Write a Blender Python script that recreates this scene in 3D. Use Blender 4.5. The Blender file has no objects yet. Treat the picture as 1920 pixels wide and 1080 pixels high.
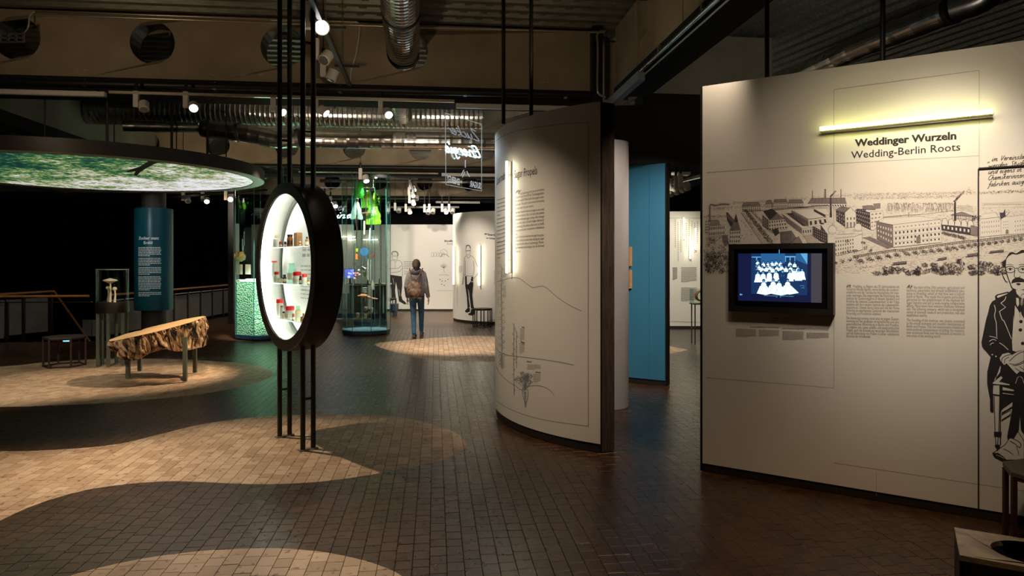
import bpy, math, random
import numpy as np
from mathutils import Vector, noise
random.seed(7)
sc = bpy.context.scene
COL = sc.collection
F, HY, EYE = 1280.0, 490.0, 1.55

# ------------------------------------------------------------------ camera, world, exposure
cam_d = bpy.data.cameras.new('camera'); cam_d.lens = 24; cam_d.sensor_width = 36
cam_d.shift_y = -50/1920; cam_d.clip_end = 200
cam = bpy.data.objects.new('camera', cam_d); COL.objects.link(cam)
cam.location = (0, 0, EYE); cam.rotation_euler = (math.pi/2, 0, 0)
sc.camera = cam
w = bpy.data.worlds.new('world'); sc.world = w; w.use_nodes = True
w.node_tree.nodes['Background'].inputs[0].default_value = (.55, .6, .75, 1)
w.node_tree.nodes['Background'].inputs[1].default_value = .004
sc.view_settings.view_transform = 'Standard'; sc.view_settings.look = 'None'
sc.view_settings.exposure = 0; sc.view_settings.gamma = 1; sc.view_settings.use_curve_mapping = False

WARM = (1, .74, .46); NEUT = (1, .87, .72); COOL = (.8, .92, 1)
def spot(p, t, power, ang=50, blend=.6, col=WARM, r=.04):
    d = bpy.data.lights.new('spot_beam', 'SPOT'); d.energy = power; d.color = col
    d.spot_size = math.radians(ang); d.spot_blend = blend; d.shadow_soft_size = r
    o = bpy.data.objects.new('spot_beam', d); COL.objects.link(o); o.location = p
    o.rotation_euler = (Vector(t)-Vector(p)).to_track_quat('-Z', 'Y').to_euler()
    return o
def area(p, t, power, sx, sy, col=WARM):
    d = bpy.data.lights.new('wash_light', 'AREA'); d.energy = power; d.color = col; d.shape = 'RECTANGLE'; d.size = sx; d.size_y = sy
    o = bpy.data.objects.new('wash_light', d); COL.objects.link(o); o.location = p
    o.rotation_euler = (Vector(t)-Vector(p)).to_track_quat('-Z', 'Y').to_euler()
    return o
# floor patches
WM = (1, .80, .58)
spot((-3.3, 6.3, 3.45), (-2.2, 5.15, 0), 330, 58, .8, WM)
spot((-4.2, 5.8, 3.45), (-3.5, 4.6, 0), 330, 50, .9, WM)
spot((-1.68, 6.0, 3.5), (-1.2, 3.2, 0), 330, 36, .9, WM)
# log bench
spot((-2.8, 9.9, 3.4), (-4.8, 9.1, .4), 560, 40, .6, WM)
spot((-2.9, 6.6, 3.4), (-4.35, 9.0, .55), 620, 18, .7)
spot((-4.6, 6.3, 2.6), (-6.7, 8.7, 0), 260, 66, .9, NEUT)
spot((-5.4, 12.2, 3.4), (-6.4, 15.2, 0), 260, 50, .9, (1, .62, .32))
spot((-2.4, 9.4, 3.4), (-2.6, 11.2, 0), 90, 70, 1, WM)
spot((-6.5, 13.6, 3.4), (-8.2, 16.4, .5), 190, 50, .9, NEUT)
spot((-7.4, 11.2, 3.3), (-9.2, 13.4, .5), 90, 60, .9, NEUT)
spot((1.5, 1.9, 3.4), (1.5, 3.1, 0), 120, 60, 1, (1, .55, .2))
spot((-.3, 4.2, 3.4), (.35, 5.2, 0), 45, 34, 1, (1, .6, .28))
spot((-4.9, 13.45, 1.3), (-4.1, 11.0, 2.8), 40, 70, 1, (.6, 1, .65))  # added fill spot in place of green bounce from the block onto the canopy
# teal column, mushrooms
spot((-3.6, 8.0, 2.45), (-5.93, 10.13, 1.1), 260, 11, .7, NEUT)
spot((-6.0, 8.6, 2.5), (-6.35, 12.0, 1.6), 62, 34, .9, COOL)
# sugar wall
spot((-1.9, 5.0, 3.45), (.0, 6.15, 1.35), 235, 50, 1, WM)
spot((-1.2, 8.2, 3.45), (-.17, 6.95, 2.4), 150, 30, .9, COOL)
spot((1.35, 4.1, 3.4), (.82, 5.6, 1.2), 60, 30, .9, WM)
# mural wall
spot((1.25, 2.2, 3.5), (2.65, 4.2, 1.65), 92, 66, 1, WM, .1)
spot((1.9, 2.6, 3.4), (2.60, 4.22, 1.84), 255, 42, 1, (1, .86, .68), .1)
spot((1.0, 2.9, 3.5), (2.0, 4.7, 1.3), 30, 70, 1, WM, .1)
# background
spot((-1.8, 11.0, 3.45), (-.9, 12.8, 0), 800, 52, .7, NEUT)
spot((-2.2, 11.6, 3.45), (-1.95, 13.9, 1.1), 150, 24, .8, NEUT)
spot((-3.0, 15.0, 3.4), (-3.0, 21.0, 1.3), 800, 70, .8, NEUT)
spot((-2.4, 17.2, 3.4), (-1.9, 21.0, 1.5), 300, 70, .8, NEUT)
spot((-2.0, 14.6, 3.4), (-.9, 17.3, 1.2), 320, 45, .8, NEUT)
spot((-6.5, 15.0, 3.4), (-6.0, 21.0, 1.5), 400, 60, .8, NEUT)
spot((-2.6, 13.0, 3.4), (-2.4, 15.5, 0), 340, 60, .8, WM)
spot((-2.0, 17.6, 3.4), (-2.3, 18.8, 0), 520, 80, .9, WM)
spot((-4.3, 11.6, 3.5), (-5.0, 13.5, .9), 1700, 24, .6, (.95, 1, .9))
spot((-3.1, 12.6, 3.5), (-3.1, 14.5, 1.9), 420, 44, .7, (.95, 1, .97))
spot((-3.1, 14.5, 3.36), (-3.1, 14.5, 0), 320, 50, .7, (.95, 1, .97), .02)
spot((-4.9, 13.9, 3.36), (-4.9, 13.93, 0), 420, 38, .7, (.95, 1, .97), .02)
# right gap and blue wall
spot((2.9, 12.5, 3.4), (3.4, 15.4, 1.4), 520, 60, .8, (1, .92, .72))
spot((2.6, 12.2, 3.4), (2.6, 12.9, 0), 300, 60, .8, (1, .92, .72))
spot((2.35, 6.4, 3.35), (1.6, 8.4, 1.5), 350, 60, .9, NEUT)
spot((1.9, 5.6, 3.3), (1.1, 7.1, 1.7), 170, 62, .9, NEUT)
spot((1.5, 4.8, 3.35), (1.3, 6.6, 0), 60, 70, .9, WM)
# added upward fill spots without fixtures, to brighten the concrete and the ducts
FILL_UP = (1, .78, .5)
for x_, y_, z_, tx_, ty_, tz_, p_, c_ in ((-4.6, 5.6, 3.1, -4.6, 8.3, 4.15, 26, FILL_UP), (-1.4, 5.6, 3.1, -1.2, 8.3, 4.15, 26, FILL_UP), (-6.2, 12.6, 3.0, -6.0, 15.4, 4.0, 40, FILL_UP), (-1.6, 12.9, 2.9, -1.6, 15.4, 4.0, 60, NEUT), (-1.6, 17.0, 2.9, -1.6, 22.4, 4.0, 90, NEUT),
        (-3.4, 10.2, 3.0, -3.4, 12.2, 4.0, 130, WM), (-1.2, 9.9, 3.0, -1.0, 12.2, 4.0, 130, NEUT), (.3, 5.6, 3.25, 1.2, 7.2, 4.1, 12, FILL_UP), (2.6, 6.6, 3.2, 3.0, 8.9, 4.1, 8, FILL_UP), (3.2, 5.6, 3.3, 3.6, 8.0, 4.5, 16, NEUT)):
    spot((x_, y_, z_), (tx_, ty_, tz_), p_, 120, 1, c_, .05)

# ------------------------------------------------------------------ geometry helpers
C6, S6 = math.cos(math.radians(6.42)), math.sin(math.radians(6.42))
EX, DX = (C6, S6), (-S6, C6)             # building axes: E across, D along
def ek(e, k, z=None):
    p = (e*EX[0]+k*DX[0], e*EX[1]+k*DX[1]); return p if z is None else (p[0], p[1], z)
def to_ek(x, y): return (x*EX[0]+y*EX[1], x*DX[0]+y*DX[1])
def fl(x, y):
    d = EYE*F/(y-HY); return ((x-960)/F*d, d)
def at(x, y, d): return ((x-960)/F*d, d, EYE+(HY-y)/F*d)
def atz(x, y, z):
    d = (z-EYE)*F/(HY-y); return ((x-960)/F*d, d, z)

class MB:
    def __init__(s): s.v = []; s.f = []; s.m = []
    def add(s, vs, fs, m=0):
        n = len(s.v); s.v += [tuple(v) for v in vs]
        for f in fs: s.f.append(tuple(i+n for i in f)); s.m.append(m)
        return s
    def hexa(s, b, t, m=0):
        n = len(b); s.add(list(b)+list(t), [tuple(range(n))[::-1], tuple(range(n, 2*n))]+[(i, (i+1) % n, (i+1) % n+n, i+n) for i in range(n)], m); return s
    def box(s, c, sz, ang=0, m=0, bev=0):
        x, y, z = c; a, b, h = sz[0]/2, sz[1]/2, sz[2]/2; ca, sa = math.cos(ang), math.sin(ang)
        q = lambda u, v, zz: (x+u*ca-v*sa, y+u*sa+v*ca, zz)
        if bev <= 0:
            return s.hexa([q(u, v, z-h) for u, v in ((-a, -b), (a, -b), (a, b), (-a, b))], [q(u, v, z+h) for u, v in ((-a, -b), (a, -b), (a, b), (-a, b))], m)
        e = bev; rings = []
        for dz, ins in ((-h, e), (-h+e, 0), (h-e, 0), (h, e)):
            rings.append([q(su*(a-(0 if i % 2 == su_sel else e) if ins == 0 else a-e), sv*(b-(e if i % 2 == su_sel else 0) if ins == 0 else b-e), z+dz)
                          for i, (su, sv, su_sel) in enumerate(((-1, -1, 0), (-1, -1, 0), (1, -1, 0), (1, -1, 0), (1, 1, 0), (1, 1, 0), (-1, 1, 0), (-1, 1, 0)))])
        # simple chamfer: four rings of four corners
        R = []
        for dz, ins in ((-h, e), (-h+e, 0), (h-e, 0), (h, e)):
            R.append([q(u*(a-ins), v*(b-ins), z+dz) for u, v in ((-1, -1), (1, -1), (1, 1), (-1, 1))])
        vs = [p for r in R for p in r]; fs = [(3, 2, 1, 0), (12, 13, 14, 15)]
        for k in range(3):
            for i in range(4): j = (i+1) % 4; fs.append((k*4+i, k*4+j, k*4+4+j, k*4+4+i))
        return s.add(vs, fs, m)
    def prism(s, pts, z0, z1, m=0): return s.hexa([(p[0], p[1], z0) for p in pts], [(p[0], p[1], z1) for p in pts], m)
    def tube(s, path, r, n=10, m=0, caps=True, rs=None, squash=None):
        P = [Vector(p) for p in path]; rings = []; up = Vector((0, 0, 1))
        prev = None
        for i, p in enumerate(P):
            t = (P[min(i+1, len(P)-1)]-P[max(i-1, 0)]).normalized()
            if prev is None:
                a = t.cross(up) if abs(t.z) < .95 else t.cross(Vector((0, 1, 0)))
            else:
                a = prev-t*prev.dot(t)
            a.normalize(); b = t.cross(a); prev = a
            rr = rs[i] if rs else r
            sq = squash[i] if squash else (1, 1)
            rings.append([p+a*(math.cos(2*math.pi*j/n)*rr*sq[0])+b*(math.sin(2*math.pi*j/n)*rr*sq[1]) for j in range(n)])
        vs = [q for R in rings for q in R]; fs = []
        for i in range(len(P)-1):
            for j in range(n): k = (j+1) % n; fs.append((i*n+j, i*n+k, (i+1)*n+k, (i+1)*n+j))
        if caps: fs += [tuple(range(n))[::-1], tuple(range((len(P)-1)*n, len(P)*n))]
        return s.add(vs, fs, m)
    def lathe(s, c, prof, n=24, m=0, ang0=0, caps=True):
        vs = []; fs = []
        for r, z in prof: vs += [(c[0]+r*math.cos(ang0+2*math.pi*j/n), c[1]+r*math.sin(ang0+2*math.pi*j/n), c[2]+z) for j in range(n)]
        for i in range(len(prof)-1):
            for j in range(n): k = (j+1) % n; fs.append((i*n+j, i*n+k, (i+1)*n+k, (i+1)*n+j))
        if caps: fs += [tuple(range(n))[::-1], tuple(range((len(prof)-1)*n, len(prof)*n))]
        return s.add(vs, fs, m)
    def ell(s, c, r, n=16, k=10, m=0, f=None):
        vs = []; fs = []
        for i in range(k+1):
            a = -math.pi/2+math.pi*i/k
            for j in range(n):
                b = 2*math.pi*j/n; v = Vector((math.cos(a)*math.cos(b)*r[0], math.cos(a)*math.sin(b)*r[1], math.sin(a)*r[2]))
                if f: v = f(v)
                vs.append((c[0]+v.x, c[1]+v.y, c[2]+v.z))
        for i in range(k):
            for j in range(n): q = (j+1) % n; fs.append((i*n+j, i*n+q, (i+1)*n+q, (i+1)*n+j))
        return s.add(vs, fs, m)
    def build(s, name, mats, parent=None, smooth=False, kind=None, label=None):
        me = bpy.data.meshes.new(name); me.from_pydata(s.v, [], s.f)
        if not isinstance(mats, (list, tuple)): mats = [mats]
        for m in mats: me.materials.append(m)
        if len(mats) > 1: me.polygons.foreach_set('material_index', s.m)
        if smooth:
            me.polygons.foreach_set('use_smooth', [True]*len(me.polygons))
            try: me.set_sharp_from_angle(angle=math.radians(38))
            except Exception: pass
        me.update()
        o = bpy.data.objects.new(name, me); COL.objects.link(o)
        if parent is not None:
            o.parent = parent; o.location = -world_loc(parent)
            o.rotation_euler = (0, 0, 0)
        if kind: o['kind'] = kind
        if label: o['label'] = label
        return o
def world_loc(o):
    v = Vector(o.location)
    while o.parent is not None: o = o.parent; v += Vector(o.location)
    return v
def thing(name, label, cat, loc=(0, 0, 0), group=None):
    o = bpy.data.objects.new(name, None); COL.objects.link(o); o.location = loc; o.empty_display_size = .1
    return tag(o, label, cat, group)
def tag(o, label, cat, group=None):
    o['label'] = label; o['category'] = cat
    if group: o['group'] = group
    return o
def struct(o): o['kind'] = 'structure'; return o
def copy_tree(o, loc, label=None, parent=None):
    c = o.copy(); COL.objects.link(c)
    if parent is None: c.location = loc
    else: c.parent = parent
    if label: c['label'] = label
    for ch in [x for x in COL.objects if x.parent == o]: copy_tree(ch, None, None, c)
    return c

# ------------------------------------------------------------------ materials
def mat(name, col, rough=.6, metal=0, emit=None, es=0, c2=None, scale=5, bump=0, bscale=None, detail=6, stretch=None, coat=0, rvar=0, dist=0, spec=None):
    m = bpy.data.materials.new(name); m.use_nodes = True; nt = m.node_tree; N = nt.nodes; L = nt.links
    b = N['Principled BSDF']; b.inputs['Base Color'].default_value = (*col, 1); b.inputs['Roughness'].default_value = rough; b.inputs['Metallic'].default_value = metal
    if spec is not None: b.inputs['Specular IOR Level'].default_value = spec
    if coat: b.inputs['Coat Weight'].default_value = coat; b.inputs['Coat Roughness'].default_value = .15
    if emit: b.inputs['Emission Color'].default_value = (*emit, 1); b.inputs['Emission Strength'].default_value = es
    if c2 or bump or rvar:
        tc = N.new('ShaderNodeTexCoord'); mp = N.new('ShaderNodeMapping'); L.new(tc.outputs['Object'], mp.inputs[0])
        if stretch: mp.inputs['Scale'].default_value = stretch
        n = N.new('ShaderNodeTexNoise'); n.inputs['Scale'].default_value = scale; n.inputs['Detail'].default_value = detail; n.inputs['Distortion'].default_value = dist
        L.new(mp.outputs[0], n.inputs['Vector'])
        if c2:
            r = N.new('ShaderNodeValToRGB'); r.color_ramp.elements[0].position = .35; r.color_ramp.elements[1].position = .68
            r.color_ramp.elements[0].color = (*col, 1); r.color_ramp.elements[1].color = (*c2, 1)
            L.new(n.outputs['Fac'], r.inputs[0]); L.new(r.outputs[0], b.inputs['Base Color'])
        if rvar:
            mr = N.new('ShaderNodeMapRange'); mr.inputs['To Min'].default_value = max(.03, rough-rvar); mr.inputs['To Max'].default_value = rough+rvar
            L.new(n.outputs['Fac'], mr.inputs['Value']); L.new(mr.outputs[0], b.inputs['Roughness'])
        if bump:
            n2 = N.new('ShaderNodeTexNoise'); n2.inputs['Scale'].default_value = bscale or scale*3; n2.inputs['Detail'].default_value = 8
            L.new(mp.outputs[0], n2.inputs['Vector'])
            bp = N.new('ShaderNodeBump'); bp.inputs['Strength'].default_value = bump; bp.inputs['Distance'].default_value = .02
            L.new(n2.outputs['Fac'], bp.inputs['Height']); L.new(bp.outputs[0], b.inputs['Normal'])
    return m
def glass(name, tint=(.8, .95, .92), refl=1.0, rough=0):
    m = bpy.data.materials.new(name); m.use_nodes = True; nt = m.node_tree; N = nt.nodes; L = nt.links; N.clear()
    o = N.new('ShaderNodeOutputMaterial'); t = N.new('ShaderNodeBsdfTransparent'); t.inputs[0].default_value = (*tint, 1)
    g = N.new('ShaderNodeBsdfGlossy'); g.inputs['Roughness'].default_value = rough; g.inputs[0].default_value = (.9, 1, .98, 1)
    lw = N.new('ShaderNodeLayerWeight'); lw.inputs['Blend'].default_value = .5   # Schlick reflection, the same from both sides of the pane
    pw = N.new('ShaderNodeMath'); pw.operation = 'POWER'; pw.inputs[1].default_value = 5; L.new(lw.outputs['Facing'], pw.inputs[0])
    mu = N.new('ShaderNodeMath'); mu.operation = 'MULTIPLY_ADD'; mu.inputs[1].default_value = .9*refl; mu.inputs[2].default_value = .03*refl; L.new(pw.outputs[0], mu.inputs[0])
    mx = N.new('ShaderNodeMixShader'); L.new(mu.outputs[0], mx.inputs[0]); L.new(t.outputs[0], mx.inputs[1]); L.new(g.outputs[0], mx.inputs[2]); L.new(mx.outputs[0], o.inputs[0])
    return m
M = {}
M['black'] = mat('black_metal', (.012, .011, .010), .45, .3, c2=(.02, .018, .016), scale=12)
M['void'] = mat('black_paint', (.004, .004, .005), .9, c2=(.006, .006, .007), scale=2)
M['cloth'] = mat('black_mesh_cloth', (.006, .006, .007), .95, c2=(.012, .012, .013), scale=160, bump=.3)
M['white'] = mat('white_laminate', (.72, .69, .64), .42, c2=(.75, .72, .67), scale=1.5, bump=.02, bscale=4)
M['white2'] = mat('white_wall_coating', (.72, .69, .65), .5, c2=(.76, .73, .69), scale=1.2)
M['plinth'] = mat('dark_plinth', (.012, .008, .007), .6, c2=(.02, .013, .011), scale=20)
M['endwood'] = mat('weathered_oak', (.14, .10, .08), .6, c2=(.05, .036, .03), scale=9, stretch=(9, 9, .5), bump=.35, bscale=14)
M['concrete'] = mat('raw_concrete', (.30, .235, .16), .8, c2=(.40, .32, .22), scale=2.2, bump=.25, bscale=9)
M['concrete_g'] = mat('grey_concrete', (.25, .25, .20), .85, c2=(.34, .33, .27), scale=1.7, bump=.2, bscale=7)
M['patch'] = mat('pale_lime_scar', (.55, .48, .38), .9, c2=(.4, .33, .25), scale=30)
M['deck'] = mat('galvanised_deck', (.16, .15, .12), .5, .5, c2=(.26, .24, .19), scale=20, stretch=(.3, 2, 2), bump=.1)
M['deckr'] = mat('galvanised_deck_grey', (.20, .21, .20), .5, .5, c2=(.33, .34, .33), scale=26, bump=.1)
M['galv'] = mat('galvanised_duct', (.52, .50, .46), .22, 1, c2=(.66, .64, .60), scale=7, rvar=.08)
M['galvd'] = mat('dull_galvanised_duct', (.42, .42, .40), .3, 1, c2=(.52, .52, .50), scale=7, rvar=.08)
M['pipe'] = mat('conduit_steel', (.55, .48, .38), .3, .8, c2=(.62, .55, .45), scale=9)
M['lampwhite'] = mat('lamp_housing', (.55, .52, .48), .5, c2=(.58, .55, .5), scale=5)
M['lamplit'] = mat('lamp_lens', (1, 1, 1), .4, emit=(1, .97, .93), es=8)
M['lampoff'] = mat('lamp_lens_off', (.1, .1, .1), .2, c2=(.13, .13, .13), scale=9)
M['neonw'] = mat('warm_neon', (1, 1, .9), .4, emit=(1, .93, .66), es=17)
M['neonf'] = mat('far_warm_neon', (1, 1, .9), .4, emit=(1, .93, .66), es=8)
M['neony'] = mat('yellow_green_neon', (1, 1, .8), .4, emit=(1, 1, .32), es=8)
M['neonb'] = mat('cold_neon', (1, 1, 1), .4, emit=(.62, .9, 1), es=11)
M['ink'] = mat('black_print_ink', (.012, .010, .012), .7, c2=(.016, .013, .015), scale=9)
M['sepia'] = mat('dark_engraving_ink', (.05, .038, .046), .8, c2=(.07, .055, .065), scale=40)
M['sepia2'] = mat('mid_engraving_ink', (.22, .18, .175), .8, c2=(.28, .23, .225), scale=40)
M['sepia3'] = mat('light_engraving_ink', (.46, .385, .345), .8, c2=(.52, .44, .39), scale=40)
M['paper'] = mat('engraving_paper', (.74, .68, .61), .6, c2=(.77, .71, .64), scale=3)
M['paper2'] = mat('engraving_paper_light', (.76, .71, .65), .6, c2=(.78, .73, .67), scale=3)
M['grey_ink'] = mat('grey_print_ink', (.20, .175, .155), .7, c2=(.23, .20, .18), scale=9)
M['blueink'] = mat('blue_grey_ink', (.20, .22, .25), .7, c2=(.24, .26, .29), scale=9)
M['seam'] = mat('panel_joint', (.33, .29, .24), .7, c2=(.36, .32, .27), scale=9)
M['blue'] = mat('blue_wall_paint', (.035, .19, .33), .6, c2=(.04, .205, .35), scale=1.5)
M['greycol'] = mat('grey_column_paint', (.42, .38, .38), .38, c2=(.46, .42, .42), scale=2)
M['glass'] = glass('vitrine_glass', (.945, .985, .975), 1.0)
M['glassedge'] = mat('green_glass_edge', (.03, .15, .14), .2, c2=(.04, .19, .18), scale=4)
M['clear'] = glass('clear_glass', (.96, .98, .97), 1.0)
M['navy'] = mat('dark_navy_base', (.008, .025, .05), .5, c2=(.01, .03, .06), scale=8)
M['teal'] = mat('teal_gloss_panel', (.004, .075, .11), .32, c2=(.006, .09, .125), scale=1.5)
M['print_white'] = mat('white_lettering', (.8, .85, .85), .5, c2=(.85, .9, .9), scale=9, emit=(.7, .8, .8), es=.0)
M['skin'] = mat('skin', (.55, .32, .24), .5, c2=(.6, .36, .27), scale=8)
M['hoodie'] = mat('grey_hoodie_cloth', (.19, .19, .205), .9, c2=(.25, .25, .27), scale=16, bump=.4, bscale=30)
M['hood'] = mat('dark_grey_hood_cloth', (.075, .085, .105), .9, c2=(.11, .12, .14), scale=16, bump=.4, bscale=30)
M['jeans'] = mat('blue_denim', (.035, .10, .19), .85, c2=(.055, .14, .25), scale=20, bump=.3, bscale=60)
M['hair'] = mat('dark_hair', (.03, .018, .012), .6, c2=(.06, .035, .022), scale=40, stretch=(4, 4, .5), bump=.4)
M['bag'] = mat('brown_patterned_bag', (.13, .07, .05), .8, c2=(.42, .30, .23), scale=17, bump=.3)
M['strap'] = mat('brown_strap', (.12, .055, .04), .7, c2=(.15, .07, .05), scale=20)
M['shoe'] = mat('dark_shoe', (.05, .035, .03), .6, c2=(.07, .05, .04), scale=20)
M['stoolwood'] = mat('dark_stool_board', (.06, .045, .033), .6, c2=(.085, .064, .048), scale=12, stretch=(1, 6, 1))
M['legred'] = mat('dark_red_metal', (.045, .016, .014), .5, .2, c2=(.06, .02, .018), scale=12)
M['leggrey'] = mat('olive_grey_metal', (.10, .115, .085), .5, .2, c2=(.12, .135, .10), scale=12)
M['marble'] = mat('grey_marbled_top', (.30, .28, .26), .3, c2=(.10, .095, .10), scale=7, dist=1.5)
M['railw'] = mat('wooden_handrail', (.40, .17, .05), .35, c2=(.5, .23, .08), scale=6, stretch=(1, 1, 1))
M['railp'] = mat('grey_rail_panel', (.13, .125, .12), .7, c2=(.17, .16, .15), scale=3, bump=.1)
M['railm'] = mat('rail_metal', (.35, .34, .32), .35, .9, c2=(.4, .39, .37), scale=9)
M['canopy'] = mat('dark_bronze_rim', (.045, .040, .037), .5, .4, c2=(.055, .049, .045), scale=6)
M['red'] = mat('red_plastic_cap', (.75, .015, .012), .4, c2=(.8, .02, .015), scale=9)
M['amber'] = mat('amber_glass', (.30, .10, .015), .15, c2=(.36, .13, .02), scale=9)
M['darkamber'] = mat('dark_amber_glass', (.07, .03, .012), .15, c2=(.1, .045, .015), scale=9)
M['milk'] = mat('white_plastic_jar', (.72, .70, .62), .4, c2=(.76, .74, .66), scale=9)
M['blackcap'] = mat('black_cap', (.02, .018, .015), .4, c2=(.03, .026, .02), scale=9)
M['labelp'] = mat('paper_label', (.72, .66, .5), .7, c2=(.6, .5, .36), scale=90)
M['powder'] = mat('cream_powder', (.72, .62, .38), .9, c2=(.78, .68, .45), scale=30)
M['brownblk'] = mat('brown_sample_block', (.36, .18, .075), .8, c2=(.5, .28, .13), scale=50, bump=.5)
M['mint'] = glass('mint_glass', (.62, .86, .74), .8)
M['caseglow'] = mat('led_strip', (1, 1, 1), .4, emit=(1, .98, .90), es=24)
M['casewhite'] = mat('white_case_lining', (.85, .85, .82), .6, c2=(.87, .87, .84), scale=4)
M['casering'] = mat('olive_inner_ring', (.06, .075, .05), .5, c2=(.07, .085, .06), scale=4)
M['bronze'] = mat('dark_case_metal', (.020, .016, .012), .4, .4, c2=(.027, .022, .017), scale=5)
M['poleg'] = mat('dark_olive_pole', (.018, .018, .010), .4, .3, c2=(.024, .024, .014), scale=5)
# ------------------------------------------------------------------ floor of end-grain wood blocks
def pal(pts): return np.array([fl(x, y) for x, y in pts])
def smooth_poly(P, n=6):
    P = np.array(P); out = []; m = len(P)
    for i in range(m):
        a, b, c, d = P[i-1], P[i], P[(i+1) % m], P[(i+2) % m]
        for j in range(n):
            t = j/n; out.append(.5*((2*b)+(c-a)*t+(2*a-5*b+4*c-d)*t*t+(3*b-a-3*c+d)*t**3))
    return np.array(out)
PALE = [  # outlines inside which the blocks take a paler colour
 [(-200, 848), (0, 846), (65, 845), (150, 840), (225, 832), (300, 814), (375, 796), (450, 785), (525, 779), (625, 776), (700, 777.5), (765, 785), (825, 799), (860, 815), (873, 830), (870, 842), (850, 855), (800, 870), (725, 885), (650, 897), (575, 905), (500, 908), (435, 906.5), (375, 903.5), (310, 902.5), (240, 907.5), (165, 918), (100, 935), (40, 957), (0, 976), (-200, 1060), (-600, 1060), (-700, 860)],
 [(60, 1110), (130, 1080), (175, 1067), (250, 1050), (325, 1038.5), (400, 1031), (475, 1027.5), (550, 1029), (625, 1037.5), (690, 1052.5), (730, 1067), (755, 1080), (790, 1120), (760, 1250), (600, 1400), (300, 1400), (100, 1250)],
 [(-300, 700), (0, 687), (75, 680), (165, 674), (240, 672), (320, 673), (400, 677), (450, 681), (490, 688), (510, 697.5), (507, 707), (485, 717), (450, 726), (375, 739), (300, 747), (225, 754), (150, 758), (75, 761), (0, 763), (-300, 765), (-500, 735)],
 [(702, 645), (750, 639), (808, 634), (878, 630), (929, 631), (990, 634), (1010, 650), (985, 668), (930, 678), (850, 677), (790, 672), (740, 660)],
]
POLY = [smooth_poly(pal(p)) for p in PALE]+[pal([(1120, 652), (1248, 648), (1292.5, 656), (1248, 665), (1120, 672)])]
def inside_val(P, Q):
    """signed distance of points Q to polygon P (negative inside)"""
    A = P; B = np.roll(P, -1, 0); best = np.full(len(Q), 1e9); ins = np.zeros(len(Q), bool)
    for a, b in zip(A, B):
        d = b-a; t = np.clip(((Q-a)@d)/(d@d+1e-12), 0, 1); r = Q-(a+t[:, None]*d); best = np.minimum(best, (r**2).sum(1))
        c = ((a[1] > Q[:, 1]) != (b[1] > Q[:, 1])) & (Q[:, 0] < (b[0]-a[0])*(Q[:, 1]-a[1])/((b[1]-a[1])+1e-12)+a[0]); ins ^= c
    return np.where(ins, -1, 1)*np.sqrt(best)
VA, VB = to_ek(-8.1, 13.25), to_ek(-8.2, 20.6)     # gallery edge
def in_void(e, k):
    if k < VA[1]: return False
    t = (k-VA[1])/(VB[1]-VA[1]); return e < VA[0]+(VB[0]-VA[0])*min(t, 1)
RW, BL = .088, .104
E0, E1, K0, K1 = -10.5, 6.396, 1.9, 15.9
rng = random.Random(3)
cells = []
nr = int((E1-E0)/RW)
for i in range(nr):
    e = E0+i*RW; k = K0-rng.random()*BL
    while k < K1:
        L_ = BL*rng.uniform(.86, 1.14)
        if k+L_*1.5 > K1: L_ = K1-k
        if k+L_ > K0 and k+L_ <= K1+1e-6 and not in_void(e+RW/2, k+L_/2): cells.append((e, k, e+RW, k+L_))
        k += L_+1e-9
g = .0011
corn = np.array([[ek(a+g, b+g), ek(c-g, b+g), ek(c-g, d-g), ek(a+g, d-g)] for a, b, c, d in cells])
flat = corn.reshape(-1, 2)
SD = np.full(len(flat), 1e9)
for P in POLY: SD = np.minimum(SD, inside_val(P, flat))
SD = SD.reshape(-1, 4)
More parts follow.
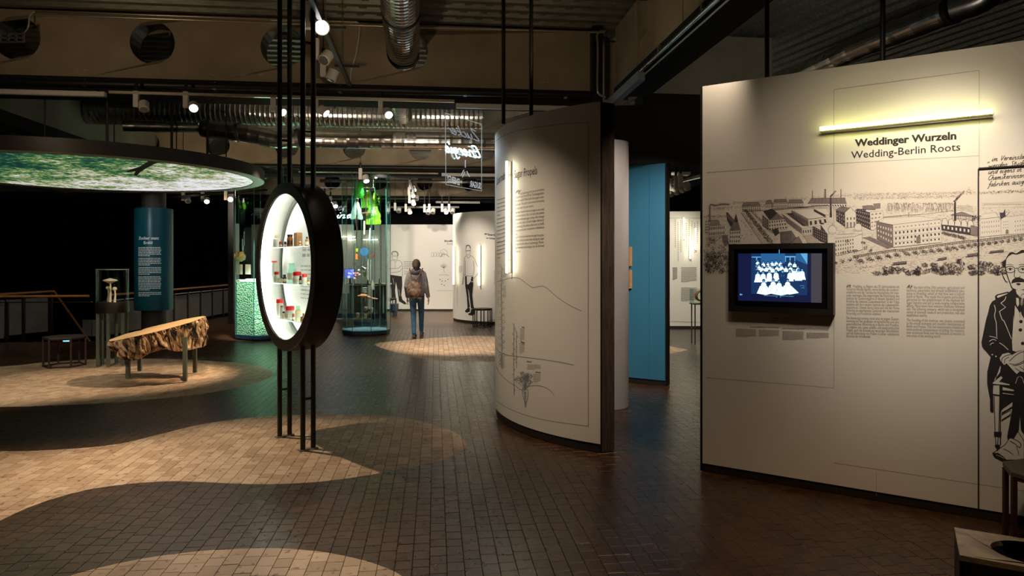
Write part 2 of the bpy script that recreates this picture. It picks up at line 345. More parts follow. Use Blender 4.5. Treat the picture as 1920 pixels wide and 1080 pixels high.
def block_mat(name, c_lo, c_hi, ringc, rough, spec, ringf):
    m = bpy.data.materials.new(name); m.use_nodes = True; nt = m.node_tree; N = nt.nodes; L = nt.links; b = N['Principled BSDF']
    at_ = N.new('ShaderNodeAttribute'); at_.attribute_name = 'tint'
    uv = N.new('ShaderNodeUVMap'); uv.uv_map = 'grain'
    wv = N.new('ShaderNodeTexWave'); wv.wave_type = 'RINGS'; wv.rings_direction = 'Z'; wv.inputs['Scale'].default_value = 34; wv.inputs['Distortion'].default_value = 1.6; wv.inputs['Detail'].default_value = 3; wv.inputs['Detail Scale'].default_value = 12
    L.new(uv.outputs[0], wv.inputs['Vector'])
    ns = N.new('ShaderNodeTexNoise'); ns.inputs['Scale'].default_value = 18; ns.inputs['Detail'].default_value = 6; L.new(uv.outputs[0], ns.inputs['Vector'])
    mx = N.new('ShaderNodeMix'); mx.data_type = 'RGBA'; L.new(at_.outputs['Fac'], mx.inputs[0]); mx.inputs[6].default_value = (*c_lo, 1); mx.inputs[7].default_value = (*c_hi, 1)
    m2 = N.new('ShaderNodeMix'); m2.data_type = 'RGBA'; m2.blend_type = 'MULTIPLY'; m2.inputs[7].default_value = (*ringc, 1)
    q = N.new('ShaderNodeMath'); q.operation = 'MULTIPLY'; q.inputs[1].default_value = ringf; L.new(wv.outputs['Fac'], q.inputs[0]); L.new(q.outputs[0], m2.inputs[0]); L.new(mx.outputs[2], m2.inputs[6])
    m3 = N.new('ShaderNodeMix'); m3.data_type = 'RGBA'; m3.blend_type = 'MULTIPLY'; m3.inputs[7].default_value = (.42, .27, .20, 1)
    rp = N.new('ShaderNodeValToRGB'); rp.color_ramp.elements[0].position = .60; rp.color_ramp.elements[1].position = .67; L.new(ns.outputs['Fac'], rp.inputs[0]); L.new(rp.outputs[0], m3.inputs[0]); L.new(m2.outputs[2], m3.inputs[6])
    L.new(m3.outputs[2], b.inputs['Base Color'])
    mr = N.new('ShaderNodeMapRange'); mr.inputs['To Min'].default_value = rough-.07; mr.inputs['To Max'].default_value = rough+.12; L.new(ns.outputs['Fac'], mr.inputs['Value']); L.new(mr.outputs[0], b.inputs['Roughness'])
    b.inputs['Specular IOR Level'].default_value = spec
    bp = N.new('ShaderNodeBump'); bp.inputs['Strength'].default_value = .12; bp.inputs['Distance'].default_value = .002; L.new(wv.outputs['Fac'], bp.inputs['Height']); L.new(bp.outputs[0], b.inputs['Normal'])
    return m
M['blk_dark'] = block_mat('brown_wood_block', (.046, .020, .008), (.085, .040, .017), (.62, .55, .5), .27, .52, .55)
M['blk_pale'] = block_mat('wood_block_in_pale_patch', (.46, .30, .18), (.70, .52, .36), (.72, .60, .5), .42, .45, .6)
def brick_floor_mat():
    m = bpy.data.materials.new('far_wood_block_paving'); m.use_nodes = True; nt = m.node_tree; N = nt.nodes; L = nt.links; b = N['Principled BSDF']
    tc = N.new('ShaderNodeTexCoord'); mp = N.new('ShaderNodeMapping'); mp.inputs['Rotation'].default_value = (0, 0, math.radians(-96.42)); L.new(tc.outputs['Object'], mp.inputs[0])
    br = N.new('ShaderNodeTexBrick'); br.inputs['Scale'].default_value = 1; br.inputs['Brick Width'].default_value = BL; br.inputs['Row Height'].default_value = RW; br.inputs['Mortar Size'].default_value = .0025
    br.inputs['Color1'].default_value = (.062, .030, .014, 1); br.inputs['Color2'].default_value = (.10, .05, .024, 1); br.inputs['Mortar'].default_value = (.02, .012, .008, 1)
    L.new(mp.outputs[0], br.inputs['Vector']); L.new(br.outputs[0], b.inputs['Base Color']); b.inputs['Roughness'].default_value = .36
    return m
M['far_floor'] = brick_floor_mat(); M['joint'] = mat('dark_joint', (.012, .008, .006), .8, c2=(.018, .012, .009), scale=30)
fm = MB()
def ekq(pts, z, m): fm.add([ek(e, k, z) for e, k in pts], [tuple(range(len(pts)))], m)
ekq([(E0, K0), (E1, K0), (E1, K1), (VA[0], K1), (VA[0], VA[1]), (E0, VA[1])], -.010, 0)
ekq([(-16, -3.5), (11, -3.5), (11, K0), (-16, K0)], 0, 1)
ekq([(-16, K0), (E0, K0), (E0, VA[1]), (-16, VA[1])], 0, 1)
ekq([(E1, K0), (11, K0), (11, K1), (E1, K1)], 0, 1)
ekq([(VA[0]-.05, K1), (11, K1), (11, 30), (VB[0], 30), VB], 0, 1)
floor = struct(fm.build('floor', [M['joint'], M['far_floor']]))
def clip(poly, vals, keep_neg):
    out = []
    for i in range(len(poly)):
        p, q, a, b = poly[i], poly[(i+1) % len(poly)], vals[i], vals[(i+1) % len(poly)]
        if (a < 0) == keep_neg: out.append(tuple(p))
        if (a < 0) != (b < 0):
            t = a/(a-b); out.append((p[0]+t*(q[0]-p[0]), p[1]+t*(q[1]-p[1])))
    return out
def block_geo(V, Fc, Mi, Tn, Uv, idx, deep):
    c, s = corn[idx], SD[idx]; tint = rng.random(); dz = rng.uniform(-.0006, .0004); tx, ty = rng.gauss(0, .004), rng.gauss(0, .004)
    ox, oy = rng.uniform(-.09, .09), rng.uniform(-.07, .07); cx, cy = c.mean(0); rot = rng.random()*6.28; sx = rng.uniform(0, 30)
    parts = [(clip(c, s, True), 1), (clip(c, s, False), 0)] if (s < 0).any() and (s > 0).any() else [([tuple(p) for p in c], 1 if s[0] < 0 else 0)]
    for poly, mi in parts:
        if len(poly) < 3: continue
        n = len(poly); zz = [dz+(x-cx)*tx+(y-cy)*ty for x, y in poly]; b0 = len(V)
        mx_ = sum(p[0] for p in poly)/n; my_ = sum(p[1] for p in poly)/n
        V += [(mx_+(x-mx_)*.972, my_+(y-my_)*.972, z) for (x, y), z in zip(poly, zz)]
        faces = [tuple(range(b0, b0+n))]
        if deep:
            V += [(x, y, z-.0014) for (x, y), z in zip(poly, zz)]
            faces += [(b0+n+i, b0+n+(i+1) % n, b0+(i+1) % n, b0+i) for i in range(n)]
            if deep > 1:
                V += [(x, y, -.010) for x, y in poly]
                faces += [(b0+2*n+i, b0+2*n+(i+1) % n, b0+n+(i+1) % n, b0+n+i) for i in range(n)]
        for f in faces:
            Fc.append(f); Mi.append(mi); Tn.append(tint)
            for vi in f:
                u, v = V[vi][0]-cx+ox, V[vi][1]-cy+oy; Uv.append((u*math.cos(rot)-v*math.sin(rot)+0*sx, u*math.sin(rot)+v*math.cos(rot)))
def block_obj(name, V, Fc, Mi, Tn, Uv, parent, kind=None):
    me = bpy.data.meshes.new(name); me.from_pydata(V, [], Fc); me.materials.append(M['blk_dark']); me.materials.append(M['blk_pale'])
    me.polygons.foreach_set('material_index', Mi)
    a = me.attributes.new('tint', 'FLOAT', 'FACE'); a.data.foreach_set('value', Tn)
    u = me.uv_layers.new(name='grain'); u.data.foreach_set('uv', [c for p in Uv for c in p]); me.update()
    o = bpy.data.objects.new(name, me); COL.objects.link(o); o.parent = parent
    if kind: o['kind'] = kind
    return o
# the 300 blocks that show largest become parts, the others one stuff part
score = []
for i, c in enumerate(corn):
    x, y = c.mean(0)
    if y > 3.42 and abs(x/y) < .74 and y < 4.6: score.append((y, i))
score.sort(); big = set(i for _, i in score[:300])
V, Fc, Mi, Tn, Uv = [], [], [], [], []
for i in range(len(corn)):
    if i in big:
        v, f_, mi_, tn_, uv_ = [], [], [], [], []
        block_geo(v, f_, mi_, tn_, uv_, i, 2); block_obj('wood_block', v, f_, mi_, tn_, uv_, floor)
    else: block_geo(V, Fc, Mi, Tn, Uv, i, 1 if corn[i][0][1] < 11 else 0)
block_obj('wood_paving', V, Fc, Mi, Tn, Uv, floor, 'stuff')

# ------------------------------------------------------------------ shell, ceiling, beams
def shell(name, a, b, z0, z1, th=.2):
    m = MB(); d = Vector((b[0]-a[0], b[1]-a[1])).normalized(); n = (-d.y*th, d.x*th)
    m.prism([a, b, (b[0]-n[0], b[1]-n[1]), (a[0]-n[0], a[1]-n[1])], z0, z1); return struct(m.build(name, M['void']))
sh = [ek(-16, -3.5), ek(11, -3.5), ek(11, 30), ek(-16, 30)]
shell('wall_front', sh[1], sh[0], -3, 4.7); shell('wall_right', sh[2], sh[1], -3, 4.7); shell('wall_back', sh[3], sh[2], -3, 4.7); shell('wall_left', sh[0], sh[3], -3, 4.7)
m = MB(); m.add([ek(-16, VA[1]-.3, -3), ek(VA[0]+.6, VA[1]-.3, -3), ek(VA[0]+.6, 30, -3), ek(-16, 30, -3)], [(0, 1, 2, 3)])
lf = struct(m.build('floor_lower', M['void']))
def deck_run(m, o, du, dv, nu, L_, z):
    """trapezoid deck: ribs run along du, pitch along dv"""
    prof = [(0, 0), (.10, 0), (.125, -.05), (.205, -.05), (.23, 0)]; vs = []; fs = []
    pts = []
    for i in range(nu):
        for a, h in prof[:-1]: pts.append((i*.23+a, h))
    for a, h in pts:
        vs += [(o[0]+dv[0]*a, o[1]+dv[1]*a, z+h), (o[0]+dv[0]*a+du[0]*L_, o[1]+dv[1]*a+du[1]*L_, z+h)]
    for i in range(len(pts)-1): fs.append((2*i, 2*i+1, 2*i+3, 2*i+2))
    m.add(vs, fs)
m = MB(); deck_run(m, ek(-16, -3.5), EX, DX, 145, 18.4, 4.52); ceil = struct(m.build('ceiling', M['deck']))
m = MB(); a_ = math.radians(18.4); du = (-math.sin(a_), math.cos(a_)); dv = (math.cos(a_), math.sin(a_)); o_ = ek(2.0, -3.5)
deck_run(m, (o_[0]-1.2, o_[1]-1), du, dv, 62, 36, 4.55); cr = struct(m.build('ceiling_right', M['deckr']))
BZ0, BZ1, HZ, HR = 3.69, 4.45, 4.12, .253
def beam(k, e0, e1, holes, th=.3, mt='concrete'):
    m = MB(); n = 24; es = [e0]+[(holes[i]+holes[i+1])/2 for i in range(len(holes)-1)]+[e1]
    kf, kb = k, k+th
    P = lambda e, kk, z: ek(e, kk, z)
    for i, h in enumerate(holes):
        a, b = es[i], es[i+1]
        for kk, fl_ in ((kf, 0), (kb, 1)):
            ring = [P(h+HR*math.cos(2*math.pi*j/n+math.pi/4), kk, HZ+HR*math.sin(2*math.pi*j/n+math.pi/4)) for j in range(n)]
            cor = [P(b, kk, BZ1), P(a, kk, BZ1), P(a, kk, BZ0), P(b, kk, BZ0)]
            q = n//4; vs = ring+cor; fs = []
            for c in range(4):
                for j in range(q):
                    f = (n+c, (c*q+j) % n, (c*q+j+1) % n); fs.append(f[::-1] if fl_ == 0 else f)
                f = (n+c, (c*q+q) % n, n+(c+1) % 4); fs.append(f[::-1] if fl_ == 0 else f)
            m.add(vs, fs)
        vs = []
        for kk in (kf, kb): vs += [P(h+HR*math.cos(2*math.pi*j/n), kk, HZ+HR*math.sin(2*math.pi*j/n)) for j in range(n)]
        m.add(vs, [(j, n+j, n+(j+1) % n, (j+1) % n) for j in range(n)], 1)
        m.add([P(a, kf, BZ0), P(b, kf, BZ0), P(b, kb, BZ0), P(a, kb, BZ0), P(a, kf, BZ1), P(b, kf, BZ1), P(b, kb, BZ1), P(a, kb, BZ1)], [(0, 1, 2, 3), (7, 6, 5, 4)])
    m.add([P(e0, kf, BZ0), P(e0, kb, BZ0), P(e0, kb, BZ1), P(e0, kf, BZ1)], [(0, 1, 2, 3)]); m.add([P(e1, kf, BZ0), P(e1, kb, BZ0), P(e1, kb, BZ1), P(e1, kf, BZ1)], [(3, 2, 1, 0)])
    return m
hx = to_ek(*at(291, 84, 8.1)[:2])[0]
hol = [hx+1.48*i for i in range(-4, 4)]
def edepth(k, e): p = ek(e, k); return p
KB = [to_ek(.94, 8.6)[1], to_ek(-3.1, 15.5)[1], to_ek(-2.9, 22.4)[1]]
for i, kb in enumerate(KB):
    b_ = struct(beam(kb, -14 if i else -9.0, 2.05, [hx+1.48*j for j in range(-7 if i else -4, 4 if i else 3)]).build('trim_%d' % (i+1), [M['concrete'], M['black']]))
    if i == 0: BEAM1 = b_
# lime scars on the first beam
scar = MB()
for px, py, L_ in ((28, 125, 14), (52, 127, 16), (152, 130, 24), (235, 134, 10), (300, 136, 16), (395, 140, 20), (552, 144, 12), (600, 146, 8), (735, 146, 10), (800, 149, 12), (1025, 155, 26), (470, 139, 40)):
    P0 = ek(0, KB[0]-.004)
    for j in range(5):
        x = px+random.uniform(-L_/2, L_/2); y = py+random.uniform(-2, 2); pts = []
        r = random.uniform(.2, .5)*L_*.35
        for t in range(7):
            a = t/7*6.28; X = x+math.cos(a)*r*random.uniform(.6, 1.2); Y = y+math.sin(a)*r*.32*random.uniform(.5, 1.2)
            u = (X-960)/F; # ray meets the beam face
            s = ((KB[0]-.004))/(u*DX[0]+DX[1]); pts.append((u*s, s, EYE+(HY-Y)/F*s))
        scar.add(pts, [tuple(range(7))[::-1]])
scar.build('lime_scars', M['patch'], BEAM1)
# beam continuing right of the girder, girders along the building
m = MB(); 
def ekbox(m, e0, e1, k0, k1, z0, z1, mi=0): m.prism([ek(e0, k0), ek(e1, k0), ek(e1, k1), ek(e0, k1)], z0, z1, mi)
ekbox(m, 2.62, 4.35, KB[0], KB[0]+.3, BZ0, BZ1); struct(m.build('trim_4', M['concrete_g']))
m = MB(); GE = to_ek(1.23, 8.98)[0]
for a, b in ((-3.4, 3.30), (3.32, 5.95), (5.97, 7.0), (7.38, KB[0]-.16)): ekbox(m, GE, GE+.32, a, b, BZ0, BZ1)
ekbox(m, GE+.03, GE+.29, 6.99, 7.39, BZ0, 4.0)
struct(m.build('trim_5', M['concrete']))
m = MB(); ekbox(m, GE, GE+.32, KB[0]+.4, 22, BZ0, BZ1); struct(m.build('trim_6', M['concrete']))
m = MB(); LE = to_ek(-7.2, 9.6)[0]
for a, b in ((-3.4, KB[0]-.05), (KB[0]+.35, KB[1]-.05), (KB[1]+.35, 22)): ekbox(m, LE-.3, LE, a, b, BZ0, BZ1)
struct(m.build('trim_7', M['concrete_g']))
# black steel under the beams
for i, (e0, e1, k) in enumerate(((-9, 2.0, KB[0]-.02), (-14, 2.0, KB[1]), (-14, 2.0, KB[2]), (2.62, 4.3, KB[0]))):
    m = MB(); ekbox(m, e0, e1, k-.02, k+.34, BZ0-.20, BZ0-.003); struct(m.build('trim_%d' % (8+i), M['void']))
m = MB(); ekbox(m, GE-.03, GE+.40, -3.4, KB[0]-.2, BZ0-.10, BZ0-.003); struct(m.build('trim_12', M['void']))
m = MB(); ekbox(m, LE-.33, LE+.02, KB[0]+.35, 22, BZ0-.18, BZ0-.003); struct(m.build('trim_13', M['void']))
# steel columns
def steel_col(e, k, label):
    m = MB(); ekbox(m, e-.065, e+.065, k-.065, k+.065, .012, 4.46); o = m.build('steel_column', M['black']); tag(o, label, 'column'); return o
steel_col(*to_ek((434-960)/F*17, 17.0), 'dark steel column between the gallery railing and the green block vitrine')
steel_col(GE-.235, KB[0]-.12, 'black steel column at the corner where the concrete beams meet')
# ------------------------------------------------------------------ ducts, conduits, tracks
def resample(path, step):
    P = [Vector(p) for p in path]; out = [P[0]]
    for a, b in zip(P[:-1], P[1:]):
        n = max(1, int((b-a).length/step)); out += [a.lerp(b, (i+1)/n) for i in range(n)]
    return out
def curve(path, n=8):
    P = [Vector(p) for p in path]; P = [P[0]*2-P[1]]+P+[P[-1]*2-P[-2]]; out = []
    for i in range(1, len(P)-2):
        a, b, c, d = P[i-1:i+3]
        for j in range(n):
            t = j/n; out.append(.5*((2*b)+(c-a)*t+(2*a-5*b+4*c-d)*t*t+(3*b-a-3*c+d)*t**3))
    return out+[P[-2]]
def spiral_duct(name, label, path, r, pitch, ridge, mt, couplings=()):
    t = thing(name, label, 'duct', path[0]); P = []; rs = []
    pts = resample(path, pitch/4)
    for i, p in enumerate(pts):
        P.append(p); rs.append(r+(ridge if i % 4 == 0 else 0))
    m = MB(); m.tube(P, r, 28, rs=rs); m.build('duct_pipe', mt, t, smooth=False)
    me = t  # smooth shading keeps the round highlight
    for c in couplings:
        m = MB(); a = Vector(c[0]); d = Vector(c[1]).normalized()*.03; m.tube([a-d, a+d], r+.012, 28); m.build('duct_coupling', M['black'], t)
    return t
zA = 4.20
A1 = at(150, 205, 12.0); A2 = at(905, 218, 12.45)
spiral_duct('ribbed_duct', 'wide dark ribbed ventilation duct running across behind the front concrete beam', [(A1[0], A1[1], zA), (A2[0]+.0, A2[1], zA)], .235, .085, .010, M['galvd'])
m = MB(); e1 = Vector((A1[0], A1[1], zA)); m.tube(curve([e1, e1+Vector((-.35, .15, 0)), e1+Vector((-.5, .6, 0)), e1+Vector((-.5, 2.4, 0))], 6), .235, 24)
o = m.build('duct_elbow', M['galvd'], smooth=True); tag(o, 'dark duct elbow at the left end of the wide ribbed duct', 'duct')
m = MB(); a = Vector((A2[0]+.0, A2[1], zA)); b = a+Vector((.85, -.25, -.05))
m.add([a+Vector((0, -.22, -.22)), a+Vector((0, .22, -.22)), a+Vector((0, .22, .22)), a+Vector((0, -.22, .22)), b+Vector((0, -.32, .0)), b+Vector((0, .12, .0)), b+Vector((0, .12, .2)), b+Vector((0, -.32, .2)), b+Vector((1.0, -.32, 0)), b+Vector((1.0, .12, 0)), b+Vector((1.0, .12, .2)), b+Vector((1.0, -.32, .2))],
      [(3, 2, 1, 0), (0, 1, 5, 4), (1, 2, 6, 5), (2, 3, 7, 6), (3, 0, 4, 7), (4, 5, 9, 8), (5, 6, 10, 9), (6, 7, 11, 10), (7, 4, 8, 11), (8, 9, 10, 11)])
o = m.build('duct_transition', M['galv']); tag(o, 'folded sheet metal duct piece narrowing towards the top of the curved white wall', 'duct')
pB = [at(1010, 266, 12.0), at(930, 265, 12.0), at(640, 262, 11.6), at(570, 260, 11.5)]
spiral_duct('spiral_duct', 'shiny spiral duct running straight below the wide ribbed duct', pB, .150, .19, .004, M['galv'], [(at(560, 259, 11.5), (1, 0, 0))])
pB2 = curve([at(556, 260, 11.5), at(520, 262, 11.5), at(470, 252, 11.5), at(400, 243, 11.5), at(380, 240, 11.5)], 5)
spiral_duct('sloping_duct', 'shiny sloping duct joining the straight spiral duct, behind the tall poles', pB2, .150, .19, .004, M['galv'], [(at(448, 248.5, 11.5), (1, .0, .1))])
spiral_duct('far_duct', 'thin dark duct above the glowing canopy, left of the sloping duct', [at(372, 239, 11.5), at(230, 236, 11.0)], .085, .3, .004, M['galvd'])
c0, c1 = Vector(at(756, 95, 8.35)), None
d_ = (Vector((.231, -1.64, 0))).normalized(); c0 = Vector((c0.x, c0.y, HZ))
spiral_duct('hanging_duct', 'bright spiral duct passing through the round hole of the front beam', [c0+d_*5.0, c0-d_*.25], .19, .085, .006, M['galv'], [(c0+d_*1.35, d_)])
c2 = Vector(atz(762, 208, HZ)); spiral_duct('branch_duct', 'short spiral duct under the lighting track, in front of the wide ribbed duct', [Vector((-1.6, 9.6, HZ)), Vector((-1.92, 11.9, HZ))], .18, .085, .006, M['galv'])
for y_ in (10.2, 11.4): m = MB(); m.tube([(-1.68-(y_-10)*.1, y_, HZ+.17), (-1.68-(y_-10)*.1, y_, 4.46)], .008, 6); m.build('duct_hanger', M['black'], [o_ for o_ in COL.objects if o_.name.startswith('branch_duct')][0])
q0, q1, q2 = Vector(at(1470, 150, 9.9)), Vector(at(1610, 90, 8.3)), Vector(at(1785, 18, 7.1))
for q in (q0, q1, q2): q.z = 4.16
spiral_duct('oblique_duct', 'dark spiral duct above the mural wall at the upper right', [q0, q1, q2], .135, .3, .006, M['galvd'], [(q2, q2-q1)])
m = MB(); m.tube(curve([q2, q2+Vector((.2, -.25, .06)), q2+Vector((.25, -.4, .4)), q2+Vector((.25, -.4, .9))], 5), .13, 20); o = m.build('duct_bend', M['galvd'], smooth=True); tag(o, 'dark duct bend rising from the oblique duct at the upper right', 'duct')
for r_ in (0,):
    m = MB()
def bar(name, label, cat, pts, r, mt, n=10, group=None, smooth=True):
    m = MB(); m.tube(pts, r, n); o = m.build(name, mt, smooth=smooth); return tag(o, label, cat, group)
KF = KB[0]
def onbeam(px, py, off=.06):
    u = (px-960)/F; s = (KF-off)/(u*DX[0]+DX[1]); return (u*s, s, EYE+(HY-py)/F*s)
bar('conduit', 'pale conduit along the top of the front beam ending in a loose white cable', 'conduit', [onbeam(66, 21, .14), onbeam(670, 41.5, .14)], .016, M['pipe'])
bar('conduit', 'long pale conduit under the other one, turning down at the corner of the beam', 'conduit', curve([onbeam(62, 27, .24), onbeam(600, 45.5, .24), onbeam(1095, 60, .24), onbeam(1119, 66, .24), onbeam(1120, 160, .24), onbeam(1123, 176, .24), onbeam(1135, 182, .24)], 4), .014, M['pipe'])
bar('cable', 'white cable hanging from the end of the upper conduit', 'cable', curve([onbeam(670, 41.5, .14), onbeam(675, 50, .2), onbeam(668, 100, .24), onbeam(659, 130, .2), onbeam(657, 158, .2)], 5), .008, M['lampwhite'], 6)
bar('cable', 'white cable curling down at the left end of the conduits', 'cable', curve([onbeam(66, 21, .14), onbeam(56, 30, .2), onbeam(53, 50, .24), onbeam(45, 62, .2)], 5), .008, M['lampwhite'], 6)
bar('black_pipe', 'thick black pipe running under the front concrete beam', 'pipe', [onbeam(-60, 151, .16), onbeam(1108, 179, .16)], .045, M['black'], 12)
for i, px in enumerate((160, 403, 638, 872, 1060)):
    a = onbeam(px, 143+px*.026, .16); m = MB(); m.tube([a, (a[0], a[1], a[2]-.10)], .008, 6); m.box((a[0], a[1], a[2]-.05), (.05, .05, .015)); m.box((a[0], a[1], a[2]-.085), (.04, .06, .02)); o = m.build('pipe_clamp', M['railm'])
    tag(o, 'small bright clamp on the thick black pipe, number %s along the beam from the left' % ('one', 'two', 'three', 'four', 'five')[i], 'clamp')
# cable tray at the far left
a = Vector(onbeam(14, 70, .5)); m = MB()
for k in range(3): m.box((a.x-.15+0, a.y, a.z-.05+k*.045), (.62, .02, .014))
for k in range(8): m.box((a.x-.42+k*.085, a.y, a.z), (.02, .02, .11))
o = m.build('cable_tray', M['railm']); tag(o, 'perforated metal cable tray cut off by the left picture edge near the beam', 'cable tray')
# conduit along the right girder
gz = 3.60
ga = lambda k, z, de=.0: ek(GE-.03+de, k, z)
bar('bright_conduit', 'shiny conduit running along the underside of the right girder', 'conduit', [ga(3.2, 3.60), ga(7.2, 3.60)], .022, M['galv'])
bar('thin_conduit', 'thin lower conduit beside the shiny one under the right girder', 'conduit', [ga(3.2, 3.55, .03), ga(7.1, 3.55, .03)], .010, M['pipe'])
m = MB(); ekbox(m, GE-.06, GE+.02, 7.15, 8.45, 3.50, 3.60); o = m.build('blue_lit_housing', mat('housing_lit_blue', (.30, .36, .40), .5, c2=(.34, .40, .44), scale=6)); tag(o, 'pale blue rectangular trunking at the end of the right girder', 'trunking')  # white light housing; the blue light falling on it is put into its colour
for i, k in enumerate((4.4, 5.4, 6.5)):
    p = ek(GE-.03, k, 3.62); m = MB(); m.box((p[0], p[1], 3.64), (.05, .05, .05)); m.tube([(p[0], p[1], 3.6), (p[0], p[1], 3.69)], .01, 6); o = m.build('conduit_clip', M['railm']); tag(o, ('nearest', 'middle', 'farthest')[i]+' metal clip holding the shiny conduit on the right girder', 'clip')
# white linear housings under beam 1
m = MB(); a, b = onbeam(-30, 171, .3), onbeam(198, 176, .3); 
def housing(name, a, b, h, t, label, mt=None):
    d = Vector((b[0]-a[0], b[1]-a[1], 0)); L_ = d.length; m = MB(); c_ = ((a[0]+b[0])/2, (a[1]+b[1])/2, (a[2]+b[2])/2); T_ = thing(name, label, 'lamp', c_)
    m.box(c_, (L_, t, h), math.atan2(d.y, d.x), bev=.006); m.build('lamp_body', mt or M['lampwhite'], T_); d.normalize()
    for s_ in (-.35, .35): q = Vector((c_[0]+d.x*L_*s_, c_[1]+d.y*L_*s_, c_[2]+h/2-.002)); m = MB(); m.tube([q, q+Vector((DX[0]*.30, DX[1]*.30, .10))] if name[0] == 'l' else [q, (q.x, q.y, 4.46)], .008, 6); m.build('mounting_arm', M['black'], T_)
    return T_
zT = 3.545
def tr(px, py): p = onbeam(px, py, .3); return p
housing('linear_luminaire', tr(-40, 172), tr(198, 176), .055, .06, 'unlit white strip light at the left end of the lighting track')
housing('linear_luminaire', tr(855, 198), tr(1066, 204), .055, .06, 'unlit white strip light above the hanging neon sign')
m = MB(); a, b = Vector(tr(205, 173)), Vector(tr(852, 190)); d = b-a; m.box(tuple((a+b)/2), (d.length, .035, .03), math.atan2(d.y, d.x)); o = m.build('lighting_track', M['pipe']); tag(o, 'long pale lighting track under the front concrete beam', 'lighting track')
# oblique track with the near lamps
ta, tb = Vector((-1.40, 3.9, 3.62)), Vector(atz(659, 168, 3.62)); d = tb-ta; m = MB(); m.box(tuple((ta+tb)/2), (d.length, .04, .035), math.atan2(d.y, d.x)); trk = m.build('lighting_track', M['black']); tag(trk, 'black lighting track running towards the viewer, carrying the bright near lamp', 'lighting track')
for i, t_ in enumerate((.52, .80)):
    p = ta+d*t_; m = MB(); m.box((p.x+.05, p.y, p.z+.035), (.26, .02, .02), math.radians(6)); m.build('cross_bracket', M['black'], trk)
    m = MB(); m.tube([(p.x, p.y, p.z), (p.x+.0, p.y, 4.46)], .004, 6); m.build('suspension_wire', M['railm'], trk)

def spotlight(p, aim, label, lit, s=1.0, group=None, rod_=True):
    """p: where the head is; the driver box hangs from the track above"""
    p = Vector(p); t = thing('track_spotlight', label, 'spotlight', p+Vector((0, 0, .2*s)), group)
    bx = p+Vector((-.09*s, 0, .08*s)); m = MB(); m.box(tuple(bx), (.055*s, .05*s, .19*s), .1, bev=.004*s); m.build('driver_box', M['lampwhite'], t)
    m = MB(); m.tube([bx+Vector((0, 0, .09*s)), bx+Vector((0, 0, .19*s))], .018*s, 8); m.build('track_adapter', M['black'], t)
    if rod_: m = MB(); m.tube([bx+Vector((0, 0, .13*s)), (bx.x, bx.y, 4.46)], .006, 6); m.build('drop_rod', M['black'], t)
    m = MB(); m.tube([bx+Vector((0, 0, -.07*s)), p], .01*s, 6); m.build('joint_arm', M['lampwhite'], t)
    d = (Vector(aim)-p).normalized(); m = MB(); m.tube([p-d*.055*s, p-d*.05*s, p+d*.05*s, p+d*.055*s], .055*s, 20, rs=[.046*s, .055*s, .055*s, .05*s]); hd = m.build('lamp_head', M['lampwhite'], t, smooth=True)
    m = MB(); m.tube([p+d*.0555*s, p+d*.0565*s], .046*s, 20); m.build('lamp_lens', M['lamplit'] if lit else M['lampoff'], hd)
    return t
spotlight(at(603, 50, 5.9), at(640, 430, 1.5), 'big bright lit spotlight at the top beside the poles of the round case', True, 1.25)
spotlight(at(611, 108, 6.9), at(500, 240, 6.0), 'unlit spotlight tilted left, just below the bright near spotlight', False, 1.1)
spotlight(at(623, 141, 7.5), at(560, 300, 7.4), 'lower unlit spotlight at the end of the oblique black track', False, 1.1)
spotlight(onbeam(270, 199, .3), at(271, 260, 7.5), 'unlit white spotlight left of the lit one under the front track', False, .97, None, False)
spotlight(onbeam(363, 200, .3), at(366, 330, 6.4), 'lit white spotlight above the glowing forest canopy', True, .97, None, False)
spotlight(onbeam(526, 207, .3), at(620, 300, 7.4), 'spotlight turned sideways between the left pair of poles', True, .95, None, False)
spotlight(onbeam(606, 208, .3), at(700, 290, 7.8), 'spotlight turned right behind the right pair of poles', True, .95, None, False)
spotlight(onbeam(727, 212, .3), at(790, 330, 7.0), 'lit spotlight left of the short spiral duct', True, .95, None, False)
spotlight(at(352, 375, 15.0), at(360, 420, 14.4), 'small spotlight in the dark below the canopy, beside the column', False, 1.1)
spotlight(at(388, 376, 15.2), at(380, 430, 14.0), 'small spotlight in the dark right of the teal column', True, 1.1)
spotlight(at(432, 374, 13.4), at(560, 480, 1.0), 'small glaring spotlight just left of the green block vitrine', True, 1.0)
m = MB(); a, b = Vector(at(300, 366, 15.0)), Vector(at(500, 366, 13.3)); a.z = b.z = b.z+.1; m.box(tuple((a+b)/2), ((b-a).length, .04, .04), math.atan2((b-a).y, (b-a).x)); tag(m.build('lighting_track', M['black']), 'black lighting track in the dark below the canopy', 'lighting track')
far = [(776, 354, 19, 1), (774, 365, 19, 1), (781, 371, 19.5, 0), (775, 380, 19, 1), (748, 394, 19.5, 0), (768, 396, 19.5, 1), (803, 397, 19.5, 0), (812, 396, 19.5, 0), (836, 396, 19.5, 1), (849, 396, 19.5, 0), (617, 378, 17, 1), (628, 384, 17, 1)]
pl = ['uppermost lit lamp', 'second lit lamp', 'small unlit lamp', 'lowest lit lamp']
lb = ['%s of the cluster hanging below the third beam' % q for q in pl]+['leftmost small lamp in the row above the back wall', 'second lamp, lit, in the row above the back wall', 'third lamp in the row above the back wall', 'fourth lamp in the row above the back wall', 'fifth lamp, lit, in the row above the back wall', 'rightmost lamp in the row above the back wall, next to the curved wall', 'upper lit lamp just right of the round case', 'lower lit lamp just right of the round case']
for (x, y, d, l), s_ in zip(far, lb): spotlight(at(x, y, d), at(x+(18 if l else -10), y+60, d-.8), s_, bool(l), 1.2)
spotlight(at(686, 335, 12.6), at(700, 390, 12.3), 'lit lamp hanging above the central glass vitrine', True, 1.1)
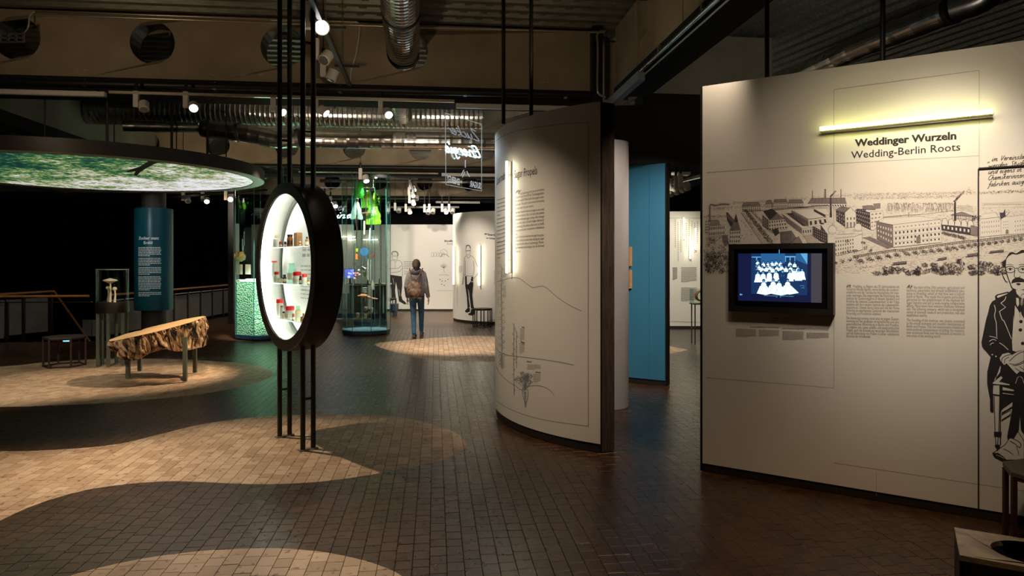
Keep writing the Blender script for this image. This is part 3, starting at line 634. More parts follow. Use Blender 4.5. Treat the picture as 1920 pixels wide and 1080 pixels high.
m = MB(); a, b = Vector(at(740, 388, 19.5)), Vector(at(850, 389, 19.5)); m.box(tuple((a+b)/2), ((b-a).length*1.2, .05, .05), 0); tag(m.build('lighting_track', M['black']), 'black lighting track above the far back wall', 'lighting track')
m = MB(); a, b = Vector(at(776, 338, 16.5)), Vector(at(776, 372, 21)); m.box(tuple((a+b)/2), (.05, 4.6, .05), .1); tag(m.build('lighting_track', M['black']), 'lighting track of the far lamp cluster', 'lighting track')
for i, x in enumerate((1257, 1268, 1279, 1288)):
    spotlight(at(x, 361-i*4, 12.6-i*.2), at(x+30, 420, 13.5), ('leftmost', 'second', 'third', 'rightmost')[i]+' of the four bluish lamps seen between blue wall and mural wall', False, 1.25)
m = MB(); a, b = Vector(at(1250, 346, 12.8)), Vector(at(1322, 326, 11.4)); b.z = a.z; m.box(tuple((a+b)/2), ((b-a).length, .05, .05), math.atan2((b-a).y, (b-a).x)); tag(m.build('lighting_track', M['railm']), 'lighting track seen between the blue wall and the mural wall', 'lighting track')
a, b = at(1246, 325, 13.6), at(1292, 327, 13.6); housing('batten_luminaire', a, b, .06, .2, 'pale ceiling batten seen between the blue wall and the mural wall')
# second and third beam tracks
def under(px, py, kk): 
    u = (px-960)/F; s = kk/(u*DX[0]+DX[1]); return (u*s, s, EYE+(HY-py)/F*s)
bar('lighting_track', 'pale lighting track under the second concrete beam', 'lighting track', [under(560, 322, KB[1]-.2), under(822, 325, KB[1]-.2)], .02, M['pipe'], 6)
housing('linear_luminaire', under(828, 327, KB[1]-.2), under(1000, 330, KB[1]-.2), .07, .06, 'white strip light under the second beam, behind the neon sign')
housing('linear_luminaire', under(817, 379, KB[2]-.2), under(900, 380, KB[2]-.2), .07, .06, 'white strip light under the third beam above the back wall')
bar('black_pipe', 'black pipe under the second concrete beam', 'pipe', [under(100, 306, KB[1]-.15), under(1050, 318, KB[1]-.15)], .045, M['black'], 10)
bar('black_pipe', 'black pipe under the third concrete beam', 'pipe', [under(40, 376, KB[2]-.15), under(940, 372, KB[2]-.15)], .06, M['black'], 10)
bar('slanting_pipe', 'long thin pipe slanting below the canopy at the left', 'pipe', [atz(30, 346, 3.6), atz(266, 388, 3.6)], .035, M['railm'], 8)
bar('cable_ladder', 'grey cable ladder seen behind the second beam', 'cable ladder', [at(600, 339, 17.5), at(940, 341, 17.5)], .04, M['galvd'], 4, smooth=False)
# suspension rods
def rod(px, y0, y1, d, r, label, z1=4.46):
    a = at(px, y1, d); m = MB(); m.tube([(a[0], a[1], a[2]), (a[0], a[1], z1)], r, 10); return tag(m.build('suspension_rod', M['black']), label, 'rod')
rod(996, 0, 217, 6.03, .018, 'thick black rod rising from the rim of the curved white wall')
rod(944, 38, 232, 6.62, .019, 'thinner black rod left of the thick one on the curved white wall')
rod(1438, 0, 145, 4.80, .016, 'left black rod above the mural wall')
rod(1655, 0, 114, 4.40, .016, 'right black rod above the mural wall')

# ------------------------------------------------------------------ glowing canopy
CX, CY, CR, CZ = -5.88, 9.53, 2.11, 2.75
def forest_mat():
    m = bpy.data.materials.new('backlit_forest_print'); m.use_nodes = True; nt = m.node_tree; N = nt.nodes; L = nt.links; b = N['Principled BSDF']
    tc = N.new('ShaderNodeTexCoord')
    def noise(sc_, det, off=0):
        mp = N.new('ShaderNodeMapping'); mp.inputs['Location'].default_value = (off, off, 0); L.new(tc.outputs['Object'], mp.inputs[0])
        n = N.new('ShaderNodeTexNoise'); n.inputs['Scale'].default_value = sc_; n.inputs['Detail'].default_value = det; n.inputs['Roughness'].default_value = .72; L.new(mp.outputs[0], n.inputs['Vector']); return n
    big, fine, mid = noise(.55, 3, 3.1), noise(12, 9, 7), noise(1.7, 8, 1.7)
    a = N.new('ShaderNodeMath'); a.operation = 'MULTIPLY_ADD'; a.inputs[1].default_value = .65; L.new(fine.outputs[0], a.inputs[0])
    c = N.new('ShaderNodeMath'); c.operation = 'MULTIPLY'; c.inputs[1].default_value = .5; L.new(mid.outputs[0], c.inputs[0]); L.new(c.outputs[0], a.inputs[2])
    # the print is denser foliage towards one side of the disc
    sp = N.new('ShaderNodeSeparateXYZ'); L.new(tc.outputs['Object'], sp.inputs[0])
    gm = N.new('ShaderNodeMapRange'); gm.inputs['From Min'].default_value = 4.5; gm.inputs['From Max'].default_value = 7.9; gm.inputs['To Min'].default_value = -.075; gm.inputs['To Max'].default_value = .118
    gg = N.new('ShaderNodeMath'); gg.operation = 'MULTIPLY_ADD'; gg.inputs[1].default_value = .55; L.new(sp.outputs['X'], gg.inputs[0]); L.new(sp.outputs['Y'], gg.inputs[2]); L.new(gg.outputs[0], gm.inputs['Value'])
    ad = N.new('ShaderNodeMath'); ad.operation = 'ADD'; L.new(a.outputs[0], ad.inputs[0]); L.new(gm.outputs[0], ad.inputs[1])
    r = N.new('ShaderNodeValToRGB'); e = r.color_ramp.elements; e[0].position = .46; e[0].color = (.003, .018, .018, 1); e[1].position = .70; e[1].color = (.85, .82, .88, 1)
    for p_, c_ in ((.53, (.006, .06, .045, 1)), (.57, (.025, .13, .045, 1)), (.605, (.14, .24, .05, 1)), (.64, (.42, .42, .22, 1))): q = e.new(p_); q.color = c_
    L.new(ad.outputs[0], r.inputs[0]); L.new(r.outputs[0], b.inputs['Emission Color']); b.inputs['Emission Strength'].default_value = .95
    b.inputs['Base Color'].default_value = (.02, .02, .02, 1); b.inputs['Roughness'].default_value = .5
    return m
can = thing('ceiling_canopy', 'huge round canopy with a glowing forest-canopy photograph on its underside', 'canopy', (CX, CY, CZ))
n = 96; m = MB(); RO = CR+.17
m.lathe((CX, CY, 0), [(CR+.01, CZ-.008), (RO, CZ-.008), (RO, CZ+.15), (CR+.01, CZ+.15), (CR+.01, CZ-.012)], n, caps=False); m.build('rim', M['canopy'], can, smooth=True)
m = MB(); m.lathe((CX, CY, 0), [(CR+.02, CZ-.010), (RO-.006, CZ-.010), (RO-.006, CZ-.0085), (CR+.02, CZ-.0085), (CR+.02, CZ-.010)], n, caps=False); m.build('rim_underside', mat('bounce_lit_rim_underside', (.30, .31, .29), .5, c2=(.33, .34, .32), scale=5), can)  # bounce light put into the colour: underside lighter than the rest of the rim
m = MB(); m.lathe((CX, CY, 0), [(CR+.005, CZ), (CR+.005, CZ+.02)], n); o = m.build('forest_print', forest_mat(), can)
m = MB(); m.lathe((CX, CY, 0), [(CR, CZ+.03), (CR, CZ+.13)], n); m.build('top_board', M['void'], can)
# dark branch crossing the printed picture
m = MB(); bp = [atz(x, y, CZ) for x, y in ((283, 299), (300, 302), (278, 313), (262, 323), (256, 330), (250, 329), (254, 321), (238, 323), (240, 319), (262, 312))]
m.add([(p[0], p[1], CZ-.002) for p in bp], [tuple(range(len(bp)))]); m.build('printed_branch', M['ink'], can)
for i, (x, y) in enumerate(((201, 262), (214, 262), (322, 268), (389, 280), (424, 287), (331, 270), (84, 262))):
    p = at(x, y, (8.2, 9.0, 8.4, 8.6, 9.1, 9.8, 8.2)[i]); m = MB(); m.tube([(p[0], p[1], CZ+.151), (p[0], p[1], 4.46)], .016 if i in (0, 2, 3) else .008, 8); m.build('hanger', M['black'], can)

# ------------------------------------------------------------------ round display case on poles
cc = Vector((-1.845, 5.83, 1.505)); nn = Vector((-.785, -.62, 0)); nn.normalize(); tt = Vector((-nn.y, nn.x, 0)); up = Vector((0, 0, 1))
if tt.x < 0: tt = -tt            # tt points right in the picture
case = thing('round_display_case', 'large round dark metal display case standing on four tall poles', 'display case', (cc.x, cc.y, 0))
RI, RO_ = .615, .71; LH = .115
def ringprof(m, prof, n=72, mi=0, closed=True):
    """prof: (radius, offset along the axis nn) loop"""
    vs = []; fs = []
    for r, a in prof: vs += [tuple(cc+nn*a+tt*(math.cos(2*math.pi*j/n)*r)+up*(math.sin(2*math.pi*j/n)*r)) for j in range(n)]
    k = len(prof); rng_ = range(k if closed else k-1)
    for i in rng_:
        for j in range(n): q = (j+1) % n; i2 = (i+1) % k; fs.append((i*n+j, i*n+q, i2*n+q, i2*n+j))
    return m.add(vs, fs, mi)
m = MB(); ringprof(m, [(RI, LH), (RO_-.006, LH), (RO_, LH-.006), (RO_, -LH+.006), (RO_-.006, -LH), (RI-.03, -LH), (RI-.03, -LH+.006), (RO_-.03, -LH+.006), (RO_-.03, LH-.02), (RI, LH-.02)]); m.build('rim', M['bronze'], case, smooth=True)
m = MB(); ringprof(m, [(RO_-.035, LH-.02), (RO_-.045, LH-.02), (RO_-.045, -LH+.01), (RO_-.035, -LH+.01)]); m.build('inner_lining', M['casewhite'], case, smooth=True)
m = MB(); ringprof(m, [(RO_-.05, LH-.03), (RO_-.066, LH-.03), (RO_-.066, LH-.05), (RO_-.05, LH-.05)]); m.build('led_ring', M['caseglow'], case)
m = MB(); ringprof(m, [(RI+.03, -LH+.03), (RI+.005, -LH+.03), (RI+.005, -LH+.012), (RI+.03, -LH+.012)]); m.build('back_ring', M['casering'], case, smooth=True)
def disc(m, r, a, n=72):
    m.add([tuple(cc+nn*a+tt*(math.cos(2*math.pi*j/n)*r)+up*(math.sin(2*math.pi*j/n)*r)) for j in range(n)], [tuple(range(n))]); return m
bk = disc(MB(), RI+.01, -LH+.010).build('back_panel', M['casewhite'], case)
disc(MB(), RI+.003, LH-.004).build('front_glass', M['clear'], case)
m = MB()
def bprint(u0, u1, z0, z1):
    o_ = cc+nn*(-LH+.0115); m.add([tuple(o_+tt*u+up*z) for u, z in ((u0, z0), (u1, z0), (u1, z1), (u0, z1))], [(0, 1, 2, 3)])
for zz, hh, n_ in ((.135, .020, 4), (.085, .026, 3)):
    u = -.12
    while u < .42: l = random.uniform(.05, .10); bprint(u, u+l, zz, zz+hh); u += l+.025
for r_ in range(9):
    u = -.16
    while u < .46:
        l = random.uniform(.03, .09)
        if not .10 < u < .14: bprint(u, u+l, .0-.035*r_, .009-.035*r_)
        u += l+.012
m.build('reversed_lettering', mat('pale_grey_print', (.42, .40, .36), .7, c2=(.46, .44, .40), scale=9), case)
# four poles with ties
PX = []
for s in (-1, 1):
    for q in (-1, 1):
        p = cc+tt*(.268*s)+(-nn)*(.044*q); PX.append(p)
        zt = math.sqrt(RO_**2-.268**2)
        for a, b in ((.012, cc.z-zt+.02), (cc.z+zt-.02, 4.46)):
            m = MB(); m.tube([(p.x, p.y, a), (p.x, p.y, b)], .0205, 16); m.build('pole', M['poleg'], case, smooth=True)
    for z in (.42, 2.62, 3.35):
        m = MB(); a = cc+tt*(.268*s); m.tube([(a+nn*.03)[:2]+(z,), (a-nn*.03)[:2]+(z,)], .011, 8); m.build('pole_tie', M['poleg'], case)
    a = cc+tt*(.268*s); m = MB(); m.box((a.x, a.y, .006), (.16, .05, .012), math.atan2(nn.y, nn.x)); m.build('foot_plate', M['railm'], case)
# glass shelves
zs = []
for zz in (1.672, 1.362, 1.055):
    hw = math.sqrt((RI+.02)**2-(zz-cc.z)**2); m = MB(); a = cc-tt*hw; b = cc+tt*hw
    pts = [a+nn*(.085), b+nn*.085, b-nn*.09, a-nn*.09]; m.hexa([(p.x, p.y, zz-.008) for p in pts], [(p.x, p.y, zz) for p in pts])
    m.build('glass_shelf', glass('shelf_glass', (.92, .985, .96)), case); zs.append(zz)
    m = MB(); m.tube([(p.x, p.y, zz-.004) for p in (a+nn*.0865, b+nn*.0865)], .004, 4); m.build('shelf_edge', M['glassedge'], case)
def on_shelf(px, row, dep):
    """point on shelf row under picture column px, dep: offset along nn"""
    o = cc+nn*dep; u = (px-960)/F; s = (u*o.y-o.x)/(tt.x-u*tt.y); p = o+tt*s; return (p.x, p.y, zs[row]+.0005)
def jar(p, r, h, body, cap, label, caph=.22, neck=.8, lab=None, name='jar', cat='jar', group=None):
    t = thing(name, label, cat, p, group); hb = h*(1-caph)
    m = MB(); m.lathe(p, [(r*.9, 0), (r, .004), (r, hb*.80), (r*.93, hb*.88), (r*neck, hb*.95), (r*neck, hb)], 20); m.build('body', body, t, smooth=True)
    if cap: m = MB(); m.lathe((p[0], p[1], p[2]+hb), [(r*neck*1.12, 0), (r*neck*1.14, .002), (r*neck*1.14, h*caph-.002), (r*neck*1.05, h*caph)], 20); m.build('cap', cap, t, smooth=True)
    if lab:
        m = MB(); m.lathe((p[0], p[1], p[2]), [(r*1.012, hb*.2), (r*1.012, hb*.62)], 20, caps=False); m.build('label_band', lab, t, smooth=True)
    return t
K = 5.83/F
def J(px, row, dep, wpx, hpx, *a, **k): return jar(on_shelf(px, row, dep), wpx*K/2, hpx*K, *a, **k)
J(518, 0, .0, 13, 26, M['milk'], M['powder'], 'pale powder jar with cream stopper at the left of the top shelf', neck=.55)
J(526, 0, .05, 6, 11, M['amber'], M['red'], 'small amber vial with red cap on the top shelf', lab=M['labelp'])
J(529.5, 0, .02, 3.5, 9.5, M['darkamber'], M['blackcap'], 'tiny dark vial beside the small amber vial on the top shelf')
J(535, 0, .04, 5, 11, M['darkamber'], M['blackcap'], 'small dark bottle left of the large amber jar on the top shelf', lab=M['labelp'])
J(543.5, 0, .02, 11, 24, M['amber'], M['blackcap'], 'large amber jar with black lid on the top shelf', caph=.17, lab=M['darkamber'])
t = thing('sample_block', 'rough brown rectangular sample block on the top shelf', 'sample', on_shelf(559, 0, -.02)); p = on_shelf(559, 0, -.02)
m = MB(); m.box((p[0], p[1], p[2]+.062), (.068, .05, .124), math.atan2(tt.y, tt.x), bev=.006); m.build('block', M['brownblk'], t)
J(562.5, 0, .06, 3.6, 9, M['amber'], M['milk'], 'tiny vial standing before the brown sample block', lab=M['labelp'])
J(569, 0, .04, 3, 6, M['powder'], M['powder'], 'tiny yellow pot right of the brown sample block')
J(575.5, 0, .03, 6, 17, M['amber'], M['blackcap'], 'amber bottle at the right end of the top shelf', caph=.2, neck=.5, lab=M['labelp'])
J(514, 1, -.02, 13, 42, M['milk'], M['red'], 'tall white jar with red lid at the left of the middle shelf', caph=.07)
J(518.5, 1, .05, 10, 21, M['milk'], M['red'], 'shorter white jar with red lid before the tall one on the middle shelf', caph=.26, lab=M['labelp'])
J(522.5, 1, .07, 4, 8, M['powder'], M['mint'], 'tiny yellow vial with green cap on the middle shelf')
J(527.5, 1, .05, 4, 11, M['powder'], M['blackcap'], 'small vial left of the dark amber bottle on the middle shelf', neck=.6)
J(533.5, 1, .04, 7.5, 16, M['darkamber'], M['blackcap'], 'dark amber bottle with label on the middle shelf', neck=.6, lab=M['labelp'])
t = J(547, 1, -.02, 16, 38, M['mint'], M['mint'], 'clear greenish stoppered glass bottle on the middle shelf', caph=.2, neck=.62, lab=M['labelp'], name='glass_bottle', cat='bottle')
J(557, 1, .045, 14.5, 22.5, M['milk'], M['red'], 'wide white jar with big red lid on the middle shelf', caph=.33, neck=.88, lab=M['labelp'])
J(563.5, 1, .06, 5.5, 15, M['darkamber'], M['blackcap'], 'small dark bottle right of the wide red-lidded jar', neck=.6, lab=M['labelp'])
J(571, 1, .05, 10, 18.5, M['milk'], M['red'], 'white jar with red lid at the right of the middle shelf', caph=.3, neck=.78, lab=M['labelp'])
J(578.5, 1, .05, 4.5, 11, M['amber'], M['mint'], 'amber vial at the right end of the middle shelf', lab=M['labelp'])
J(524.5, 2, .0, 14, 34, M['milk'], M['red'], 'tall white jar with red lid at the left of the bottom shelf', caph=.22, neck=.88)
J(528.5, 2, .06, 6, 24, M['milk'], M['brownblk'], 'slim jar with brown stopper before the tall jar on the bottom shelf', caph=.1)
J(532, 2, .07, 5.5, 14, M['powder'], M['blackcap'], 'yellow vial with black cap on the bottom shelf', lab=M['labelp'])
J(543.5, 2, .03, 16, 24.5, M['milk'], M['red'], 'wide white jar with big red lid on the bottom shelf', caph=.32, neck=.88, lab=M['labelp'])
J(550, 2, .07, 4.5, 13, M['amber'], M['red'], 'small vial with red cap before the wide jar on the bottom shelf', caph=.17, lab=M['milk'])
J(559, 2, .03, 11, 27, M['powder'], M['mint'], 'cream bottle with glass stopper on the bottom shelf', caph=.2, neck=.55, lab=M['labelp'], name='glass_bottle', cat='bottle')
J(565.5, 2, .05, 4, 9, M['darkamber'], M['blackcap'], 'tiny dark vial near the right end of the bottom shelf')
J(569, 2, .04, 4.5, 15, M['amber'], M['blackcap'], 'amber vial at the right end of the bottom shelf', neck=.6)

# ------------------------------------------------------------------ log bench
lg = thing('log_slab_bench', 'tilted slab of bark-edged tree trunk on four metal legs', 'bench', (-4.70, 9.1, 0))
def bark_mat():
    m = bpy.data.materials.new('tree_bark'); m.use_nodes = True; nt = m.node_tree; N = nt.nodes; L = nt.links; b = N['Principled BSDF']
    tc = N.new('ShaderNodeTexCoord'); mp = N.new('ShaderNodeMapping'); mp.inputs['Scale'].default_value = (1, 1, .28); mp.inputs['Rotation'].default_value = (0, .35, 0); L.new(tc.outputs['Object'], mp.inputs[0])
    n = N.new('ShaderNodeTexNoise'); n.inputs['Scale'].default_value = 15; n.inputs['Detail'].default_value = 9; n.inputs['Distortion'].default_value = .8; L.new(mp.outputs[0], n.inputs['Vector'])
    r = N.new('ShaderNodeValToRGB'); e = r.color_ramp.elements; e[0].position = .40; e[0].color = (.012, .006, .003, 1); e[1].position = .58; e[1].color = (.66, .46, .28, 1); q = e.new(.47); q.color = (.24, .13, .06, 1)
    L.new(n.outputs[0], r.inputs[0]); L.new(r.outputs[0], b.inputs['Base Color']); b.inputs['Roughness'].default_value = .85
    bp = N.new('ShaderNodeBump'); bp.inputs['Strength'].default_value = .9; bp.inputs['Distance'].default_value = .03; L.new(n.outputs[0], bp.inputs['Height']); L.new(bp.outputs[0], b.inputs['Normal']); return m
LC = Vector((-4.72, 9.08, .655)); ax = Vector((.96, -.04, .215)).normalized(); ay = Vector((.0, 1, .115)); ay = (ay-ax*ay.dot(ax)).normalized(); az = ax.cross(ay)
nA = 220
def rim_r(a):
    x, y = math.cos(a), math.sin(a); base = (abs(x/.61)**2.3+abs(y/.43)**2.3)**(-1/2.3)
    return base*(1+.05*noise.noise(Vector((x*2.1, y*2.1, 3)))+.03*noise.noise(Vector((x*7, y*7, 5)))) - (.13*math.exp(-((a-2.55)/.10)**2))
def lp(a, r, z, disp=0):
    return tuple(LC+ax*(math.cos(a)*(r+disp))+ay*(math.sin(a)*(r+disp))+az*z)
m = MB(); vs = []; fs = []; nz = 14; TH = .30
for i in range(nz+1):
    t = i/nz
    for j in range(nA):
        a = 2*math.pi*j/nA; R = rim_r(a); z = -TH*t
        g_ = noise.noise(Vector((math.cos(a)*9+t*.8, math.sin(a)*9, t*1.2))); g2 = noise.noise(Vector((math.cos(a)*26+t*1.5, math.sin(a)*26, t*3)))
        dsp = .075*(-abs(g_)*1.9+.3)+.026*g2-.12*t*t*(.6+.4*math.sin(a*2)) if i > 0 else 0
        thk = 1+.35*noise.noise(Vector((math.cos(a)*1.5, math.sin(a)*1.5, 9)))
        vs.append(lp(a, R, z*thk, dsp))
for i in range(nz):
    for j in range(nA): q = (j+1) % nA; fs.append((i*nA+j, (i+1)*nA+j, (i+1)*nA+q, i*nA+q))
fs.append(tuple(nz*nA+j for j in range(nA))[::-1])
m.add(vs, fs); m.build('bark', bark_mat(), lg, smooth=False)
m = MB(); vs = [lp(0, 0, .004)]; fs = []
for k, f_ in enumerate((.15, .3, .45, .6, .75, .88, .97, 1.0)):
    for j in range(nA):
        a = 2*math.pi*j/nA; vs.append(lp(a, rim_r(a)*f_, .004+.006*noise.noise(Vector((math.cos(a)*6*f_, math.sin(a)*6*f_, 1)))*(f_ < .99)))
for j in range(nA): fs.append((0, 1+j, 1+(j+1) % nA))
for k in range(7):
    for j in range(nA): q = (j+1) % nA; fs.append((1+k*nA+j, 1+(k+1)*nA+j, 1+(k+1)*nA+q, 1+k*nA+q))
m.add(vs, fs); m.build('cut_face', mat('pale_cut_wood', (.62, .36, .15), .6, c2=(.78, .52, .27), scale=7, stretch=(1, 3, 1), bump=.3), lg)
for (x, y), top in (((240, 711), .40), ((347, 716.3), .58), ((365.6, 700), .66), ((262, 697), .45)):
    p = fl(x, y); m = MB(); m.box((p[0], p[1], .012+(top-.012)/2), (.045, .045, top-.012), .1); m.build('leg', M['leggrey'], lg)

# ------------------------------------------------------------------ mushroom case
px_ = Vector((-5.94, 10.15, 0)); mc = thing('mushroom_showcase', 'cylindrical glass showcase with mushroom models on thin legs', 'showcase', px_)
zt = lambda y, d=10.15: EYE+(HY-y)/F*d
m = MB(); m.lathe((px_.x, px_.y, 0), [(.215, zt(586)), (.222, zt(586)+.004), (.222, zt(566)-.004), (.215, zt(566))], 48); m.build('base_drum', M['bronze'], mc, smooth=True)
m = MB(); m.lathe((px_.x, px_.y, 0), [(.215, zt(566)), (.215, zt(505))], 48, caps=False); m.build('glass_cylinder', M['clear'], mc, smooth=True)
m = MB(); m.lathe((px_.x, px_.y, 0), [(.218, zt(505)-.006), (.218, zt(505)+.004)], 48); m.build('glass_lid', M['clear'], mc)
m = MB(); m.lathe((px_.x, px_.y, 0), [(.214, zt(505)-.004), (.219, zt(505)-.004), (.219, zt(505)+.003), (.214, zt(505)+.003), (.214, zt(505)-.004)], 48, caps=False); m.build('bright_rim', mat('polished_glass_rim', (.6, .65, .62), .15, c2=(.65, .7, .67), scale=4), mc)
for k in range(6):
    a = math.pi/2+k*math.pi/3+.25; q = (px_.x+.19*math.cos(a), px_.y+.19*math.sin(a)); m = MB(); m.box((q[0], q[1], .012+(zt(586)-.012)/2), (.04, .04, zt(586)-.012), .2); m.build('leg', M['leggrey'], mc)
M['mush'] = mat('cream_mushroom_model', (.66, .52, .33), .6, c2=(.76, .62, .42), scale=9)
def mushroom(x, y, d, hpx, rcap, flat_, label):
    z0 = zt(566)+.001; xx = (x-960)/F*d; H = (566-y)/F*d; t = thing('mushroom_model', label, 'mushroom', (xx, d, z0))
    m = MB(); m.tube([(xx, d, z0), (xx+.01, d, z0+H*.5), (xx, d, z0+H*.93)], .012, 10, rs=[.020, .012, .010]); m.build('stalk', M['mush'], t, smooth=True)
    m = MB()
    if flat_: m.lathe((xx, d, z0+H*.9), [(.012, -.02), (rcap*.8, .012), (rcap, .022), (rcap*.96, .034), (rcap*.4, .05), (.01, .06)], 24)
    else: m.ell((xx, d, z0+H*.92), (rcap, rcap, rcap*.85))
    m.build('cap', M['mush'], t, smooth=True)
mushroom(206.5, 525, 10.12, 40, .098, True, 'tallest mushroom model with a flat cap')
mushroom(202.5, 538, 10.2, 28, .03, False, 'small mushroom model with a round cap, left of the tall one')
mushroom(215, 539, 10.08, 27, .034, False, 'thick mushroom model with a round cap, right of the tall one')
m = MB()
for k in range(3):
    for j in range(2): pass
# ------------------------------------------------------------------ teal column
tc_ = Vector(((288.5-960)/F*12, 12.0, 0)); col = thing('teal_text_column', 'dark column wrapped in a teal panel headed with white lettering', 'column', tc_)
m = MB(); m.lathe((tc_.x, tc_.y, 0), [(.195, .012), (.195, 2.93)], 40); m.build('shaft', mat('brown_grey_column', (.05, .042, .036), .5, c2=(.06, .05, .043), scale=5), col, smooth=True)
ztc = lambda y: EYE+(HY-y)/F*11.7
zc0, zc1 = ztc(583), ztc(389)
m = MB(); m.lathe((tc_.x, tc_.y, 0), [(.30, zc0), (.308, zc0+.003), (.308, zc1-.003), (.30, zc1)], 64); tp = m.build('text_panel', M['teal'], col, smooth=True)
# ------------------------------------------------------------------ surfaces to print on
class Flat:
    def __init__(s, p0, d): s.p0 = Vector((p0[0], p0[1])); s.d = Vector((d[0], d[1])).normalized(); s.n = Vector((s.d.y, -s.d.x)); s.n = s.n if s.n.dot(-s.p0) > 0 else -s.n
    def uv(s, x, y):
        a = (x-960)/F; t = (a*s.p0.y-s.p0.x)/(s.d.x-a*s.d.y); Y = s.p0.y+t*s.d.y; return (t, EYE+(HY-y)/F*Y)
    def pt(s, u, z, off=0): q = s.p0+s.d*u+s.n*off; return (q.x, q.y, z)
class Circ:
    def __init__(s, cx, cy, R): s.c = Vector((cx, cy)); s.R = R
    def uv(s, x, y):
        a = (x-960)/F; r = Vector((a, 1)); A = r.dot(r); B = -2*r.dot(s.c); Cc = s.c.dot(s.c)-s.R**2; D = B*B-4*A*Cc
        t = (-B-math.sqrt(max(D, 0)))/(2*A); q = r*t-s.c; th = math.atan2(q.y, q.x); th = th-2*math.pi if th > math.pi/2 else th
        return (th*s.R, EYE+(HY-y)/F*t)
    def pt(s, u, z, off=0): th = u/s.R; return (s.c.x+math.cos(th)*(s.R+off), s.c.y+math.sin(th)*(s.R+off), z)
_tc = {}
def glyphs(s, bold=0, shear=0):
    k = (s, bold, shear)
    if k in _tc: return _tc[k]
    c = bpy.data.curves.new('t', 'FONT'); c.body = s; c.size = 1; c.resolution_u = 2; c.offset = bold; c.shear = shear; c.fill_mode = 'BOTH' if hasattr(c, 'fill_mode') else c.fill_mode
    o = bpy.data.objects.new('t', c); me = bpy.data.meshes.new_from_object(o)
    V = [(v.co.x, v.co.y) for v in me.vertices]; Fs = [tuple(p.vertices) for p in me.polygons]
    bpy.data.objects.remove(o); bpy.data.curves.remove(c); bpy.data.meshes.remove(me); _tc[k] = (V, Fs); return _tc[k]
_w0 = {}
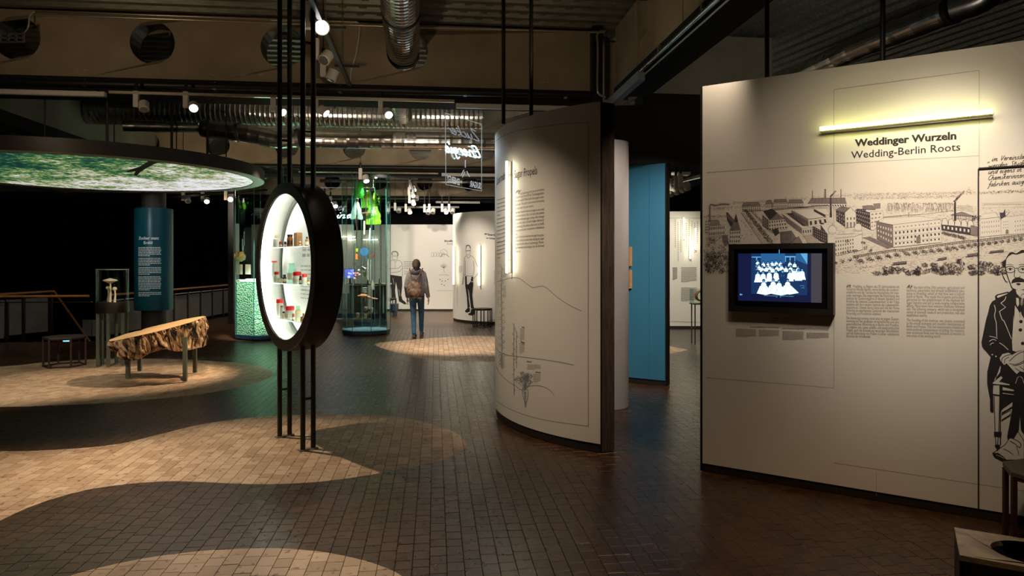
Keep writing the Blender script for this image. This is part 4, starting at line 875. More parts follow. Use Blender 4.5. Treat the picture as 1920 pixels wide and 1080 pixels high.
class Print:
    def __init__(s, surf, lift=.0012): s.S = surf; s.lift = lift; s.mb = MB(); s.mats = []
    def mi(s, m):
        if m not in s.mats: s.mats.append(m)
        return s.mats.index(m)
    def P(s, x, y, lv=0): u, z = s.S.uv(x, y); return s.S.pt(u, z, s.lift+lv*.0004)
    def poly(s, pts, m, lv=0):
        s.mb.add([s.P(x, y, lv) for x, y in pts], [tuple(range(len(pts)))], s.mi(m)); return s
    def line(s, pts, w, m, lv=0, closed=False):
        pts = [Vector(p) for p in pts]; 
        if closed: pts.append(pts[0])
        vs = []
        for i, p in enumerate(pts):
            a = pts[max(i-1, 0)]; b = pts[min(i+1, len(pts)-1)]; d = b-a
            if closed and i in (0, len(pts)-1): d = pts[1]-pts[-2]
            d = d.normalized() if d.length > 1e-9 else Vector((1, 0)); nn_ = Vector((-d.y, d.x))*w/2
            vs += [s.P(*(p+nn_), lv), s.P(*(p-nn_), lv)]
        s.mb.add(vs, [(2*i, 2*i+1, 2*i+3, 2*i+2) for i in range(len(pts)-1)], s.mi(m)); return s
    def smooth(s, pts, w, m, lv=0, closed=False, n=5):
        P = [Vector(p) for p in pts]; N_ = len(P); out = []
        g = (lambda i: P[i % N_]) if closed else (lambda i: P[min(max(i, 0), N_-1)])
        for i in range(N_ if closed else N_-1):
            a, b, c, d = g(i-1), g(i), g(i+1), g(i+2)
            for j in range(n): t = j/n; out.append(.5*((2*b)+(c-a)*t+(2*a-5*b+4*c-d)*t*t+(3*b-a-3*c+d)*t**3))
        if not closed: out.append(P[-1])
        return s.line(out, w, m, lv, closed)
    def ell(s, x, y, rx, ry, m, lv=0, n=16, w=None):
        pts = [(x+rx*math.cos(2*math.pi*i/n), y+ry*math.sin(2*math.pi*i/n)) for i in range(n)]
        return s.line(pts, w, m, lv, True) if w else s.poly(pts, m, lv)
    def blobs(s, x, y, rx, ry, n, m, sz=1.0, lv=0):
        mi = s.mi(m)
        for _ in range(n):
            a = random.random()*6.283; r = math.sqrt(random.random()); X = x+math.cos(a)*rx*r; Y = y+math.sin(a)*ry*r; q = sz*random.uniform(.5, 1.3); b = random.random()*3
            s.mb.add([s.P(X+math.cos(b+c)*q*random.uniform(.6, 1), Y+math.sin(b+c)*q*random.uniform(.5, .9), lv) for c in (0, 1.57, 3.14, 4.71)], [(0, 1, 2, 3)], mi)
    def text(s, t, x0, y0, x1, y1, m, size=None, bold=0, shear=0, mirror=False, lv=0, asp=1.0):
        """baseline from (x0,y0) to (x1,y1) in the picture; the height follows the width unless size (m) is given"""
        V, Fs = glyphs(t, bold, shear)
        if not V: return s
        mnx, mxx = min(v[0] for v in V), max(v[0] for v in V); u0, z0 = s.S.uv(x0, y0); u1, z1 = s.S.uv(x1, y1); L_ = u1-u0; k = abs(L_)/(mxx-mnx); h = (size if size else k)*asp
        vs = []
        for a, b in V:
            t_ = (a-mnx)/(mxx-mnx); t_ = 1-t_ if mirror else t_
            vs.append(s.S.pt(u0+L_*t_, z0+(z1-z0)*t_+b*h, s.lift+lv*.0004))
        s.mb.add(vs, [f if not mirror else f[::-1] for f in Fs], s.mi(m)); return s
    def para(s, lines, x0, x1, y0, dy, m, size, dyr=0, last=None, bold=0):
        for i, t in enumerate(lines):
            xe = x1
            if last and i in last: xe = x0+(x1-x0)*last[i]
            ya = y0+i*dy; s.text(t, x0, ya, xe, ya+dyr*(xe-x0)/(x1-x0), m, size=size, bold=bold)
        return s
    def bars(s, x0, x1, y0, n, dy, m, h, slope=0, last=.5):
        """lines of type too small to read in the photograph"""
        for i in range(n):
            x = x0; xe = x1 if i < n-1 else x0+(x1-x0)*last
            while x < xe-1:
                l = min(random.uniform(.04, .16)*(x1-x0), xe-x); y = y0+i*dy+slope*(x-x0)/(x1-x0)
                s.poly([(x, y-h), (x+l, y-h), (x+l, y), (x, y)], m); x += l+(x1-x0)*.018
        return s
    def windows(s, q, nx, ny, m, fx=.45, fy=.5, lv=1):
        a, b, c, d = [Vector(p) for p in q]   # tl tr br bl
        def B(u, v): return a.lerp(b, u).lerp(d.lerp(c, u), v)
        for i in range(nx):
            for j in range(ny):
                u0, v0 = (i+.5-fx/2)/nx, (j+.5-fy/2)/ny; u1, v1 = u0+fx/nx, v0+fy/ny; s.poly([B(u0, v0), B(u1, v0), B(u1, v1), B(u0, v1)], m, lv)
    def hatch(s, q, n, w, m, vert=False, lv=1):
        a, b, c, d = [Vector(p) for p in q]
        for i in range(n):
            t = (i+.5)/n; s.line([a.lerp(d, t), b.lerp(c, t)] if not vert else [a.lerp(b, t), d.lerp(c, t)], w*random.uniform(.6, 1.2), m, lv)
    def build(s, name, parent, kind=None, label=None): return s.mb.build(name, s.mats, parent, label=label)

HWs = {  # slanted handwriting strokes, x-height 1
 'a': (1.0, [[(.8, .9), (.4, 1), (.1, .5), (.3, 0), (.75, .7), (.85, 1), (.7, .1), (1, .1)]]), 'b': (.9, [[(.35, 2), (.15, .1), (.5, 0), (.75, .5), (.4, .8), (.2, .5)]]),
 'c': (.8, [[(.75, .85), (.4, 1), (.1, .4), (.35, 0), (.8, .2)]]), 'd': (1.0, [[(.8, .9), (.4, 1), (.1, .4), (.35, 0), (.8, .7), (1.1, 2), (.8, .1), (1, .1)]]),
 'e': (.85, [[(.1, .5), (.7, .7), (.5, 1.05), (.15, .6), (.3, 0), (.85, .25)]]), 'f': (.7, [[(.9, 1.9), (.6, 2), (.2, -.7), (0, -.6)], [(.05, .95), (.7, 1.0)]]),
 'g': (.95, [[(.8, .9), (.4, 1), (.15, .5), (.4, .1), (.8, .9), (.5, -.8), (.05, -.6)]]), 'h': (1.0, [[(.45, 2), (.1, 0)], [(.2, .5), (.6, 1), (.8, .8), (.7, 0), (1, .1)]]),
 'i': (.5, [[(.25, 1), (.12, .1), (.45, .1)], [(.4, 1.5), (.46, 1.62)]]), 'j': (.5, [[(.3, 1), (0, -.8)]]), 'k': (.95, [[(.45, 2), (.1, 0)], [(.85, 1), (.25, .5), (.9, 0)]]), 'l': (.5, [[(.55, 2), (.2, .1), (.5, .1)]]),
 'm': (1.5, [[(.2, 1), (.05, 0)], [(.15, .6), (.5, 1), (.6, .7), (.5, 0)], [(.6, .6), (.95, 1), (1.1, .8), (1, 0), (1.4, .1)]]), 'n': (1.05, [[(.2, 1), (.05, 0)], [(.15, .6), (.55, 1), (.75, .8), (.65, 0), (1, .1)]]),
 'o': (.9, [[(.5, 1), (.1, .5), (.4, 0), (.8, .5), (.5, 1)]]), 'r': (.75, [[(.2, 1), (.05, 0)], [(.15, .6), (.45, 1), (.75, .85)]]), 's': (.8, [[(.75, .9), (.4, 1), (.25, .7), (.6, .35), (.4, 0), (.05, .1)]]),
 't': (.6, [[(.5, 1.7), (.2, .1), (.55, .1)], [(.05, 1.1), (.7, 1.15)]]), 'u': (1.0, [[(.2, 1), (.1, .2), (.35, 0), (.75, .5), (.85, 1)], [(.85, 1), (.75, .1), (1, .1)]]), 'v': (.85, [[(.15, 1), (.3, 0), (.8, 1)]]), 'w': (1.3, [[(.15, 1), (.2, 0), (.65, .8), (.7, 0), (1.2, 1)]]),
 'V': (1.1, [[(.25, 1.9), (.35, 0), (1.1, 1.9)]]), 'S': (1.0, [[(1.05, 1.7), (.7, 1.95), (.35, 1.5), (.75, .8), (.5, 0), (.05, .2)]]), 'C': (1.0, [[(1.1, 1.7), (.7, 1.95), (.15, .9), (.4, 0), (.95, .3)]]),
 'Z': (1.2, [[(.3, 1.8), (1.2, 1.9), (.1, .05), (1.15, .1)]]), 'E': (1.1, [[(1.2, 1.9), (.5, 1.8), (.1, .1), (1.0, .1)], [(.3, 1.0), (.95, 1.05)]]), 'P': (1.0, [[(.4, 1.9), (.1, 0)], [(.2, 1.8), (.9, 1.9), (1, 1.3), (.3, .9)]]),
 'A': (1.3, [[(.05, 0), (.75, 1.9), (.95, 0)], [(.25, .8), (1.1, .85)]]), 'I': (.5, [[(.5, 1.9), (.2, 0)]]), '"': (.5, [[(.1, .3), (.0, -.2)], [(.35, .3), (.25, -.2)]]), '.': (.4, [[(.1, 0), (.16, .12)]]), ' ': (.7, [])}
def script_paths(t):
    x = 0; out = []
    for ch in t:
        wd, st = HWs.get(ch, (.7, []))
        for p in st: out.append([(x+a+b*.22, b) for a, b in p])
        x += wd*1.02
    return out, x
def scr(pr, t, x0, y0, x1, y1, m, w, h=None, mirror=False):
    P, Wd = script_paths(t); k = (x1-x0)/Wd; hk = h if h else abs(k)
    for path in P:
        q = [((x0+a*k) if not mirror else (x1-a*k), y0+(y1-y0)*a/Wd-b*hk) for a, b in path]; pr.smooth(q, w, m, n=3)

# ------------------------------------------------------------------ curved and flat exhibition walls
WZ = 2.84
def strip(outer, inner, z0, z1, m=None, mi=0):
    m = m or MB(); n = len(outer); vs = []
    for a, b in zip(outer, inner): vs += [(a[0], a[1], z0), (a[0], a[1], z1), (b[0], b[1], z0), (b[0], b[1], z1)]
    fs = []
    for i in range(n-1):
        k = 4*i; fs += [(k, k+4, k+5, k+1), (k+2, k+3, k+7, k+6), (k+1, k+5, k+7, k+3), (k, k+2, k+6, k+4)]
    fs += [(0, 1, 3, 2), (4*n-4, 4*n-2, 4*n-1, 4*n-3)]
    return m.add(vs, fs, mi)
def arc(c, R, a0, a1, n): return [(c[0]+R*math.cos(math.radians(a0+(a1-a0)*i/n)), c[1]+R*math.sin(math.radians(a0+(a1-a0)*i/n))) for i in range(n+1)]
W1C, W1R = (1.7095, 7.1077), 1.8868
w1 = thing('curved_text_wall', 'tall curved white wall about sugar with a vertical neon tube and plant drawings', 'partition wall', (.3, 5.9, 0))
a0, a1 = -121.9, -238
out = arc(W1C, W1R, a0, a1, 60); inn = arc(W1C, W1R-.10, a0, a1, 60)
strip(out, inn, .075, WZ).build('curved_panel', M['white'], w1, smooth=True)
strip(arc(W1C, W1R-.012, a0, a1, 60), arc(W1C, W1R-.10, a0, a1, 60), .005, .075).build('plinth', M['plinth'], w1, smooth=True)
A = Vector(out[0]); m = MB(); d = Vector((.83, .56)).normalized(); nB = Vector((-d.y, d.x))
def quadbox(m, a, d, L_, n_, t, z0, z1): m.prism([(a.x, a.y), (a.x+d.x*L_, a.y+d.y*L_), (a.x+d.x*L_+n_.x*t, a.y+d.y*L_+n_.y*t), (a.x+n_.x*t, a.y+n_.y*t)], z0, z1)
quadbox(m, A+d*.002, d, .014, nB, .2, .005, WZ+.01); m.build('edge_strip', M['black'], w1)
m = MB(); quadbox(m, A+d*.017, d, .135, nB, .22, .005, WZ); m.build('end_panel', M['endwood'], w1)
S1 = Circ(*W1C, W1R)
pr = Print(S1)
ds = .0  # joints
pr.line([(1103, 229), (1103, 350), (1103, 500), (1103, 650), (1103, 799)], 1.1, M['seam'])
pr.smooth([(931, 264), (945, 254), (975, 244), (1020, 237), (1060, 232), (1103, 229)], 1.0, M['seam'])
pr.smooth([(932, 752), (950, 764), (985, 778), (1030, 789), (1103, 799)], 1.0, M['seam'])
pr.build('panel_joint', w1)
pr = Print(S1, .002)
pr.text('Zucker treibt an', 931.6, 347, 953, 333, M['ink'], size=.105, bold=.012)
pr.text('Sugar Propels', 964.8, 334.5, 1007.5, 326.5, M['ink'], size=.105)
pr.build('title_lettering', w1)
pr = Print(S1, .002)
L1 = ['ants store energy from the sun in the form', 'of sugar through photosynthesis. The storage cham-', 'bers are usually filled with the sugar com-', 'pound starch. The starch is transformed into sucrose', 'and sent within the plant system.']
L2 = ['Sugar beet however stores its sugar in the root', 'and not as starch. But not just the plants', 'make use of stored sugar energy. We manage', 'to use the plant based sugar directly', 'by harvesting the whole plant and actually', 'using the structural component cellulose as', 'well.']
L3 = ['Sugar is burned as fuel but through the plan-', 'ned use of plants we have been utilising its sugar', 'energy since the dawn of technology. Nowa-', 'days bioethanol and biogas can be derived', 'from it.']
def block(lines, y0, ye, dy, last):
    for i, t in enumerate(lines):
        xe = 1020.5 if i < len(lines)-1 else 965+55.5*last; y = y0+i*dy; k = (ye+i*dy-y)
        pr.text(t, 966 if not (lines is L1 and i == 0) else 976, y, xe, y+k*(xe-966)/54.5, M['grey_ink'], size=.033)
block(L1, 365.5, 357, 7.0, .65); block(L2, 401, 394, 6.75, .1); block(L3, 447, 442.5, 6.7, .2)
scr(pr, 'Pl', 966, 364, 974, 363, M['ink'], .9, 3.2)
for x0, x1, y0, n_ in ((932, 949, 376, 5), (932, 949, 412, 7), (932, 949, 456, 5)): pr.bars(x0, x1, y0, n_, 7.2, M['grey_ink'], 1.6, -5, .4)
for x0, x1, y0, n_ in ((975, 984, 617, 9), (974, 984, 645, 7), (989, 1014, 684, 4), (1000, 1014, 702, 6), (946, 951, 494, 10), (944, 950, 536, 9), (933, 936, 545, 4), (933, 936, 562, 5)): pr.bars(x0, x1, y0, n_, 2.7, M['grey_ink'], .8, 1.5, .6)
for t, x0, x1, y in (('Rübe', 979, 984, 615), ('Raps', 977, 984, 643), ('Kohlenstoff', 988, 997, 679), ('Zuckerrübe', 1004, 1014, 699)): pr.text(t, x0, y, x1, y+.8, M['ink'], size=.022, bold=.02)
pr.build('body_lettering', w1)
pr = Print(S1, .002)
dk = lambda s_, oy=480: [(920+x/2.843, oy+y/2.843) for x, y in s_]
pr.smooth(dk([(33, 138), (70, 128), (110, 116), (150, 118), (190, 145), (225, 168), (270, 160), (300, 172), (350, 215), (400, 250), (445, 275), (485, 293)]), 1.1, M['blueink'])
pr.smooth(dk([(32, 492), (50, 512), (90, 528), (150, 536), (250, 548), (350, 562), (445, 581)]), 1.1, M['blueink'])
pr.smooth(dk([(33, 590), (50, 625), (90, 665), (130, 690), (160, 712), (185, 708), (210, 692), (270, 693), (315, 715), (340, 745)]), 1.0, M['blueink'])
def stem(x, y0, y1, leaf, n_, w=1.0):
    pr.smooth([(x, y0), (x-.6, (y0+y1)/2), (x+.4, y1)], w, M['blueink'])
    for i in range(n_):
        t = i/n_; y = y0+(y1-y0)*t; s_ = 1 if i % 2 else -1; l = leaf*random.uniform(.6, 1.2)
        pr.smooth([(x, y), (x+s_*l*.5, y-l*.8), (x+s_*l, y-l*.3), (x+s_*l*.6, y+l*.2), (x, y)], .55, M['blueink'])
stem(964, 608, 741, 3, 14); stem(941, 500, 660, 5, 26, .8); stem(941, 664, 692, 5, 10, .8); stem(969, 622, 690, 2.5, 7, .6)
bt = dk([(172, 705), (195, 706), (200, 735), (192, 775), (186, 808), (180, 770), (171, 735)]); pr.smooth(bt, .9, M['blueink'], closed=True)
for i in range(34):
    t = random.random(); y = 729+t*28; hw = 4.2*(1-t*.8); x = 985-hw*random.random(); pr.line([(x, y), (x+hw*1.3*random.random(), y+2.4)], .75, M['blueink'])
for i in range(15):
    a = -math.pi/2+(i-7)*.16; r = 34*random.uniform(.7, 1.1); bx, by = 984.5, 728; ex, ey = bx+math.cos(a)*r*.62, by+math.sin(a)*r
    mx_, my_ = bx+math.cos(a)*r*.3+random.uniform(-1.5, 1.5), by+math.sin(a)*r*.55
    pr.smooth([(bx, by), (mx_, my_), (ex, ey)], .6, M['blueink']); pr.smooth([(mx_, my_), (mx_-3.2, my_-8), (ex, ey), (mx_+3.6, my_-6), (mx_, my_)], .55, M['blueink'])
pr.build('plant_drawing', w1)
def neon_tube(name, label, a, b, mt, stand, group=None, parent_n=None, thick=.011, housing_=True, cat='neon light'):
    """a, b: tube ends; stand: offset vector to the holder behind"""
    a, b, st = Vector(a), Vector(b), Vector(stand); t = thing(name, label, cat, a, group)
    m = MB(); m.tube([a, b], thick, 10); m.build('glowing_tube', mt, t, smooth=True)
    if housing_:
        m = MB(); m.tube([a+st, b+st], thick*.7, 6); hr_ = m.build('holder_rail', M['pipe'], t)
        m = MB()
        for q in (0, .12, .5, .88, 1): c = a.lerp(b, q); m.tube([c, c+st], thick*.45, 6)
        m.build('bracket', M['pipe'], hr_)
    return t
u, z0 = S1.uv(960.5, 303); _, z1 = S1.uv(960.5, 512)
neon_tube('neon_tube', 'vertical warm neon tube on the curved white wall beside the words about sugar', S1.pt(u, z0, .055), S1.pt(u, z1, .055), M['neonw'], Vector(S1.pt(u, z0, .010))-Vector(S1.pt(u, z0, .055)))
# grey column, black drapery, blue wall, inside the round room
m = MB(); m.lathe((.985, 7.36, 0), [(.27, .003), (.27, 2.82)], 48); tag(m.build('grey_column', M['greycol'], smooth=True), 'pale grey round column behind the oak end of the curved wall', 'column')
m = MB(); o_ = [(.78+1.9*t, 8.62-.10*math.sin(math.pi*t)) for t in [i/24 for i in range(25)]]; strip(o_, [(x, y+.03) for x, y in o_], 2.775, 3.50, m); tag(m.build('black_drapery', M['cloth'], smooth=True), 'black mesh cloth band hanging above the blue wall', 'curtain')
BP = fl(1247, 724.5); BQ = (BP[0]-.95, BP[1]+.60)
bw = thing('blue_wall', 'bright blue painted partition behind the grey column', 'partition wall', (BP[0], BP[1], 0))
db = Vector((BQ[0]-BP[0], BQ[1]-BP[1])); Lb = db.length; db.normalize(); nb = Vector((-db.y, db.x)); nb = nb if nb.y > 0 else -nb
m = MB(); quadbox(m, Vector(BP), db, Lb, nb, .10, .07, 2.768); m.build('panel', M['blue'], bw)
m = MB(); quadbox(m, Vector(BP)+nb*.01, db, Lb, nb, .08, .004, .07); m.build('plinth', M['plinth'], bw)
m = MB(); quadbox(m, Vector(BP)-db*.018, db, .016, nb, .12, .004, 2.772); m.build('edge_strip', M['black'], bw)
SB = Flat(BP, db); pr = Print(SB, .001)
u_, _ = SB.uv(1217, 500); ptA, ptB = SB.pt(u_, .08, .0), SB.pt(u_, 2.76, .0)
m = MB(); m.box((SB.pt(u_, 0, .0005)[0], SB.pt(u_, 0, .0005)[1], 1.42), (.004, .002, 2.68), math.atan2(db.y, db.x)); m.build('panel_joint', mat('blue_joint', (.02, .12, .22), .7, c2=(.025, .13, .235), scale=5), bw)
for y0, y1, l in ((463, 499, 'upper'), (506, 541, 'lower')):
    u0, zt_ = SB.uv(1184, y0); _, zb = SB.uv(1184, y1); pf = thing('picture_frame', l+' small wooden picture frame on the blue wall, half hidden by the column', 'picture', SB.pt(u0, zt_))
    c = SB.pt(u0+.12, (zt_+zb)/2, .02); ang = math.atan2(db.y, db.x)
    m = MB(); H_ = zt_-zb
    for su, sv, w_, h_ in ((0, H_/2-.012, .26, .024), (0, -H_/2+.012, .26, .024), (-.118, 0, .024, H_-.05), (.118, 0, .024, H_-.05)):
        m.box((c[0]+db.x*su, c[1]+db.y*su, c[2]+sv), (w_, .03, h_), ang)
    m.build('frame', mat('orange_wood_frame', (.55, .27, .10), .5, c2=(.62, .32, .13), scale=20), pf)
    m = MB(); m.box((c[0], c[1], c[2]), (.215, .012, H_-.05), ang); m.build('mat_board', M['paper'], pf)
    m = MB(); q = SB.pt(u0+.12, c[2], .03); m.box((q[0], q[1], q[2]), (.12, .004, H_*.5), ang); m.build('print_sheet', M['sepia2'], pf)

# ------------------------------------------------------------------ mural wall
P0 = (1.405, 5.035); MDr = Vector((1, -.663)).normalized(); SM = Flat(P0, MDr)
mw = thing('mural_wall', 'long white wall with the engraved city panorama and black lettering at the right', 'partition wall', (P0[0], P0[1], 0))
nM = -SM.n; LM = 3.6
m = MB(); quadbox(m, Vector(P0), MDr, LM, nM, .20, .062, WZ); m.build('panel', M['white'], mw)
m = MB(); quadbox(m, Vector(P0)+nM*.012, MDr, LM, nM, .17, .004, .062); m.build('plinth', M['plinth'], mw)
m = MB(); quadbox(m, Vector(P0)-MDr*.017, MDr, .016, nM-MDr*.0, .2, .004, WZ+.003); m.build('edge_strip', M['black'], mw)
pr = Print(SM, .0008)
def vline(x, y0, y1, w, m_): pr.line([(x, y0), (x, y1)], w, m_)
for pts in ([(1563.5, 168), (1836, 132)], [(1836, 132), (1836, 330)], [(1563.5, 168), (1563.5, 727)], [(1325, 708), (1563.5, 727.5)], [(1564, 868), (1834, 908), (1915, 920), (1960, 927)], [(1325, 323.5), (1563, 307), (1836, 292)]): pr.line(pts, .9, M['seam'])
pr.line([(1643, 885), (1643, 930)], .6, M['seam'])
pr.build('panel_joint', mw)
m = MB(); u0, zt_ = SM.uv(1834.5, 316); _, zb = SM.uv(1834.5, 956)
a = SM.pt(u0, 0, .008); m.box((a[0], a[1], (zt_+.005)/2+.0), (.007, .012, zt_-.012), math.atan2(MDr.y, MDr.x)); m.build('black_conduit', M['ink'], mw)
a, b = SM.pt(u0, zt_, .008), SM.pt(u0+1.2, zt_, .008); m = MB(); m.box(((a[0]+b[0])/2, (a[1]+b[1])/2, zt_), (1.2, .012, .008), math.atan2(MDr.y, MDr.x)); m.build('black_conduit', M['ink'], mw)
pr = Print(SM, .0014)
for dx_, dy_ in ((-.35, 0), (.35, .15)): pr.text('Weddinger Wurzeln', 1603+dx_, 274.5+dy_, 1793+dx_, 260.5+dy_, M['ink'], bold=.026, asp=.98, lv=dx_)
pr.text('Wedding-Berlin Roots', 1596, 297.5, 1800.5, 282, M['ink'], bold=.006, asp=1.02)
pr.build('title_lettering', mw)
pr = Print(SM, .0014)
G1 = ['Wedding, zu Beginn des 20. Jahrhunderts ein', 'Vorort im Norden Berlins, waren bereits die Landwirt-', 'schaftliche und die Technische Hochschule mit Insti-', 'tuten vertreten. Das begünstigte die Einrichtung des', 'Instituts für Zuckerindustrie an diesem Standort und', 'förderte die intensive Zusammenarbeit. In der Folge', 'siedelten sich dort weitere Institute der Lebensmittel-', 'industrie an. Unweit davon hatte sich mit der Firma', 'Schering ein anerkanntes Zentrum der chemischen', 'Forschung und Produktion etabliert.']
G2 = ['Die Institutsgründung stand also im engen Zusam-', 'menhang mit der gesamten wirtschaftlichen und wis-', 'senschaftlichen Entwicklung in Berlin und Preußen.', 'So ergaben sich, neben arbeits- und sozial-politischen', 'Folgen, auch die Entstehung neuartiger Berufsbilder', 'und die Einbindung von Frauen in bisher unbekannte', 'Bereiche der Arbeitswelt.']
E1_ = ['the start of the 20th century, agricultural and', 'technical universities had already established cam-', 'puses in Wedding, which at that time was a suburb', 'north of Berlin. That made the location particularly', 'attractive for the establishment of the Institute for', 'Sugar Industry and led to wide-ranging collaborative', 'efforts. Many more food industry institutes followed', 'suit. The Schering company, which was a recognized', 'centre of chemical research and production, was also', 'established nearby.']
E2_ = ['The founding of this institute, was closely connected', 'to the overall economic and scientific development of', 'Berlin and Prussia. This had employment-related and', 'socio-political consequences including, for instance,', 'new vocational fields and the inclusion of women in', 'new areas of the working world.']
def blk(lines, x0, x1, y0, dy, sl, last, first=None):
    for i, t in enumerate(lines):
        xa = first if (first and i == 0) else x0; xe = x0+(x1-x0)*last if i == len(lines)-1 else x1; y = y0+i*dy; s_ = sl+i*.045
        pr.text(t, xa, y+s_*(xa-x0)/(x1-x0), xe, y+s_*(xe-x0)/(x1-x0), M['grey_ink'], size=.0265)
blk(G1, 1587, 1686, 539, 5.67, 1.2, .66, 1599); blk(G2, 1587, 1686, 598.5, 5.67, 2.2, .46)
blk(E1_, 1700, 1808.5, 541, 5.83, 1.2, .36, 1713); blk(E2_, 1700, 1808.5, 602.5, 5.83, 2.6, .59)
scr(pr, 'in', 1587, 538.5, 1595.5, 538.5, M['ink'], 1.1, 4.2); scr(pr, 'At', 1700, 540.5, 1709, 541, M['ink'], 1.1, 3.6)
for t, x0, x1, y in (('Einheitliche Methoden für die Zuckeranalytik', 1406.5, 1461, 614.2), ('Uniform Methods of Sugar Analysis', 1466, 1510, 617)): pr.text(t, x0, y, x1, y+.9, M['ink'], size=.0135, bold=.012 if x0 < 1410 else 0)
for x0, x1, y0, n_ in ((1380, 1417.5, 617, 11), (1423, 1461, 619, 9), (1467, 1507, 621.5, 12), (1512.5, 1554, 624, 8)): pr.bars(x0, x1, y0, n_, 1.42, M['grey_ink'], .55, .9, .6)
for x0, x1, y in ((1446, 1461, 597), (1467, 1491, 598)): pr.bars(x0, x1, y, 1, 1, M['ink'], .9, .5, 1)
for x0, x1, y in ((1442, 1461, 600.5), (1467, 1488, 601.5)): pr.bars(x0, x1, y, 2, 2, M['grey_ink'], .5, .4, .7)
pr.build('body_lettering', mw)
pr = Print(SM, .0014)
for t, x0, x1, y in (('im Vereinslabor', 1859, 1935, 302.5), ('werden Studenten', 1852.5, 1944, 315), ('und eigens in den', 1852.5, 1936, 326.5), ('Chemikerinnen in', 1852, 1935, 338), ('fabriken ausgeb', 1852.5, 1930, 350)):
    scr(pr, t, x0, y, x1, y-(x1-x0)*.085, M['ink'], 1.15, 4.6)
scr(pr, '"', 1852, 305, 1856, 305, M['ink'], 1.1, 6)
pr.build('handwritten_quote', mw)

# engraved panorama
pr = Print(SM, .0004)
top = [(1322.5, 323.5), (1400, 317.5), (1480, 312), (1563, 307), (1650, 302), (1740, 297), (1836, 292), (1915, 288), (1990, 284)]
bot = [(1990, 527.5), (1915, 522), (1836, 520), (1700, 517.5), (1563, 516), (1440, 514.8), (1322.5, 514)]
pr.poly(top+bot, M['paper'])
pr.build('panorama_ground', mw)
pr = Print(SM, .0010)
a_ = lambda L_: [(1320+x/5.4, 320+y/5.4) for x, y in L_]
b_ = lambda L_: [(1600+x/5.144, 320+y/5.144) for x, y in L_]
I1, I2, I3, PL = M['sepia'], M['sepia2'], M['sepia3'], M['paper2']
# ground tone stipple
for _ in range(7500):
    x = random.uniform(1324, 1960); t = random.random()**.8; y = 384+t*129; pr.line([(x, y), (x+random.uniform(1, 4.5), y+random.uniform(-.5, .5))], random.uniform(.3, .6), I3 if random.random() < .8 else I2)
def horizon(x0, x1, y0, y1, n_, m_, sz):
    for _ in range(n_):
        t = random.random(); x = x0+(x1-x0)*t; pr.blobs(x, y0+(y1-y0)*t+random.gauss(0, 1.6), 1.5, .7, 2, m_, sz)
horizon(1335, 1600, 384, 366, 420, I3, .8); horizon(1600, 1830, 366, 361, 420, I3, .9); horizon(1836, 1960, 362, 356, 200, I2, .9); horizon(1600, 1800, 372, 368, 300, I3, 1.0); horizon(1330, 1450, 392, 384, 160, I2, .7)
# trees bottom left and the wood blocks of trees
def tree(x, y, rx, ry, dens=1.0, sh=True):
    if sh: pr.line([(x, y+ry*.6), (x+.3, y+ry*1.7)], .5, I1); pr.blobs(x-rx*.9, y+ry*1.75, rx*.9, .7, int(5*dens), I2, .8)
    pr.blobs(x, y, rx, ry, int(rx*ry*1.5*dens)+4, I2, .9); pr.blobs(x+rx*.25, y+ry*.3, rx*.75, ry*.7, int(rx*ry*1.6*dens)+4, I1, .75, 1)
for _ in range(62):
    x = random.uniform(1323, 1364); y = random.uniform(446, 510); pr.blobs(x, y, 5, 4, 26, I1, .9); pr.blobs(x-1.5, y-2.5, 3.5, 2.5, 8, I3, .7, 1)
for _ in range(30): pr.blobs(random.uniform(1323, 1360), random.uniform(480, 512), 5, 3, 22, I1, 1.0, 1)
def house(roof, fac, side=None, win=None, wside=None, rm=None, fm_=None, sm=None, hat=8):
    if side: pr.poly(a if False else side, sm or I2); pr.hatch(side, 7, .6, I1)
    if wside: pr.windows(side, *wside, I1, lv=2)
    if fac: pr.poly(fac, fm_ or PL); pr.line(fac, .45, I1, 1, True)
    if win: pr.windows(fac, *win, I1, lv=2)
    if roof: pr.poly(roof, rm or I2, 1); pr.hatch(roof, hat, .35, I1, lv=2) if len(roof) == 4 else None; pr.line(roof, .45, I1, 2, True)
# the avenue
pr.poly(a_([(340, 345), (375, 430), (590, 735), (375, 735), (350, 560), (250, 430), (300, 360)]), PL)
for off, w_ in ((0, .9), (10, .45), (22, .45)): pr.line(a_([(375+off, 425), (585+off*1.6, 735)]), w_, I1, 1)
for i in range(14): x, y = random.uniform(370, 480), random.uniform(480, 700); pr.blobs(1320+x/5.4, 320+y/5.4, 1.4, .8, 5, I1, .8, 1)
for i in range(40):
    t = i/40; x = 420+t*260; y = 400+t*330; pr.blobs(1320+x/5.4, 320+y/5.4, 4+2*t, 2.6+2*t, 26, I1, .75, 1)
for i in range(34):
    t = i/34; x = 470+t*230; y = 400+t*230; pr.blobs(1320+x/5.4, 320+y/5.4, 2.6, 2.0, 10, I2, .8, 1)
pr.poly(a_([(225, 420), (245, 425), (318, 515), (270, 570), (235, 500)]), I1, 1); pr.hatch(a_([(245, 425), (320, 510), (300, 540), (230, 470)]), 5, .4, I3, lv=2)
house(a_([(70, 505), (150, 500), (165, 552), (55, 560)]), a_([(50, 560), (210, 550), (210, 655), (50, 668)]), win=(9, 2), rm=I3)
house(a_([(300, 512), (342, 508), (370, 602), (258, 612)]), a_([(260, 612), (370, 602), (362, 735), (258, 735)]), win=(5, 3))
pr.poly(a_([(325, 432), (348, 520), (300, 520)]), I1, 2); house(None, a_([(180, 655), (240, 650), (245, 735), (200, 740)]), fm_=I2)
house(None, a_([(15, 505), (50, 500), (50, 640), (15, 640)]), win=(2, 5))
